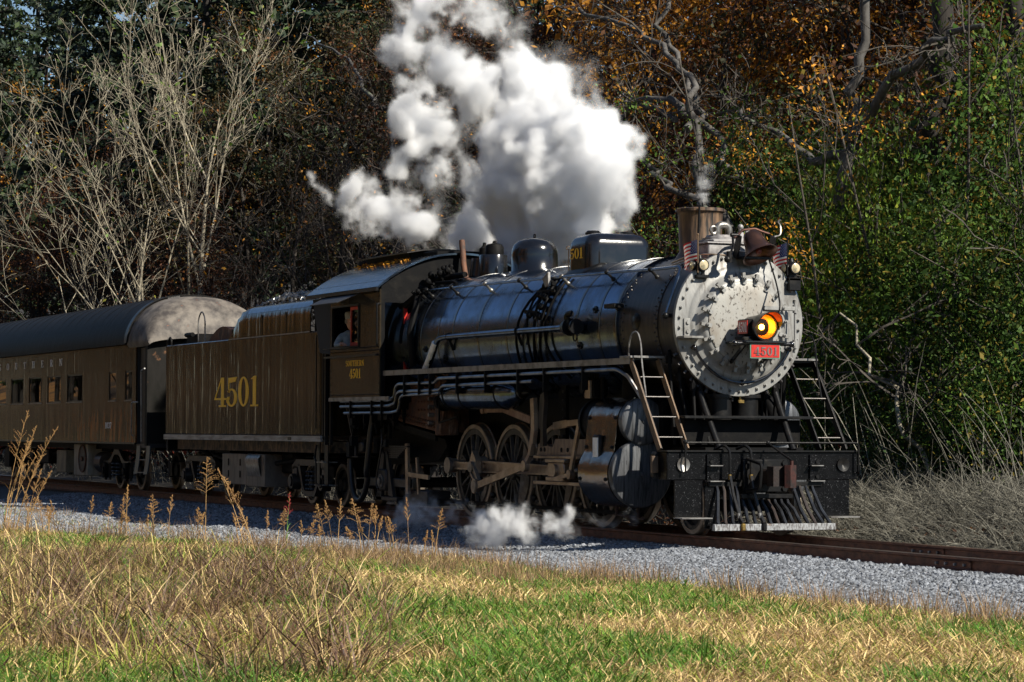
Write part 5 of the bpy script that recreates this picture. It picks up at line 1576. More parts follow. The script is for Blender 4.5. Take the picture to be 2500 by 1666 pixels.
CPn(MB().bb(XE + .88, XE + .96, -1.47, -.62, 1.1, 3.52).bb(XE + .88, XE + .96, .62, 1.47, 1.1, 3.52).bb(XE + .88, XE + .96, -.62, .62, 3.2, 3.6), 'end_wall', ENDM, smooth=0)
CPn(MB().bb(XE + .78, XE + .96, -1.50, -1.47, 1.1, 3.52).bb(XE + .78, XE + .96, 1.47, 1.50, 1.1, 3.52), 'corner_post', ENDM, smooth=0)
mb = MB()
for k in range(7):
    x = XE + .97 + .07 * k
    mb.bb(x, x + .03, -.66, -.56, 1.1, 3.25).bb(x, x + .03, .56, .66, 1.1, 3.25).bb(x, x + .03, -.66, .66, 3.25, 3.35)
CPn(mb, 'diaphragm', SOOT, smooth=0)
for sg in (-1, 1):
    CPn(MB().path(fillet([(XE - .12, sg * 1.52, 1.33), (XE - .14, sg * 1.56, 1.36), (XE - .14, sg * 1.56, 2.1), (XE + .0, sg * 1.56, 2.12), (XE + .35, sg * 1.54, 2.12)], .05), .018, 8), 'hand_rail', EDGE)
    CPn(MB().path(fillet([(XE + .65, sg * 1.54, 1.2), (XE + .65, sg * 1.56, 2.85), (XE + .95, sg * 1.56, 2.9)], .05), .018, 8), 'hand_rail', EDGE)
    CPn(MB().bb(XE + .12, XE + .60, sg * 1.40 - .02, sg * 1.40 + .02, 1.16, 3.4), 'vestibule_door', VM)
    # stair
    for (dx, w_) in ((.05, 0), (.88, 0)):
        CPn(MB().prism([(XE + dx - .02, 1.1), (XE + dx + .28, 1.1), (XE + dx + .22, .8), (XE + dx + .05, .45), (XE + dx - .28, .42), (XE + dx - .1, .75)], sg * 1.46 - .012, sg * 1.46 + .012, 'XZ'), 'stair_side', mat('stair_blue_black', (.02, .045, .07), .3, .3, (.04, .07, .1), 6) if (sg, dx) == (-1, .05) else bpy.data.materials['stair_blue_black'])
    for k, z in enumerate((.46, .76)):
        CPn(MB().bb(XE - .12 + .05 * k, XE + .72 + .05 * k, min(sg * 1.47, sg * 1.2), max(sg * 1.47, sg * 1.2), z, z + .02), 'stair_tread', EDGE)
f = lambda x0, z0: (lambda s, t: ((x0 + s, -1.5, z0 + t), (0, -1, 0)))
for k, ch in enumerate('SOUTHERN'):
    xl = -31.0 - (7 - k) * 1.005
    lettering('coach_letter', ch, WHITE, COA, f(xl, 3.13 + .0), .185, .1, 2.5)
lettering('coach_number', '1037', WHITE, COA, f(-26.24, 1.50), .15, .10, 1.7)
# interior: floor, seats seen through the glass
CPn(MB().bb(XR, XE - .1, -1.45, 1.45, 1.15, 1.22), 'floor', VM, smooth=0)
CPn(MB().bb(XR, XR + .05, -1.46, 1.46, 1.2, 3.5), 'rear_bulkhead', VM, smooth=0)
sm = MB().cbox(-.08, .08, -.48, .48, 1.25, 2.35, .04).cbox(.08, .5, -.48, .48, 1.55, 1.7, .04).mesh('coach_seat', mat('seat_plush', (.10, .03, .025), .8))
for k in range(12):
    for sg in (-1, 1):
        inst('coach_seat', sm, (-46 + 1.62 * k, sg * .92, 0), parent=COA)
# underframe, boxes and trucks
CPn(MB().bb(XR, XE + .3, -1.1, 1.1, .98, 1.13), 'underframe', SOOT, smooth=0)
CPn(MB().cbox(-32.05, -31.05, -1.32, -.8, .35, .93, .015), 'battery_box', mat('battery_box_tan', (.24, .20, .13), .55, .1, (.12, .10, .07), 4, (1, 1, .4)))
ac = CPn(MB().cbox(-30.25, -28.85, -1.32, -.8, .30, 1.10, .015), 'cooling_box', mat('box_cream', (.36, .33, .27), .6, 0, (.22, .19, .14), 4, (1, 1, .4)))
CPn(MB().cyl((-29.28, -1.325, .73), (-29.28, -1.35, .73), .34, n=32), 'fan_opening', VM, ac)
CPn(MB().torus((-29.28, -1.35, .73), .34, .02, 'Y', 32, 6).cyl((-29.28, -1.36, .73), (-29.28, -1.38, .73), .07, n=12), 'fan_ring', RUST, ac)
CPn(MB().cbox(-34.6, -33.4, -1.2, -.4, .55, .95, .03), 'equipment_box', SOOT)
CPn(MB().cyl((-36.4, -1.0, .75), (-35.2, -1.0, .75), .2, n=16), 'air_tank', SOOT)
CPn(MB().cbox(-38.2, -37.6, -1.3, -.8, .4, .95, .02), 'equipment_box', SOOT)
CPn(MB().cyl((-28.55, -1.0, .65), (-27.95, -1.0, .65), .26, n=18), 'air_tank', GRAPH)
ug = MB()
random.seed(15)
for k in range(26):
    x = random.uniform(-42, -24.5)
    ug.cyl((x, random.uniform(-1.25, -.6), random.uniform(.55, 1.0)), (x + random.uniform(-1.2, 1.2), random.uniform(-1.25, -.6), random.uniform(.75, 1.0)), random.uniform(.015, .04), n=6)
CPn(ug, 'brake_piping', SOOT)['kind'] = 'stuff'
for xc in (-26.75, -44.5):
    for sg in (-1, 1):
        a, b = sorted((sg * 1.15, sg * 1.06))
        o = CPn(MB().prism([(xc - 1.35, .70), (xc - .75, .70), (xc - .55, .78), (xc - .2, .98), (xc + .2, .98), (xc + .55, .78), (xc + .75, .70), (xc + 1.35, .70), (xc + 1.35, .62), (xc + .75, .62), (xc + .5, .66), (xc + .2, .86), (xc - .2, .86), (xc - .5, .66), (xc - .75, .62), (xc - 1.35, .62)], a, b, 'XZ'), 'truck_side_frame', GRAPH)
        for dx in (-.95, .95):
            CPn(MB().cbox(xc + dx - .13, xc + dx + .13, sg * 1.12 - .1, sg * 1.12 + .1, .28, .66, .02).cyl((xc + dx, sg * 1.2, .46), (xc + dx, sg * 1.25, .46), .09, n=12), 'journal_box', SOOT, o)
            for d2 in (-.2, .2):
                CPn(MB().beam((xc + dx + d2, sg * 1.1, .64), (xc + dx + d2, sg * 1.1, .22), .06, .06, (1, 0, 0)), 'pedestal', GRAPH, o)
            truck_wheel(xc + dx, .45, COA, -sg)
        mb = MB()
        for dx in (-.2, .2):
            for q in range(4):
                mb.torus((xc + dx, sg * 1.1, .36 + .09 * q), .09, .028, 'Z', 12, 6)
        CPn(mb, 'coil_spring', GRAPH, o)
# ================================================================ ground, track, ballast
def smooth(a, b, t):
    t = min(1, max(0, (t - a) / (b - a)))
    return t * t * (3 - 2 * t)


def ground_z(x, y):
    n = noise.noise((x * .21, y * .21, 1.7)) * .06 + noise.noise((x * .05, y * .05, 4.2)) * .10
    if y < 0:
        field = -.25 + n * smooth(-2.8, -6, y) 
        e = -5.0 - max(0.0, 3 - x) * .33
        k = smooth(e + .5, e - .5, y)
        return -.40 * (1 - k) + field * k + min(30, max(0.0, -46 - y) * .3)  # last term: unseen hill added past the field for the train sides to mirror
    bank = -.40 + .25 * smooth(1.8, 4.5, y) + n
    hill = max(0.0, y - 9) * .17 + max(0.0, y - 22) * .14
    hill *= smooth(45, -5, x) * .8 + .2
    return bank + min(hill, 26)


def axis_vals(parts):
    out = []
    for a, b, s in parts:
        n = max(1, round((b - a) / s))
        out += [a + (b - a) * i / n for i in range(n)]
    out.append(parts[-1][1])
    return out


gx = axis_vals([(-700, -200, 50), (-200, -60, 10), (-60, 25, .8), (25, 60, 5), (60, 600, 60)])
gy = axis_vals([(-500, -120, 38), (-120, -25, 7), (-25, -13, 1.5), (-13, 6, .3), (6, 40, 2), (40, 120, 10), (120, 600, 60)])
mb = MB()
mb.v = [(x, y, ground_z(x, y)) for x in gx for y in gy]
ny = len(gy)
mb.f = [(i * ny + j, (i + 1) * ny + j, (i + 1) * ny + j + 1, i * ny + j + 1) for i in range(len(gx) - 1) for j in range(ny - 1)]
GROUND = mat('field_and_forest_floor', (.50, .34, .09), .9, 0, (.16, .17, .035), .45, (1, 1, 1), .42, .6, bump=.05, bscale=6, col3=(.03, .022, .012), scale3=14, lo3=.46, hi3=.62)
# forest floor darker: leaf litter beyond the track
nt = GROUND.node_tree
bs = nt.nodes['Principled BSDF']
src = bs.inputs['Base Color'].links[0].from_socket
mx = nt.nodes.new('ShaderNodeMix'); mx.data_type = 'RGBA'
mx.inputs['B'].default_value = (.022, .017, .011, 1)
tc = nt.nodes.new('ShaderNodeTexCoord'); sx = nt.nodes.new('ShaderNodeSeparateXYZ'); mr = nt.nodes.new('ShaderNodeMapRange')
mr.inputs['From Min'].default_value = 1.0; mr.inputs['From Max'].default_value = 2.5
nt.links.new(tc.outputs['Object'], sx.inputs[0]); nt.links.new(sx.outputs['Y'], mr.inputs['Value']); nt.links.new(mr.outputs[0], mx.inputs['Factor'])
# added hillside beyond the field, out of view, browned and gilded for the train's reflections
hm = nt.nodes.new('ShaderNodeMix'); hm.data_type = 'RGBA'
hr_ = nt.nodes.new('ShaderNodeMapRange'); hr_.inputs['From Min'].default_value = -36.0; hr_.inputs['From Max'].default_value = -42.0
hn = nt.nodes.new('ShaderNodeTexNoise'); hn.inputs['Scale'].default_value = .12; hn.inputs['Detail'].default_value = 6.0
hc = nt.nodes.new('ShaderNodeValToRGB')
hc.color_ramp.elements[0].position = .45; hc.color_ramp.elements[0].color = (.035, .02, .008, 1)
hc.color_ramp.elements[1].position = .62; hc.color_ramp.elements[1].color = (.30, .14, .03, 1)
nt.links.new(tc.outputs['Object'], hn.inputs['Vector']); nt.links.new(hn.outputs['Fac'], hc.inputs[0])
nt.links.new(sx.outputs['Y'], hr_.inputs['Value']); nt.links.new(hr_.outputs[0], hm.inputs['Factor'])
nt.links.new(src, hm.inputs['A']); nt.links.new(hc.outputs[0], hm.inputs['B'])
nt.links.new(hm.outputs['Result'], mx.inputs['A']); nt.links.new(mx.outputs['Result'], bs.inputs['Base Color'])
tag(mb.build('ground', GROUND, None, smooth=80, fix=False), kind='structure')


def bal_z(y):
    a = abs(y)
    if a < 1.45:
        return -.185
    return -.185 - (a - 1.45) * .10 if a < 2.9 else -.33 - min(.04, (a - 2.9) * .03)


def grass_edge(x):
    return -5.0 + .4 * noise.noise((x * .5, 0, 8)) - max(0.0, 3 - x) * .33


STONE = mat('ballast_stone', (.24, .26, .29), .7, 0, (.10, .105, .12), 9, (1, 1, 1), .4, .62, rand=.62, bump=.004, bscale=40)
BED = mat('ballast_bed', (.09, .093, .10), .85, 0, (.04, .04, .04), 14, (1, 1, 1), .42, .6, bump=.03, bscale=16)
by = [-26, -12, -7.5, -5.0, -3.3, -2.9, -2.2, -1.45, -.9, 0, .9, 1.45, 2.2, 2.9, 3.3]
bx = [-140, -90, -60, -40, -20, 0, 20, 60, 140]
mb = MB()
mb.v = [(x, y, bal_z(y)) for x in bx for y in by]
nb_ = len(by)
mb.f = [(i * nb_ + j, (i + 1) * nb_ + j, (i + 1) * nb_ + j + 1, i * nb_ + j + 1) for i in range(len(bx) - 1) for j in range(nb_ - 1)]
tag(mb.build('ballast_bed', BED, None, smooth=0, fix=False), kind='structure')

TRACK = bpy.data.objects.new('railway_track', None)
COL.objects.link(TRACK)
tag(TRACK, kind='structure')
RAILM = mat('rusty_rail', (.22, .10, .06), .6, .2, (.10, .05, .035), 7, (1, 1, 2), .42, .64, bump=.003, bscale=26, col3=(.19, .10, .06), scale3=5, lo3=.58, hi3=.7)
HEADM = mat('worn_rail_head', (.30, .23, .17), .32, .8, (.18, .13, .1), 3, (.3, 4, 1))
for sg in (-1, 1):
    c = sg * .755
    prof = [(c - .075, -.172), (c + .075, -.172), (c + .075, -.160), (c + .012, -.146), (c + .010, -.045), (c + .036, -.034), (c + .036, -.006), (c - .036, -.006), (c - .036, -.034), (c - .010, -.045), (c - .012, -.146), (c - .075, -.160)]
    r = MB().prism(prof, -140, 140, 'YZ').build('rail', RAILM, TRACK, smooth=0)
    MB().prism([(c - .034, -.006), (c + .034, -.006), (c + .028, 0), (c - .028, 0)], -140, 140, 'YZ').build('rail_head', HEADM, r, smooth=0)
    for xj in ((9.7 if sg < 0 else 6.8), -2.2 if sg < 0 else -5.1):
        j = MB().prism([(c - .03, -.15), (c - .055, -.145), (c - .03, -.125), (c - .028, -.062), (c - .05, -.048), (c - .03, -.042)], xj - .42, xj + .42, 'YZ').build('joint_bar', RAILM, r, smooth=0)
        for k in range(4):
            MB().cyl((xj - .30 + .2 * k, c - .03, -.095), (xj - .30 + .2 * k, c - .062, -.095), .02, n=6).build('track_bolt', EDGE, r)
TIEM = mat('sleeper_wood', (.06, .045, .035), .85, 0, (.11, .09, .07), 6, (4, .4, 1), .42, .62, bump=.006, bscale=10, bstretch=(4, .4, 1))
tm = MB().cbox(-.115, .115, -1.3, 1.3, -.33, -.174, .012).mesh('sleeper', TIEM)
random.seed(31)
for k in range(96):
    x = -38 + k * .56 + random.uniform(-.03, .03)
    o = inst('sleeper', tm, (x, random.uniform(-.03, .03), -.003), (0, 0, random.uniform(-.02, .02)), parent=TRACK)


# ---------------------------------------------------------------- scatter: copies of small meshes on computed points
def scatter(name, meshes, pts, label, cat, kind='stuff'):
    """pts: (position, euler, scale, which mesh)"""
    c = bpy.data.collections.new(name + '_source')
    for i, me in enumerate(meshes):
        c.objects.link(bpy.data.objects.new('%s_%02d' % (name, i), me))
    me = bpy.data.meshes.new(name)
    me.vertices.add(len(pts))
    me.vertices.foreach_set('co', [q for p in pts for q in p[0]])
    for an, ty, idx in (('rot', 'FLOAT_VECTOR', 1), ('scl', 'FLOAT', 2), ('pick', 'INT', 3)):
        a = me.attributes.new(an, ty, 'POINT')
        if ty == 'FLOAT_VECTOR':
            a.data.foreach_set('vector', [q for p in pts for q in p[1]])
        else:
            a.data.foreach_set('value', [p[idx] for p in pts])
    o = bpy.data.objects.new(name, me)
    COL.objects.link(o)
    g = bpy.data.node_groups.new(name, 'GeometryNodeTree')
    g.interface.new_socket('Geometry', in_out='INPUT', socket_type='NodeSocketGeometry')
    g.interface.new_socket('Geometry', in_out='OUTPUT', socket_type='NodeSocketGeometry')
    N, L = g.nodes, g.links
    gi, go = N.new('NodeGroupInput'), N.new('NodeGroupOutput')
    ip = N.new('GeometryNodeInstanceOnPoints')
    ci = N.new('GeometryNodeCollectionInfo')
    ci.inputs['Collection'].default_value = c
    ci.inputs['Separate Children'].default_value = True
    ci.inputs['Reset Children'].default_value = True
    L.new(gi.outputs[0], ip.inputs['Points'])
    L.new(ci.outputs[0], ip.inputs['Instance'])
    ip.inputs['Pick Instance'].default_value = True
    for an, ty, sock in (('rot', 'FLOAT_VECTOR', 'Rotation'), ('scl', 'FLOAT', 'Scale'), ('pick', 'INT', 'Instance Index')):
        na = N.new('GeometryNodeInputNamedAttribute')
        na.data_type = ty
        na.inputs['Name'].default_value = an
        L.new(na.outputs['Attribute'], ip.inputs[sock])
    L.new(ip.outputs[0], go.inputs[0])
    m = o.modifiers.new('scatter', 'NODES')
    m.node_group = g
    return tag(o, label, cat, kind=kind)


random.seed(77)
stones = []
for k in range(7):
    bm = bmesh.new()
    bmesh.ops.create_icosphere(bm, subdivisions=1, radius=1)
    for v in bm.verts:
        v.co = V((v.co.x, v.co.y * random.uniform(.8, 1), v.co.z * .72)) * random.uniform(.72, 1.18)
    me = bpy.data.meshes.new('ballast_stone')
    bm.to_mesh(me)
    bm.free()
    me.materials.append(STONE)
    stones.append(me)
pts = []


def in_view(x, y, marg=0.06):
    """roughly inside the camera's horizontal field"""
    dx, dy = x - CP.x, y - CP.y
    f = dx * fw.x + dy * fw.y
    s = dx * rt.x + dy * rt.y
    return f > 3 and abs(s / f) < 1250 / 6425.8 + marg


for k in range(380000):
    x = random.uniform(-30, 18) if random.random() < .4 else random.uniform(-5, 18)
    y = random.uniform(-3.6, 1.0) if random.random() < .55 else random.uniform(-9.5, -3.0)
    if y > -.95 and random.random() < .55 or not in_view(x, y, .06):
        continue
    if abs(abs(y) - .755) < .085:
        continue
    if abs(y) < 1.32 and abs(((x + 38) % .56) - .28) > .17 and random.random() < .7:
        continue
    if y < grass_edge(x) - .15 and noise.noise((x * 1.4, y * 2, 3)) < -.15 + (grass_edge(x) - y) * .9:
        continue
    z = max(bal_z(y), ground_z(x, y) if y < -2.9 else -9) + random.uniform(-.012, .016)
    s = random.uniform(.02, .042) * (1.25 if random.random() < .12 else 1)
    pts.append(((x, y, z), (random.random() * 6.28, random.random() * 6.28, random.random() * 6.28), s, random.randrange(7)))
scatter('ballast_stones', stones, pts, 'grey crushed stone ballast heaped along the near side of the track', 'ballast')

# ---------------------------------------------------------------- field grass
def blade(mb, p, d, ln, w, curl, rng):
    """a tapering blade from p leaning along d"""
    d = V(d).normalized()
    side = d.cross(V((0, 0, 1)))
    side = side.normalized() if side.length > .05 else V((1, 0, 0))
    ang = rng.uniform(-1, 1)
    side = (side * cos(ang) + V((-side.y, side.x, 0)) * sin(ang))
    pts = []
    q = V(p)
    n = 3
    for i in range(n + 1):
        pts.append(q.copy())
        d = (d + V((d.x * curl, d.y * curl, -curl * .75 * (i + .4))) * .5).normalized()
        q = q + d * (ln / n)
    o = len(mb.v)
    for i in range(n):
        k = w * (1 - .28 * i)
        mb.v += [tuple(pts[i] - side * k / 2), tuple(pts[i] + side * k / 2)]
    mb.v.append(tuple(pts[n]))
    for i in range(n - 1):
        mb.f.append((o + 2 * i, o + 2 * i + 1, o + 2 * i + 3, o + 2 * i + 2))
    mb.f.append((o + 2 * n - 2, o + 2 * n - 1, o + 2 * n))


def tuft(seed, n, h, spread, lean, w, curl, m):
    rng = random.Random(seed)
    mb = MB()
    for k in range(n):
        a = rng.uniform(0, 2 * pi)
        r = spread * sqrt(rng.random())
        l = lean * rng.uniform(.3, 1.3)
        b = a + rng.uniform(-1.2, 1.2)
        blade(mb, (r * cos(a), r * sin(a), -.02), (cos(b) * l, sin(b) * l, 1), h * rng.uniform(.5, 1.15), w * rng.uniform(.7, 1.3), curl * rng.uniform(.3, 1.5), rng)
    return mb.mesh('tuft', m, smooth=0, fix=False)


GRN = mat('grass_green', (.115, .245, .024), .6, 0, (.06, .155, .014), 30, rand=.25, trans=.35, isl=((.46, .36, .13), .33, .6))
GRN2 = mat('grass_yellow_green', (.30, .33, .05), .55, 0, (.17, .25, .035), 30, rand=.25, trans=.35, isl=((.55, .42, .16), .35, .5))
STRAW = mat('grass_straw', (.72, .54, .26), .6, 0, (.45, .31, .13), 30, rand=.25, trans=.3, isl=((.15, .085, .04), .35, .5))
DRY = mat('grass_dry_brown', (.24, .155, .08), .7, 0, (.13, .08, .05), 30, rand=.3, trans=.25, isl=((.42, .28, .12), .3, .6))
PURP = mat('grass_purple_brown', (.085, .045, .035), .6, 0, (.13, .085, .04), 24, rand=.3, trans=.2, isl=((.40, .28, .12), .3, .6))
tufts = [tuft(1, 26, .22, .16, .9, .017, .55, GRN), tuft(2, 26, .28, .17, .8, .017, .7, GRN), tuft(3, 24, .24, .17, 1.0, .015, .6, GRN2),
         tuft(4, 24, .26, .18, 1.4, .014, .6, STRAW), tuft(5, 24, .36, .18, 2.4, .014, .6, STRAW), tuft(6, 24, .28, .19, 3.5, .014, .5, STRAW),
         tuft(7, 26, .26, .18, 1.6, .014, .6, DRY), tuft(8, 26, .62, .16, .7, .013, .7, PURP), tuft(9, 22, .72, .15, .7, .013, .75, STRAW), tuft(10, 22, .6, .13, .7, .017, .7, GRN2),
         tuft(11, 22, .36, .10, .45, .009, .3, DRY)]
pts = []
random.seed(99)
xmin, xmax = -45, 23
cnt = 0
while cnt < 48000:
    # denser towards the camera
    x = xmax - (xmax - xmin) * random.random() ** 1.7
    y = random.uniform(-17, -4.3)
    if not in_view(x, y, .09):
        continue
    d = sqrt((x - CP.x) ** 2 + (y - CP.y) ** 2)
    edge = grass_edge(x)
    if y > edge and random.random() > .06:
        continue
    cnt += 1
    g = noise.noise((x * .32, y * .45, 2.0)) + .45 * noise.noise((x * 1.1, y * 1.3, 5.0))
    u = random.random()
    s = random.uniform(.7, 1.25)
    band = smooth(edge - 1.1, edge, y)                       # dry rim beside the ballast
    if u < band * .8:
        k = random.choice((3, 6, 3, 10, 2, 4))
        s *= .95
    elif g > .06:
        k = random.choice((0, 1, 0, 1, 2)) if random.random() < .84 else random.choice((3, 4))
    elif g > -.12:
        k = random.choice((0, 2, 3, 4, 5, 6))
    else:
        k = random.choice((3, 4, 5, 5, 4, 6)) if random.random() < .86 else 2
    if -6.9 < y < -5.6 and -1 < x < 11 and u > .25 and noise.noise((x * .4, y * 1.2, 9)) > -.3:
        k = random.choice((6, 6, 0, 10))                   # dark strip of shorter, mostly brown tufts
        s *= .7
    pts.append(((x, y, ground_z(x, y)), (random.uniform(-.1, .1), random.uniform(-.1, .1), random.random() * 6.28), s, k))
# taller rank growth lower left, nearer the camera
for k in range(3800):
    x, y = random.uniform(2, 21), random.uniform(-15, -7)
    dx, dy = x - CP.x, y - CP.y
    f_, s_ = dx * fw.x + dy * fw.y, dx * rt.x + dy * rt.y
    q = s_ / f_ * 6425.8 / 2500 + .5                   # 0..1 across the view
    if not -.2 < q < .62:
        continue
    w = max(0, 1 - abs(q - .02) / .24) * (.55 + .9 * noise.noise((x * .35, y * .5, 21))) + .9 * max(0, 1 - abs(q - .25) / .14) * smooth(2, 9, x)
    if random.random() > w or noise.noise((x * .5, y * .7, 12)) < -.12:
        continue
    pts.append(((x, y, ground_z(x, y)), (random.uniform(-.12, .12), random.uniform(-.12, .12), random.random() * 6.28), random.uniform(.65, 1.35), random.choice((7, 7, 8, 9, 7, 7, 10, 7))))
scatter('grass', tufts, pts, 'rough field of green and straw coloured grass in front of the train', 'grass')

# ---------------------------------------------------------------- tall seeding grass standing at the edge of the field
STALK = mat('stalk_straw', (.50, .32, .12), .6, 0, (.34, .19, .08), 20, trans=.2)
SEED = mat('seed_head', (.52, .33, .13), .7, 0, (.36, .18, .08), 30, trans=.3)
SGREEN = mat('stalk_green', (.12, .24, .04), .6, trans=.25)
SRED = mat('seed_head_red', (.36, .05, .05), .7, trans=.3)


def stalk(x, y, h, lean, seed, style=0, m=STALK, ms=SEED):
    """one stem with a branching seed head; returns the two meshes"""
    rng = random.Random(seed)
    z0 = ground_z(x, y) - .03
    a = rng.uniform(0, 6.28) if lean is None else lean[0]
    l = rng.uniform(.05, .25) if lean is None else lean[1]
    st = []
    for i in range(9):
        t = i / 8
        st.append(V((x + cos(a) * l * h * t ** 1.6, y + sin(a) * l * h * t ** 1.6, z0 + h * t * (1 - .12 * l * t))))
    stem = MB().path(st, [.008 - .0055 * i / 8 for i in range(9)], 5)
    for k in range(3):                                  # stem leaves
        q = st[1 + k]
        b = rng.uniform(0, 6.28)
        blade(stem, q, (cos(b) * .7, sin(b) * .7, 1), h * rng.uniform(.25, .42), .013, .7, rng)
    head = MB()
    n = 20 if style == 0 else 26
    for k in range(n):
        t = .62 + .38 * k / n
        f = t * 8
        i = min(7, int(f))
        q = st[i].lerp(st[i + 1], f - i)
        b = rng.uniform(0, 6.28)
        ln = h * (.13 if style == 0 else .17) * (1.12 - (t - .62) / .38) * rng.uniform(.6, 1.2)
        up_ = 1.5 if style == 0 else .55
        d = V((cos(b), sin(b), up_)).normalized()
        pts_ = [q, q + d * ln * .55, q + d * ln + V((0, 0, -ln * .22))]
        head.path(pts_, [.0025, .0022, .0015], 3)
        for w in range(5):                              # seeds
            c = q + d * ln * (.3 + .16 * w) + V((rng.uniform(-.008, .008), rng.uniform(-.008, .008), -.012 * w / 4))
            head.ball(c, .0055, 4, 3, (.6, .6, 1.9))
    for w in range(10):
        c = st[8] - (st[8] - st[7]) * (w * .09) + V((rng.uniform(-.008, .008), rng.uniform(-.008, .008), 0))
        head.ball(c, .0055, 4, 3, (.6, .6, 1.9))
    return stem, head


def stalk_thing(name, x, y, h, seed, label, group=None, style=0, m=STALK, ms=SEED, lean=None):
    root = thing(name, (x, y, ground_z(x, y)), label, 'grass stalk', group)
    a, b = stalk(x, y, h, lean, seed, style)
    a.build('stem', m, root, fix=False)
    b.build('seed_head', ms, root, fix=False)


RX = atan2(rt.y, rt.x)                                  # towards the right of the picture
# the clump at the left edge of the view
for k in range(9):
    stalk_thing('grass_stalk', -5.6 - .3 * (k % 5) + random.uniform(-.3, .3), -8.45 + random.uniform(-.35, .2), 1.15 + .25 * (k % 5), 300 + k, 'tall straw coloured grass stalk in the clump before the coach', 'tall grass clump before the coach', lean=(RX, random.uniform(.12, .36)))
stalk_thing('grass_stalk', -1.7, -6.6, 1.42, 401, 'upright golden grass stalk with open side branches before the tender', style=1, lean=(RX, .01))
stalk_thing('grass_stalk', .6, -6.1, .9, 402, 'green grass stalk with a dark red seed head before the tender', style=0, m=SGREEN, ms=SRED, lean=(RX, .05))
stalk_thing('grass_stalk', 2.6, -5.5, .75, 403, 'rust orange grass stalk standing just below the cab', m=SEED, lean=(RX, .02))
stalk_thing('grass_stalk', 4.6, -8.0, 1.35, 404, 'long pale grass stalk leaning left across the lower field', lean=(RX + pi, .28))
stalk_thing('grass_stalk', 6.3, -8.4, 1.3, 405, 'pale bent grass stalk low in the field below the tender', lean=(RX + pi, .35))
random.seed(55)
for k in range(44):
    x = random.uniform(-7, 5)
    y = grass_edge(x) - random.uniform(-.1, 1.0)
    stalk_thing('grass_stalk', x, y, random.uniform(.45, .95), 500 + k, 'short dry grass stalk along the edge of the ballast', 'dry grass stalks along the ballast', style=random.choice((0, 0, 1)), m=random.choice((STALK, DRY)))
# ================================================================ woods behind the track
BARK_PALE = mat('pale_bark', (.36, .32, .235), .8, 0, (.15, .13, .095), 5, (1, 1, .4), .4, .62, bump=.01, bscale=14)
BARK_GREY = mat('grey_bark', (.10, .095, .09), .85, 0, (.045, .04, .036), 5, (1, 1, .35), .4, .62, bump=.015, bscale=12, bstretch=(1, 1, .3), col3=(.12, .15, .10), scale3=3, lo3=.58, hi3=.7)
BARK_DARK = mat('dark_bark', (.022, .018, .015), .9, 0, (.012, .010, .009), 5, (1, 1, .3), .4, .62, bump=.02, bscale=10, bstretch=(1, 1, .25))
TWIG = mat('twig_grey', (.075, .064, .052), .85, 0, (.032, .027, .022), 6)
WOODTWIG = mat('woods_twig', (.045, .036, .03), .85, 0, (.022, .018, .015), 6)
CANE = mat('dry_cane', (.19, .18, .145), .8, 0, (.06, .055, .042), 8, rand=.3)
L_GREEN = mat('leaf_green', (.022, .058, .010), .6, 0, (.045, .10, .014), 1.2, (1, 1, 1), .4, .62, trans=.35, rand=.25, isl=((.12, .10, .02), .14, .6))
L_VINE = mat('leaf_vine', (.032, .072, .012), .65, 0, (.085, .14, .018), .9, (1, 1, 1), .45, .65, spec=.25, trans=.35, rand=.3, col3=(.17, .11, .018), scale3=1.6, lo3=.60, hi3=.7, isl=((.17, .13, .02), .16, .65))
L_LIME = mat('leaf_lime', (.14, .24, .03), .5, 0, (.08, .16, .02), 3, trans=.4, isl=((.3, .3, .05), .3, .4))
L_PINE = mat('needles', (.009, .021, .009), .7, 0, (.018, .036, .013), 1.0, trans=.15, rand=.25, isl=((.03, .05, .012), .3, .5))
L_RUST = mat('leaf_rust', (.085, .026, .008), .7, 0, (.028, .012, .005), 1.4, (1, 1, 1), .4, .62, trans=.35, rand=.3, isl=((.20, .075, .016), .15, .6))
L_GOLD = mat('leaf_gold', (.78, .38, .04), .6, 0, (.46, .18, .022), 1.2, (1, 1, 1), .4, .62, trans=.55, rand=.25, isl=((.16, .06, .015), .3, .5))
L_RED = mat('leaf_red', (.34, .045, .02), .6, 0, (.17, .03, .014), 1.6, trans=.35, rand=.2, isl=((.22, .10, .02), .3, .5))
L_BRIGHT = mat('leaf_vine_sunlit_tone', (.17, .26, .025), .6, 0, (.09, .16, .018), 1.1, (1, 1, 1), .42, .62, spec=.25, trans=.4, rand=.2, isl=((.28, .22, .03), .25, .6))  # lighter copy of the vine leaves, sunlight put into the colour
L_OLIVE = mat('leaf_olive', (.035, .036, .009), .7, 0, (.055, .036, .010), 1.4, trans=.35, rand=.3, isl=((.12, .05, .014), .2, .6))


def leafquad(mb, c, s, rng, flat=0.0):
    n = V((rng.gauss(0, 1), rng.gauss(0, 1), rng.gauss(0, 1) + flat)).normalized()
    u = n.orthogonal().normalized()
    w = n.cross(u)
    a = rng.uniform(0, 6.28)
    p, q = u * cos(a) + w * sin(a), w * cos(a) - u * sin(a)
    k_ = rng.uniform(.55, 1.0) if rng.random() < .7 else rng.uniform(1.0, 1.7)
    l, h = s * k_ * 1.15, s * k_ * rng.uniform(.4, .7)
    o = len(mb.v)
    mb.v += [tuple(c - p * l * .5), tuple(c + q * h * .5), tuple(c + p * l * .5), tuple(c - q * h * .5)]
    mb.f.append((o, o + 1, o + 2, o + 3))


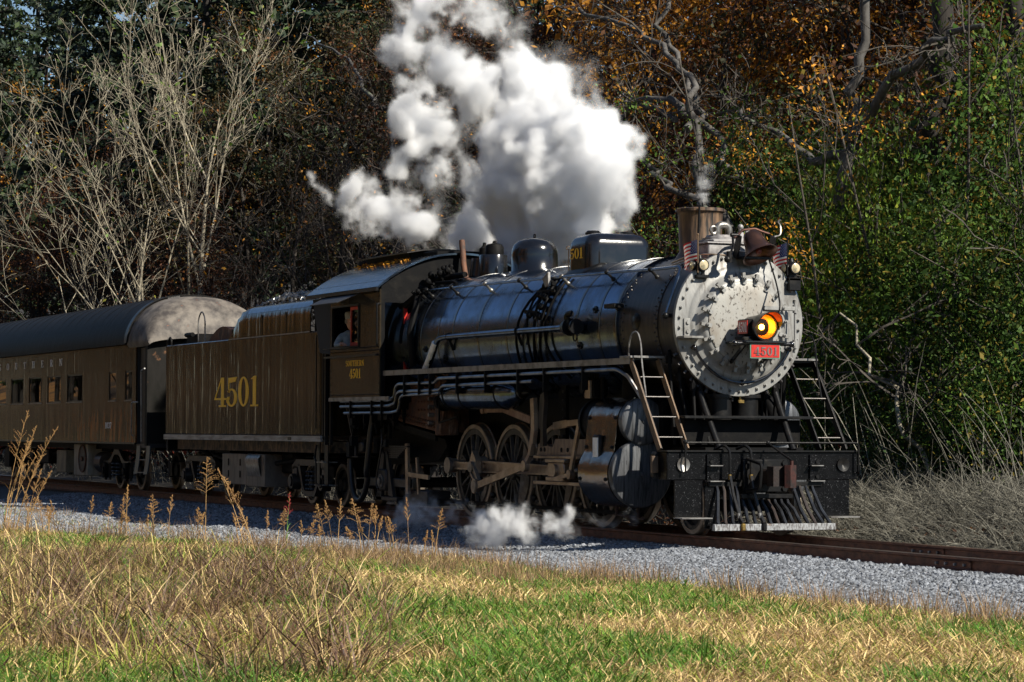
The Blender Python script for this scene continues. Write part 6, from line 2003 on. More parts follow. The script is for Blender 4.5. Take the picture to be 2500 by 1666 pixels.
def grow(mb, p, d, ln, r, lv, P, rng, tips):
    """one branch and its children; P = dict of per-level lists"""
    n = P['seg'][lv]
    pts, rad = [p.copy()], [r]
    q = p.copy()
    dd = d.copy()
    for i in range(n):
        dd = (dd + V((rng.gauss(0, 1), rng.gauss(0, 1), rng.gauss(0, 1))) * P['wob'][lv] + V((0, 0, P['up'][lv]))).normalized()
        q = q + dd * (ln / n)
        pts.append(q.copy())
        rad.append(max(P['rmin'], r * (1 - (1 - P['taper'][lv]) * (i + 1) / n)))
    mb.path(pts, rad, P['side'][lv], caps=False)
    if lv + 1 >= len(P['kids']) + 1 or lv >= P['max']:
        tips.append((q, dd))
        return
    k = P['kids'][lv]
    k = int(k + rng.random())
    for j in range(k):
        t = P['from'][lv] + (1 - P['from'][lv]) * (j + rng.random() * .8) / max(1, k)
        f = min(n - 1e-3, t * n)
        i = int(f)
        c = pts[i].lerp(pts[i + 1], f - i)
        base = (pts[i + 1] - pts[i]).normalized()
        o = base.orthogonal().normalized()
        az = rng.uniform(0, 2 * pi)
        side = o * cos(az) + base.cross(o) * sin(az)
        a = radians(P['ang'][lv] * rng.uniform(.65, 1.3))
        nd = (base * cos(a) + side * sin(a)).normalized()
        grow(mb, c, nd, ln * P['len'][lv] * rng.uniform(.6, 1.15) * (1.15 - .5 * t), max(P['rmin'], rad[i] * P['rk'][lv]), lv + 1, P, rng, tips)
    if P.get('lead'):
        tips.append((q, dd))


BARE = dict(seg=[6, 6, 5, 4, 3, 2], wob=[.05, .06, .075, .10, .13, .15], up=[.02, .07, .07, .05, .03, .02], taper=[.13, .15, .2, .25, .3, .3], side=[8, 6, 5, 4, 3, 3], kids=[6, 5, 4, 4, 2], **{'from': [.38, .22, .2, .2, .2]}, ang=[36, 36, 36, 38, 40], len=[.78, .62, .52, .48, .5], rk=[.55, .52, .5, .5, .55], rmin=.007, max=4)


def tree_thing(name, loc, label, cat, group, trunk_me, crown_me, rz=0.0, sc=1.0):
    root = bpy.data.objects.new(name, None)
    root.location = loc
    root.rotation_euler = (0, 0, rz)
    root.scale = (sc,) * 3 if not isinstance(sc, tuple) else sc
    COL.objects.link(root)
    tag(root, label, cat, group)
    for nm, me in (('trunk', trunk_me), ('crown', crown_me)):
        if me is not None:
            o = bpy.data.objects.new(nm, me)
            COL.objects.link(o)
            o.parent = root
    return root


def leaves_at(tips, n, spread, size, rng, m, flat=.3, name='crown'):
    mb = MB()
    for k in range(n):
        c, d = rng.choice(tips)
        p = c + V((rng.gauss(0, spread), rng.gauss(0, spread), rng.gauss(0, spread * .7)))
        leafquad(mb, p, size, rng, flat)
    return mb.mesh(name, m, smooth=0, fix=False)


def stub_trunk(pts, r0, r1, n=9):
    k = len(pts)
    return MB().path(pts, [r0 + (r1 - r0) * i / (k - 1) for i in range(k)], n)


# ---------------------------------------------------------------- the two pale bare trees behind the coach
def pale_tree(loc, stems, seed, label, P, nleaf):
    rng = random.Random(seed)
    mb, tips = MB(), []
    for (d, ln, r) in stems:
        grow(mb, V((0, 0, -.3)), V(d).normalized(), ln, r, 0, P, rng, tips)
    tr = mb.mesh('trunk', BARK_PALE, smooth=60, fix=False)
    tips2 = [t for t in tips if t[0].z < 9] or tips
    cr = leaves_at(tips, nleaf, .12, .13, rng, L_LIME)
    tree_thing('bare_tree', loc, label, 'tree', None, tr, cr)


P1 = dict(BARE)
pale_tree((-54.1, 9.0, ground_z(-54.1, 9)), [((.02, 0, 1), 13.5, .17), ((.42, -.05, 1), 12.0, .10)], 12, 'pale leafless tree with a straight trunk and upswept branches above the coach roof', P1, 420)
P2 = dict(BARE)
P2['ang'] = [44, 40, 38, 38, 40]
P2['up'] = [.05, .09, .08, .06, .03, .02]
pale_tree((-56.5, 8.2, ground_z(-56.5, 8.2)), [((-.35, 0, 1), 11.0, .13), ((-.9, .1, 1), 12, .11), ((-1.6, -.1, .9), 13, .10)], 27, 'pale leafless many-stemmed tree spreading wide and leaning over the coach', P2, 420)

# ---------------------------------------------------------------- prototypes for the woods
def leafy_proto(seed, h, r, m_bark, m_leaf, nleaf, size, spread, kids=(7, 5, 3), low=.3, bare=False):
    rng = random.Random(seed)
    P = dict(seg=[6, 5, 4, 3], wob=[.06, .14, .18, .2], up=[.03, .06, .05, .02], taper=[.35, .35, .35, .3], side=[8, 5, 4, 3], kids=list(kids), **{'from': [low, .2, .2]}, ang=[52, 42, 42], len=[.48, .55, .55], rk=[.5, .55, .55], rmin=.012, max=3)
    mb, tips = MB(), []
    grow(mb, V((0, 0, -.4)), V((rng.uniform(-.08, .08), rng.uniform(-.08, .08), 1)), h, r, 0, P, rng, tips)
    return mb.mesh('trunk', m_bark, smooth=60, fix=False), leaves_at(tips, nleaf, spread, size, rng, m_leaf)


def pine_proto(seed, h, r):
    rng = random.Random(seed)
    mb = MB()
    mb.path([(0, 0, -.5), (.1, 0, h * .5), (.0, .1, h)], [r, r * .7, r * .12], 9)
    lf = MB()
    z = h * .28
    while z < h * .99:
        t = (z - h * .28) / (h * .72)
        L_ = h * .26 * (1 - t) ** .7 + .5
        for k in range(5):
            a = rng.uniform(0, 6.28)
            d = V((cos(a), sin(a), rng.uniform(-.12, .22))).normalized()
            l = L_ * rng.uniform(.6, 1.1)
            e = V((0, 0, z)) + d * l + V((0, 0, -.04 * l * l))
            mb.path([V((0, 0, z)), V((0, 0, z)) + d * l * .5, e], [.05, .035, .012], 4, caps=False)
            for q in range(int(26 * l / 2.5)):
                c = V((0, 0, z)).lerp(e, rng.uniform(.3, 1.02)) + V((rng.gauss(0, .22), rng.gauss(0, .22), rng.gauss(0, .13)))
                for w in range(3):
                    leafquad(lf, c + V((rng.gauss(0, .08), rng.gauss(0, .08), rng.gauss(0, .06))), .26, rng, .3)
        z += h * .03 * rng.uniform(.7, 1.3)
    return mb.mesh('trunk', BARK_DARK, smooth=60, fix=False), lf.mesh('crown', L_PINE, smooth=0, fix=False)


def bush_proto(seed, rx, rz_, n, size, m_leaf, m_stem=TWIG, stems=26, clumps=40):
    rng = random.Random(seed)
    cl = []
    for k in range(clumps):
        a, b = rng.uniform(0, 6.28), rng.uniform(-.15, 1.0)
        rr = rng.uniform(.55, 1.0)
        cl.append(V((rx * rr * cos(a) * sqrt(max(0.05, 1 - b * b)), rx * .8 * rr * sin(a) * sqrt(max(.05, 1 - b * b)), rz_ * (.35 + .6 * b * rr))))
    lf = MB()
    for k in range(n):
        c = rng.choice(cl)
        leafquad(lf, c + V((rng.gauss(0, rx * .13), rng.gauss(0, rx * .13), rng.gauss(0, rz_ * .09))), size, rng, .3)
    st = MB()
    for k in range(stems):
        c = rng.choice(cl)
        b = V((rng.gauss(0, rx * .25), rng.gauss(0, rx * .25), -.3))
        st.path([b, b.lerp(c, .5) + V((rng.gauss(0, .15), rng.gauss(0, .15), rz_ * .12)), c, c + V((rng.gauss(0, .3), rng.gauss(0, .3), rng.uniform(.1, .6)))], [.035, .025, .015, .006], 4, caps=False)
    return st.mesh('trunk', m_stem, smooth=60, fix=False), lf.mesh('crown', m_leaf, smooth=0, fix=False)


PROTO = {
    'rust': [leafy_proto(41, 13, .17, BARK_DARK, L_RUST, 11000, .11, .45), leafy_proto(42, 11, .14, BARK_DARK, L_RUST, 9500, .105, .42)],
    'gold': [leafy_proto(43, 12, .16, BARK_DARK, L_GOLD, 11000, .115, .45), leafy_proto(44, 14, .18, BARK_GREY, L_GOLD, 10000, .12, .5)],
    'olive': [leafy_proto(45, 13, .17, BARK_DARK, L_OLIVE, 11000, .11, .45)],
    'twig': [leafy_proto(46, 12, .13, WOODTWIG, L_RUST, 500, .13, .3, (9, 8, 6), .22), leafy_proto(47, 13, .12, WOODTWIG, L_GOLD, 350, .13, .3, (9, 8, 6), .25)],
    'pine': [pine_proto(48, 19, .26), pine_proto(49, 22, .28)],
    'vine': [bush_proto(51, 1.9, 3.2, 17000, .06, L_VINE, TWIG, 34, 64), bush_proto(52, 1.7, 4.2, 17000, .06, L_VINE, TWIG, 34, 74), bush_proto(53, 2.0, 2.6, 16000, .06, L_GREEN, TWIG, 30, 56)],
    'sunvine': [bush_proto(60, 1.8, 3.4, 14000, .06, L_BRIGHT, TWIG, 30, 60)],
    'redbush': [bush_proto(54, 1.3, 2.0, 2600, .11, L_RED, BARK_DARK, 30), bush_proto(55, 1.5, 2.6, 3000, .11, L_RUST, BARK_DARK, 34)],
    'limebush': [bush_proto(56, 1.3, 2.2, 1500, .12, L_LIME, TWIG, 20, 16), bush_proto(57, 1.4, 2.6, 2600, .11, L_GREEN, TWIG, 26)],
}
LAB = {
    'rust': ('autumn_tree', 'rust brown autumn tree in the dark woods', 'tree', 'rust brown trees in the woods'),
    'gold': ('autumn_tree', 'golden leaved autumn tree in the woods', 'tree', 'golden trees in the woods'),
    'olive': ('broadleaf_tree', 'olive leaved broadleaf tree in the woods', 'tree', 'olive trees in the woods'),
    'twig': ('bare_tree', 'thin grey nearly leafless tree in the woods', 'tree', 'grey leafless trees in the woods'),
    'pine': ('pine_tree', 'tall dark pine in the back row', 'tree', 'pines at the back of the woods'),
    'vine': ('vine_thicket', 'green vine covered thicket edging the woods', 'shrub', 'vine thickets beside the track'),
    'sunvine': ('vine_thicket', 'sunny yellow green vine thicket edging the woods', 'shrub', 'sunny vine thickets beside the track'),
    'redbush': ('autumn_shrub', 'red and rust leaved shrub', 'shrub', 'red shrubs at the foot of the woods'),
    'limebush': ('green_shrub', 'bright green leafy shrub', 'shrub', 'green shrubs at the foot of the woods'),
}


def region(x, y):
    dx, dy = x - CP.x, y - CP.y
    q = (dx * rt.x + dy * rt.y) / (dx * fw.x + dy * fw.y) * 6425.8 / 2500 + .5
    for lim, txt in ((.08, 'at the far left above the coach'), (.15, 'above the coach'), (.23, 'above the tender rear'), (.31, 'above the coal'), (.39, 'behind the cab'), (.50, 'behind the steam plume'), (.60, 'behind the domes'), (.68, 'behind the smokestack'), (.74, 'behind the bell'), (.80, 'just ahead of the smokebox'), (.86, 'above the far ladder'), (.92, 'beyond the pilot'), (.97, 'towards the right edge')):
        if q < lim:
            return txt
    return 'at the right edge'


def plant(kind, x, y, sc, rz=None, dz=0.0):
    rng = random
    tr, cr = PROTO[kind][rng.randrange(len(PROTO[kind]))]
    nm, lab, cat, grp = LAB[kind]
    sx = sc if isinstance(sc, tuple) else (sc, sc, sc * rng.uniform(.9, 1.12))
    tree_thing(nm, (x, y, ground_z(x, y) + dz), lab + ' ' + region(x, y), cat, grp, tr, cr, rng.uniform(0, 6.28) if rz is None else rz, sx)


def xat(px, y):
    """x on the line of given y seen at fraction px of the picture's width (for spacing only)"""
    s = (px - .5) * 2500 / 6425.8
    d = Vector((fw.x + rt.x * s, fw.y + rt.y * s))
    t = (y - CP.y) / d.y
    return CP.x + d.x * t


random.seed(2024)
# back rows: pines and tall autumn trees fill the frame from left to right
for i in range(34):
    q = -.08 + 1.3 * i / 33
    y = random.uniform(22, 36)
    if .56 < q < .98:
        plant('gold', xat(q, y) + random.uniform(-2, 2), y, random.uniform(.9, 1.1))
        continue
    plant('pine', xat(q, y) + random.uniform(-2, 2), y, random.uniform(1.0, 1.35) * (1.25 if q < .35 else 1))
for i in range(24):
    q = -.06 + 1.22 * i / 23
    y = random.uniform(16, 23)
    k = 'pine' if (q < .42 and random.random() < .75) else random.choice(('rust', 'olive', 'gold', 'rust'))
    if .57 < q < .71 or .80 < q < 1.0:
        k = 'gold'
    plant(k, xat(q, y) + random.uniform(-1.5, 1.5), y, random.uniform(1.0, 1.3) * (1.2 if q < .3 else 1))
for i in range(26):
    q = -.05 + 1.16 * i / 25
    y = random.uniform(11.5, 16)
    k = random.choice(('rust', 'twig', 'olive', 'rust', 'twig'))
    if .58 < q < .70:
        k = random.choice(('gold', 'twig'))
    elif .78 < q < 1.0:
        k = random.choice(('gold', 'twig', 'olive'))
    plant(k, xat(q, y) + random.uniform(-1, 1), y, random.uniform(.8, 1.1))
for i in range(13):
    q = -.03 + .66 * i / 12
    y = random.uniform(9.5, 12)
    plant(random.choice(('twig', 'twig', 'rust')), xat(q, y) + random.uniform(-1, 1), y, random.uniform(.6, .9))
for i in range(16):
    q = -.04 + .66 * i / 15
    y = random.uniform(5.5, 9)
    k = random.choice(('redbush', 'redbush', 'redbush', 'limebush'))
    plant(k, xat(q, y), y, random.uniform(.9, 1.6))
plant('pine', xat(.0, 20), 20, 1.35)
plant('pine', xat(.035, 25), 25, 1.45)
# vine thickets on the right
for (q, y, s) in ((.66, 8.5, 1.0), (.70, 8, 1.15), (.73, 9.5, 1.4), (.76, 8, 1.2), (.79, 7.4, 1.25), (.82, 7.5, 1.35), (.85, 8.3, 1.5), (.88, 7.2, 1.3), (.91, 8, 1.45), (.94, 7.3, 1.35), (.97, 8.2, 1.5), (1.0, 7.3, 1.35), (1.03, 8, 1.4), (1.07, 7.5, 1.4), (.81, 9.6, 1.9), (.87, 10, 2.0), (.93, 10, 1.9), (.99, 10, 2.0), (.84, 6.2, .8), (.90, 6.1, .85), (.96, 6.2, .9), (1.01, 6.2, .9), (.74, 11.5, 2.0), (.69, 12, 1.8)):
    plant('vine', xat(q, y), y, s)
for (q, y, s, k) in ((.72, 9.2, 1.2, 1.7), (.755, 9.4, 1.3, 1.9), (.79, 9.0, 1.3, 1.6), (.84, 9.4, 1.2, 1.8), (.92, 9.4, 1.2, 1.7), (1.0, 9.4, 1.3, 2.3)):
    plant('vine', xat(q, y), y, (s, s, k))
for (q, y, s, k) in ((.815, 6.8, .9, 1.35), (.855, 6.6, .85, 1.2), (.88, 7.0, .8, 1.3), (.84, 7.4, 1.0, 1.7), (.95, 7, .8, 1.0), (.80, 7.6, 1.0, 1.9), (.865, 7.8, 1.0, 2.1), (.905, 7.6, .9, 1.6), (.83, 6.3, .7, .8)):
    plant('sunvine', xat(q, y), y, (s, s, k))
plant('redbush', xat(.835, 5.6), 5.6, .75)
plant('redbush', xat(.62, 9), 9, 1.0)
for (q, y, s, k) in ((.21, 7.5, 1.1, 1), (.105, 8, 1.2, 0), (.13, 7, 1.2, 1), (.085, 9, 1.2, 0)):
    plant('limebush', xat(q, y), y, s)

SAP = leafy_proto(58, 11, .055, TWIG, L_GOLD, 500, .08, .3, (5, 2, 1), .3)
SAP2 = leafy_proto(59, 9, .045, TWIG, L_VINE, 2600, .07, .35, (5, 3, 2), .2)
for i in range(9):
    q = .71 + .31 * i / 8
    y = random.uniform(6.5, 8.8)
    x = xat(q, y)
    a = SAP if i % 2 else SAP2
    tree_thing('sapling', (x, y, ground_z(x, y)), 'thin straight grey sapling among the vines ' + region(x, y), 'tree', 'thin saplings in the vines', a[0], a[1], random.uniform(0, 6.28), random.uniform(.7, 1.15))

# ---------------------------------------------------------------- trunks and limbs that stand out on the right
def limb_tree(name, label, limbs, seed, m, twig_n=16, leaf=None, nleaf=0):
    rng = random.Random(seed)
    base = V(limbs[0][0][0])
    root = thing(name, (base.x, base.y, ground_z(base.x, base.y)), label, 'tree')
    mb, tw, tips = MB(), MB(), []
    for pts, r0, r1 in limbs:
        P = [V(p) for p in pts]
        fine = []
        for a, b in zip(P, P[1:]):
            for k in range(4):
                fine.append(a.lerp(b, k / 4) + V((rng.gauss(0, .04), rng.gauss(0, .12), rng.gauss(0, .04))))
        fine.append(P[-1])
        n = len(fine)
        mb.path(fine, [r0 + (r1 - r0) * i / (n - 1) for i in range(n)], 9)
        for k in range(twig_n):
            i = rng.randrange(n // 4, n)
            d = V((rng.gauss(0, 1), rng.gauss(0, .7), rng.gauss(.3, .7))).normalized()
            grow(tw, fine[i], d, rng.uniform(.8, 2.2), .028, 0, dict(seg=[4, 3, 2], wob=[.2, .25, .25], up=[.03, .02, 0], taper=[.3, .3, .3], side=[4, 3, 3], kids=[5, 4], **{'from': [.2, .2]}, ang=[42, 42], len=[.6, .55], rk=[.6, .6], rmin=.008, max=2), rng, tips)
    mb.build('trunk', m, root, smooth=60, fix=False)
    tw.build('twigs', TWIG, root, smooth=60, fix=False)['kind'] = 'stuff'
    if nleaf:
        o = bpy.data.objects.new('crown', leaves_at(tips, nleaf, .16, .10, rng, leaf))
        link(o, root)


limb_tree('trunk_tree', 'thick dark ivied trunk in the woods at the upper right', [([(-6.1, 9.0, 0), (-6.03, 9.0, 2.27), (-5.8, 9.0, 4.75), (-5.5, 9.0, 7.21), (-5.43, 9.0, 8.85), (-5.5, 9.0, 13.02)], .26, .2)], 61, BARK_DARK, 8, L_GOLD, 700)
limb_tree('trunk_tree', 'dark straight trunk near the right edge of the woods', [([(-4.62, 10.0, 0), (-4.62, 10.0, 2.27), (-4.61, 10.0, 5.53), (-4.67, 10.0, 7.99), (-4.6, 10.0, 12.96)], .22, .18)], 62, BARK_DARK, 8, L_GOLD, 700)
limb_tree('forked_tree', 'grey forked tree rising from the vines with long side limbs', [([(-7.6, 8, 0), (-7.5, 8.0, 2.5), (-7.48, 8.0, 4.48), (-7.08, 8.0, 6.48), (-7.0, 8.0, 7.73), (-6.68, 8.0, 8.96), (-6.61, 8.0, 12.12)], .15, .09), ([(-7.0, 8.0, 7.06), (-5.52, 8.0, 8.14), (-4.18, 8.0, 8.7), (-2.64, 8.0, 8.73)], .11, .05), ([(-7.24, 8.0, 6.83), (-8.57, 8.0, 6.87), (-9.78, 8.0, 7.33), (-11.61, 8.0, 8.24)], .11, .04)], 63, BARK_GREY, 7)
limb_tree('gnarled_tree', 'gnarled grey tree with arching crooked limbs beside the steam', [([(-12.3, 8, 0), (-12.4, 8.0, 3), (-12.75, 8.0, 5.49), (-13.35, 8.0, 6.65), (-13.76, 8.0, 7.91), (-13.97, 8.0, 8.98), (-15.01, 8.0, 9.87), (-16.96, 8.0, 10.73), (-19.53, 8.0, 11.5)], .13, .04), ([(-13.76, 8.0, 8.1), (-14.79, 8.0, 8.83), (-16.29, 8.0, 8.91), (-17.4, 8.0, 8.68)], .10, .05), ([(-14.37, 8.0, 8.26), (-15.63, 8.0, 8.74), (-17.17, 8.0, 9.01)], .08, .04), ([(-12.2, 8.4, 5.2), (-13.43, 9.0, 6.79), (-14.43, 9.0, 7.84), (-15.46, 9.0, 8.72), (-16.31, 9.0, 9.71), (-16.96, 9.0, 10.79), (-17.19, 9.0, 12.63)], .11, .05), ([(-10.5, 7.4, 5.6), (-10.89, 7.0, 6.05), (-12.43, 7.0, 6.63), (-13.86, 7.0, 7.17), (-15.13, 7.0, 7.52)], .09, .03)], 64, BARK_GREY, 7)
limb_tree('trunk_tree', 'slim blackish trunk against the golden leaves beside the steam', [([(-28.2, 14, 1), (-27.99, 14.0, 6.66), (-27.75, 14.0, 9.75), (-27.63, 14.0, 12.14), (-27.77, 14.0, 16.72)], .2, .14)], 65, BARK_DARK, 16, L_GOLD, 300)
limb_tree('leaning_snag', 'pale leaning dead stem in the brush ahead of the engine', [([(.5, 5, -.2), (0.44, 5.0, 0.75), (-0.34, 5.0, 1.59), (-1.42, 5.0, 2.47), (-2.56, 5.0, 3.54)], .06, .02)], 66, BARK_PALE, 8)
limb_tree('bare_branch', 'long grey branch reaching out through the steam', [([(-48, 11, 15.2), (-46.64, 11.0, 14.56), (-43.45, 11.0, 13.49), (-41.04, 11.0, 11.94), (-39.51, 11.0, 11.36), (-38.6, 11, 8), (-38.4, 11, 1)], .012, .13)], 67, BARK_GREY, 14)

# ---------------------------------------------------------------- brush: dead canes and fallen grass beside the track
def cane_proto(seed, n, h, lean, w, curl):
    rng = random.Random(seed)
    mb = MB()
    for k in range(n):
        a = rng.uniform(0, 6.28)
        r = .35 * sqrt(rng.random())
        l = lean * rng.uniform(.2, 1.3)
        ln = h * rng.uniform(.5, 1.2)
        p = V((r * cos(a), r * sin(a), -.05))
        b = rng.uniform(0, 6.28)
        d = V((cos(b) * l, sin(b) * l, 1)).normalized()
        pts_ = [p]
        for i in range(5):
            d = (d + V((d.x * curl, d.y * curl, -curl * .5 * i)) * .5 + V((rng.gauss(0, .06), rng.gauss(0, .06), 0))).normalized()
            pts_.append(pts_[-1] + d * ln / 5)
        mb.path(pts_, [w, w * .9, w * .8, w * .65, w * .5, w * .3], 3, caps=False)
        if rng.random() < .5:
            i = rng.randrange(2, 5)
            e = pts_[i] + V((rng.gauss(0, .2), rng.gauss(0, .2), rng.uniform(.05, .3)))
            mb.path([pts_[i], e], [w * .5, w * .25], 3, caps=False)
    return mb.mesh('cane', CANE, smooth=0, fix=False)


canes = [cane_proto(71, 14, 1.0, 1.6, .0065, .25), cane_proto(72, 16, .9, 2.6, .006, .3), cane_proto(73, 7, 2.2, .4, .008, .12), cane_proto(74, 6, 2.8, .5, .009, .16)]
pts = []
random.seed(88)
for k in range(1500):
    q = random.uniform(.76, 1.06)
    y = random.uniform(2.2, 5.2)
    x = xat(q, y)
    hz = .55 * smooth(2.0, 3.6, y) * (1 - .5 * smooth(4.2, 5.4, y))
    z = ground_z(x, y) + hz * random.uniform(0, 1) + .15 * noise.noise((x, y, 1))
    pts.append(((x, y, z), (random.uniform(-.4, .4), random.uniform(-.4, .4), random.random() * 6.28), random.uniform(.6, 1.1), random.choice((0, 1, 1))))
for k in range(60):
    q = random.uniform(.80, 1.06)
    y = random.uniform(4.2, 6.0)
    x = xat(q, y)
    pts.append(((x, y, ground_z(x, y)), (random.uniform(-.2, .2), random.uniform(-.2, .2), random.random() * 6.28), random.uniform(.6, 1.15), random.choice((2, 3))))
for k in range(260):
    q = random.uniform(-.02, .75)
    y = random.uniform(3.4, 7)
    pts.append(((xat(q, y), y, ground_z(xat(q, y), y)), (random.uniform(-.3, .3), random.uniform(-.3, .3), random.random() * 6.28), random.uniform(.8, 1.5), random.choice((0, 1, 2, 3))))
scatter('dead_brush', canes, pts, 'tangle of dry grass and dead canes along the far side of the track', 'brush')

# leaf litter in the brush and on the cab roof
lf = MB()
rng = random.Random(8)
for k in range(2500):
    y = rng.uniform(2.2, 5)
    x = xat(rng.uniform(.6, 1.05), y)
    leafquad(lf, V((x, y, ground_z(x, y) + rng.uniform(.0, .5))), .07, rng, 1)
tag(lf.mesh('fallen_leaves', L_RUST, smooth=0, fix=False) and inst('fallen_leaves', bpy.data.meshes['fallen_leaves']), 'rust coloured dead leaves caught in the brush by the track', 'leaves', kind='stuff')
lf = MB()
for k in range(420):
    x = rng.uniform(-10.9, -8.4)
    y = -.66 - abs(rng.gauss(0, .10))
    leafquad(lf, V((x, y, roofz(y) + .045 + rng.uniform(0, .03))), .06, rng, 2)
tag(inst('roof_leaves', lf.mesh('roof_leaves', L_GOLD, smooth=0, fix=False)), 'golden fallen leaves lying along the hatch on the cab roof', 'leaves', kind='stuff')

# far side of the field: the train's paint and windows mirror these woods
random.seed(404)
fm, fp_ = [], []
for kind in ('gold', 'rust', 'olive', 'pine'):
    for tr, cr in PROTO[kind]:
        fm += [tr, cr]
for k in range(110):
    x = -300 + k * 2.9 + random.uniform(-2, 2)
    y = random.uniform(-48, -36)
    i = random.randrange(len(fm) // 2) if random.random() < .8 else 0
    s_ = random.uniform(1.3, 1.9)
    a = (random.uniform(0, 0), 0, random.random() * 6.28)
    for j in (0, 1):
        fp_.append(((x, y, -.3), a, s_, 2 * i + j))
scatter('far_woods', fm, fp_, 'autumn woods across the field, mirrored in the side of the train', 'woods')
# ================================================================ steam
def steam(name, label, lo, hi, vox, blobs, dens, erode, warp, nscale, billow=.7, cat='steam'):
    """blobs: (x, y, z, r, strength)"""
    me = bpy.data.meshes.new(name)
    me.from_pydata([lo, hi], [], [])
    o = bpy.data.objects.new(name, me)
    COL.objects.link(o)
    g = bpy.data.node_groups.new(name, 'GeometryNodeTree')
    g.interface.new_socket('Geometry', in_out='INPUT', socket_type='NodeSocketGeometry')
    g.interface.new_socket('Geometry', in_out='OUTPUT', socket_type='NodeSocketGeometry')
    N, L = g.nodes, g.links
    go = N.new('NodeGroupOutput')
    N.new('NodeGroupInput')
    pos = N.new('GeometryNodeInputPosition').outputs[0]

    def vm(op, a, b=None, s=None):
        n = N.new('ShaderNodeVectorMath'); n.operation = op
        for i, q in ((0, a), (1, b)):
            if q is None: continue
            if isinstance(q, tuple): n.inputs[i].default_value = q
            else: L.new(q, n.inputs[i])
        if s is not None: n.inputs['Scale'].default_value = s
        return n.outputs['Value'] if op == 'DISTANCE' else n.outputs['Vector']

    def mt(op, a, b, c=None):
        n = N.new('ShaderNodeMath'); n.operation = op
        for i, q in enumerate((a, b, c)):
            if q is None: continue
            if isinstance(q, (int, float)): n.inputs[i].default_value = q
            else: L.new(q, n.inputs[i])
        return n.outputs[0]

    def nz(v, sc, det, rough=.55):
        n = N.new('ShaderNodeTexNoise')
        n.inputs['Scale'].default_value = sc
        n.inputs['Detail'].default_value = det
        n.inputs['Roughness'].default_value = rough
        L.new(v, n.inputs['Vector'])
        return n

    def mr(v, a, b, c, d, ip='SMOOTHSTEP'):
        n = N.new('ShaderNodeMapRange'); n.interpolation_type = ip
        for k, q in (('From Min', a), ('From Max', b), ('To Min', c), ('To Max', d)):
            n.inputs[k].default_value = q
        L.new(v, n.inputs['Value'])
        return n.outputs['Result']

    w1 = vm('SCALE', vm('SUBTRACT', nz(pos, nscale, 2).outputs['Color'], (.5, .5, .5)), None, warp)
    w2 = vm('SCALE', vm('SUBTRACT', nz(pos, nscale * 3.3, 3).outputs['Color'], (.5, .5, .5)), None, warp * .42)
    wp = vm('ADD', vm('ADD', pos, w1), w2)
    acc = None
    for x, y, z, r, s in blobs:
        d = vm('DISTANCE', wp, (x, y, z))
        v = mr(d, r, r * .25, 0.0, s)
        acc = v if acc is None else mt('ADD', acc, v)
    er = nz(wp, nscale * 2.2, 9, .7).outputs['Fac']
    v = mt('SUBTRACT', acc, mt('MULTIPLY', mr(er, .3, .7, 0, 1, 'LINEAR'), erode))
    vo = N.new('ShaderNodeTexVoronoi')
    vo.feature = 'F1'
    vo.inputs['Scale'].default_value = nscale * 2.6
    vo.inputs['Detail'].default_value = 2.0
    vo.inputs['Roughness'].default_value = .55
    L.new(wp, vo.inputs['Vector'])
    v = mt('ADD', v, mt('MULTIPLY', mt('SUBTRACT', .48, vo.outputs['Distance']), billow))
    v = mt('ADD', mt('MULTIPLY', mt('MAXIMUM', mt('MINIMUM', v, 1.0), 0.0), dens * .32), mr(v, .2, .75, 0.0, dens))
    vc = N.new('GeometryNodeVolumeCube')
    vc.inputs['Min'].default_value = lo
    vc.inputs['Max'].default_value = hi
    for i, ax in enumerate('XYZ'):
        vc.inputs['Resolution ' + ax].default_value = max(4, int((hi[i] - lo[i]) / vox))
    L.new(v, vc.inputs['Density'])
    sm = N.new('GeometryNodeSetMaterial')
    sm.inputs['Material'].default_value = STEAM
    L.new(vc.outputs[0], sm.inputs['Geometry'])
    L.new(sm.outputs[0], go.inputs[0])
    me.materials.append(STEAM)
    o.modifiers.new('steam', 'NODES').node_group = g
    return tag(o, label, cat, kind='stuff')


STEAM = bpy.data.materials.new('steam')
STEAM.use_nodes = True
_n, _l = STEAM.node_tree.nodes, STEAM.node_tree.links
_n.clear()
_o = _n.new('ShaderNodeOutputMaterial')
_v = _n.new('ShaderNodeVolumePrincipled')
_v.inputs['Color'].default_value = (.955, .962, .975, 1)
_v.inputs['Anisotropy'].default_value = .0
_v.inputs['Density'].default_value = 1.0
_v.inputs['Density Attribute'].default_value = 'density'
_l.new(_v.outputs[0], _o.inputs['Volume'])

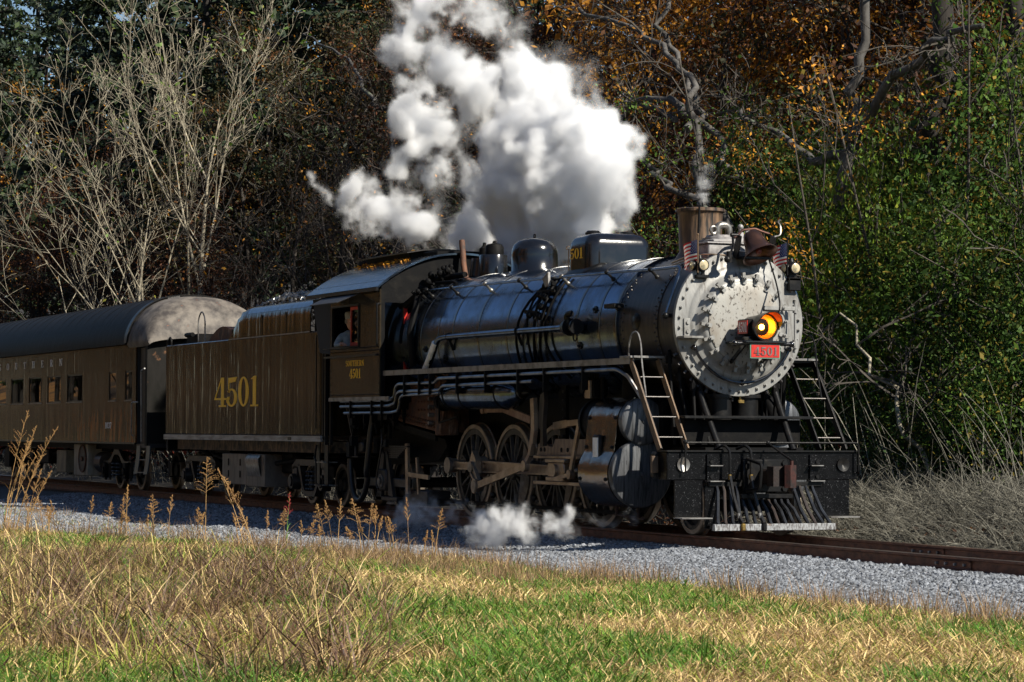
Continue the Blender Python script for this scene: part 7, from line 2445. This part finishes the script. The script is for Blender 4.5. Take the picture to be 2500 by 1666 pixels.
BLOBS = [(-6.04, 1.76, 6.27, 1.34, 1.15), (-8.41, 2.07, 7.07, 1.65, 1.15), (-8.66, 1.5, 6.13, 1.51, 1.15), (-6.0, 2.06, 6.8, 0.91, 1.15), (-5.05, 1.62, 5.93, 0.83, 1.15), (-6.59, 1.7, 5.43, 1.32, 1.15), (-5.78, 1.98, 5.28, 0.73, 1.15), (-4.62, 1.69, 5.44, 0.38, 1.12), (-7.78, 1.78, 5.23, 1.21, 1.12), (-8.65, 1.42, 5.2, 1.02, 1.0), (-8.66, 1.93, 6.23, 1.52, 1.15), (-6.78, 1.78, 7.09, 1.2, 1.12), (-6.98, 1.63, 6.2, 1.46, 1.15), (-14.14, 1.95, 7.9, 1.14, 1.06), (-13.53, 1.61, 8.66, 0.98, 0.88), (-14.27, 1.72, 9.53, 0.99, 0.88), (-13.95, 1.49, 10.24, 0.99, 0.75), (-12.57, 1.68, 7.05, 0.89, 0.94), (-12.88, 1.54, 6.66, 0.74, 0.75), (-14.13, 1.58, 7.54, 0.91, 0.94), (-13.65, 1.93, 9.89, 0.91, 0.56), (-8.9, 1.6, 8.42, 0.9, 1.0), (-9.63, 1.74, 9.31, 0.91, 0.94), (-9.03, 2.09, 7.84, 1.11, 1.12), (-10.7, 2.07, 10.05, 0.86, 0.75), (-11.0, 1.91, 7.97, 0.86, 0.76), (-11.96, 1.78, 8.65, 1.17, 0.59), (-6.01, 1.59, 7.62, 0.58, 0.81), (-5.17, 1.51, 7.37, 0.42, 0.75), (-7.26, 2.08, 8.36, 0.43, 0.62), (-7.2, 1.76, 8.86, 0.35, 0.68), (-18.31, 1.48, 6.76, 0.73, 0.75), (-17.44, 1.84, 6.44, 0.92, 0.94), (-15.97, 1.94, 5.98, 0.86, 1.06), (-13.8, 1.83, 5.52, 0.84, 1.12), (-12.76, 2.04, 5.33, 0.67, 1.0), (-14.18, 1.43, 6.34, 0.75, 0.69), (-20.2, 1.77, 7.07, 0.47, 0.5), (-17.66, 1.72, 7.35, 0.97, 0.38), (-17.21, 1.44, 9.28, 0.96, 0.28), (-11.24, 1.85, 5.23, 0.79, 0.88), (-11.18, 2.0, 5.64, 0.86, 0.75), (-18.46, 1.82, 8.35, 0.81, 0.25), (-11.23, 1.56, 8.38, 1.21, 0.68), (-11.51, 1.6, 7.52, 1.1, 0.68), (-15.46, 2.11, 6.73, 0.83, 0.5), (-16.02, 1.39, 6.93, 0.83, 0.42), (-10.96, 1.9, 6.18, 0.87, 0.74), (-6.62, 2.03, 8.05, 0.61, 0.5), (-8.67, 1.49, 9.47, 0.84, 0.74), (-12.19, 1.36, 5.85, 0.89, 0.8), (-11.91, 1.57, 9.13, 1.0, 0.61), (-18.54, 1.96, 6.34, 0.74, 0.5), (-16.05, 1.86, 8.54, 0.84, 0.4), (-4.72, 1.45, 7.1, 0.54, 0.55), (-7.22, 1.73, 7.96, 0.61, 0.68), (-10.59, 1.72, 9.69, 0.87, 0.61), (-13.01, 1.93, 10.05, 0.8, 0.68), (-20.13, 1.94, 6.84, 0.82, 0.62), (-18.77, 1.95, 6.54, 0.8, 0.7), (-16.35, 1.71, 6.08, 0.77, 0.75), (-13.96, 1.53, 5.65, 0.74, 0.8), (-16.38, 1.34, 6.78, 0.77, 0.5), (-15.11, 1.61, 6.42, 0.88, 0.55), (-14.0, 1.63, 6.84, 0.74, 0.55), (-11.28, 1.34, 5.46, 0.82, 0.7), (-17.66, 1.34, 7.07, 0.65, 0.4), (-17.87, 2.1, 5.94, 0.53, 0.5), (-11.4, 1.82, 6.46, 0.83, 0.68), (-9.61, 1.49, 6.92, 0.8, 0.68)]
steam('steam_plume', 'great white plume of steam billowing up behind the boiler domes', (-22, -.1, 4.4), (-3.0, 3.9, 11.4), .055, BLOBS, 7.0, .98, 1.9, .7)
steam('stack_steam', 'small wisp of steam rising from the smokestack', (1.2, -.6, 4.75), (2.6, .7, 6.1), .03, [(1.85, 0, 4.95, .22, .8), (1.9, 0, 5.15, .24, .7), (1.95, .05, 5.35, .22, .6), (1.8, .0, 5.55, .3, .45), (1.7, 0, 5.7, .3, .3)], 7, .5, .35, 2.4)
steam('cylinder_steam', 'low cloud of white steam blowing out beside the front driving wheels', (-6.6, -3.9, -.35), (3.0, -.95, 1.1), .04, [(-0.65, -2.4, .05, 0.48, .85), (-0.05, -2.7, .02, 0.55, 1.0), (0.65, -2.75, .06, 0.53, 1.0), (1.25, -2.6, .12, 0.46, 1.0), (1.85, -2.3, .18, 0.42, .95), (2.25, -1.9, .26, 0.32, .85), (2.50, -1.6, .32, 0.20, .8), (-1.35, -2.1, .15, 0.44, .65), (-0.65, -1.9, .45, 0.40, .6), (-0.05, -1.9, .5, 0.35, .5), (-4.00, -2.1, .05, 0.60, .9), (-4.80, -2.1, .1, 0.60, .85), (-3.20, -1.9, .2, 0.55, .7), (-5.50, -2.0, .05, 0.50, .65)], 16, .8, .9, 1.6, .6)
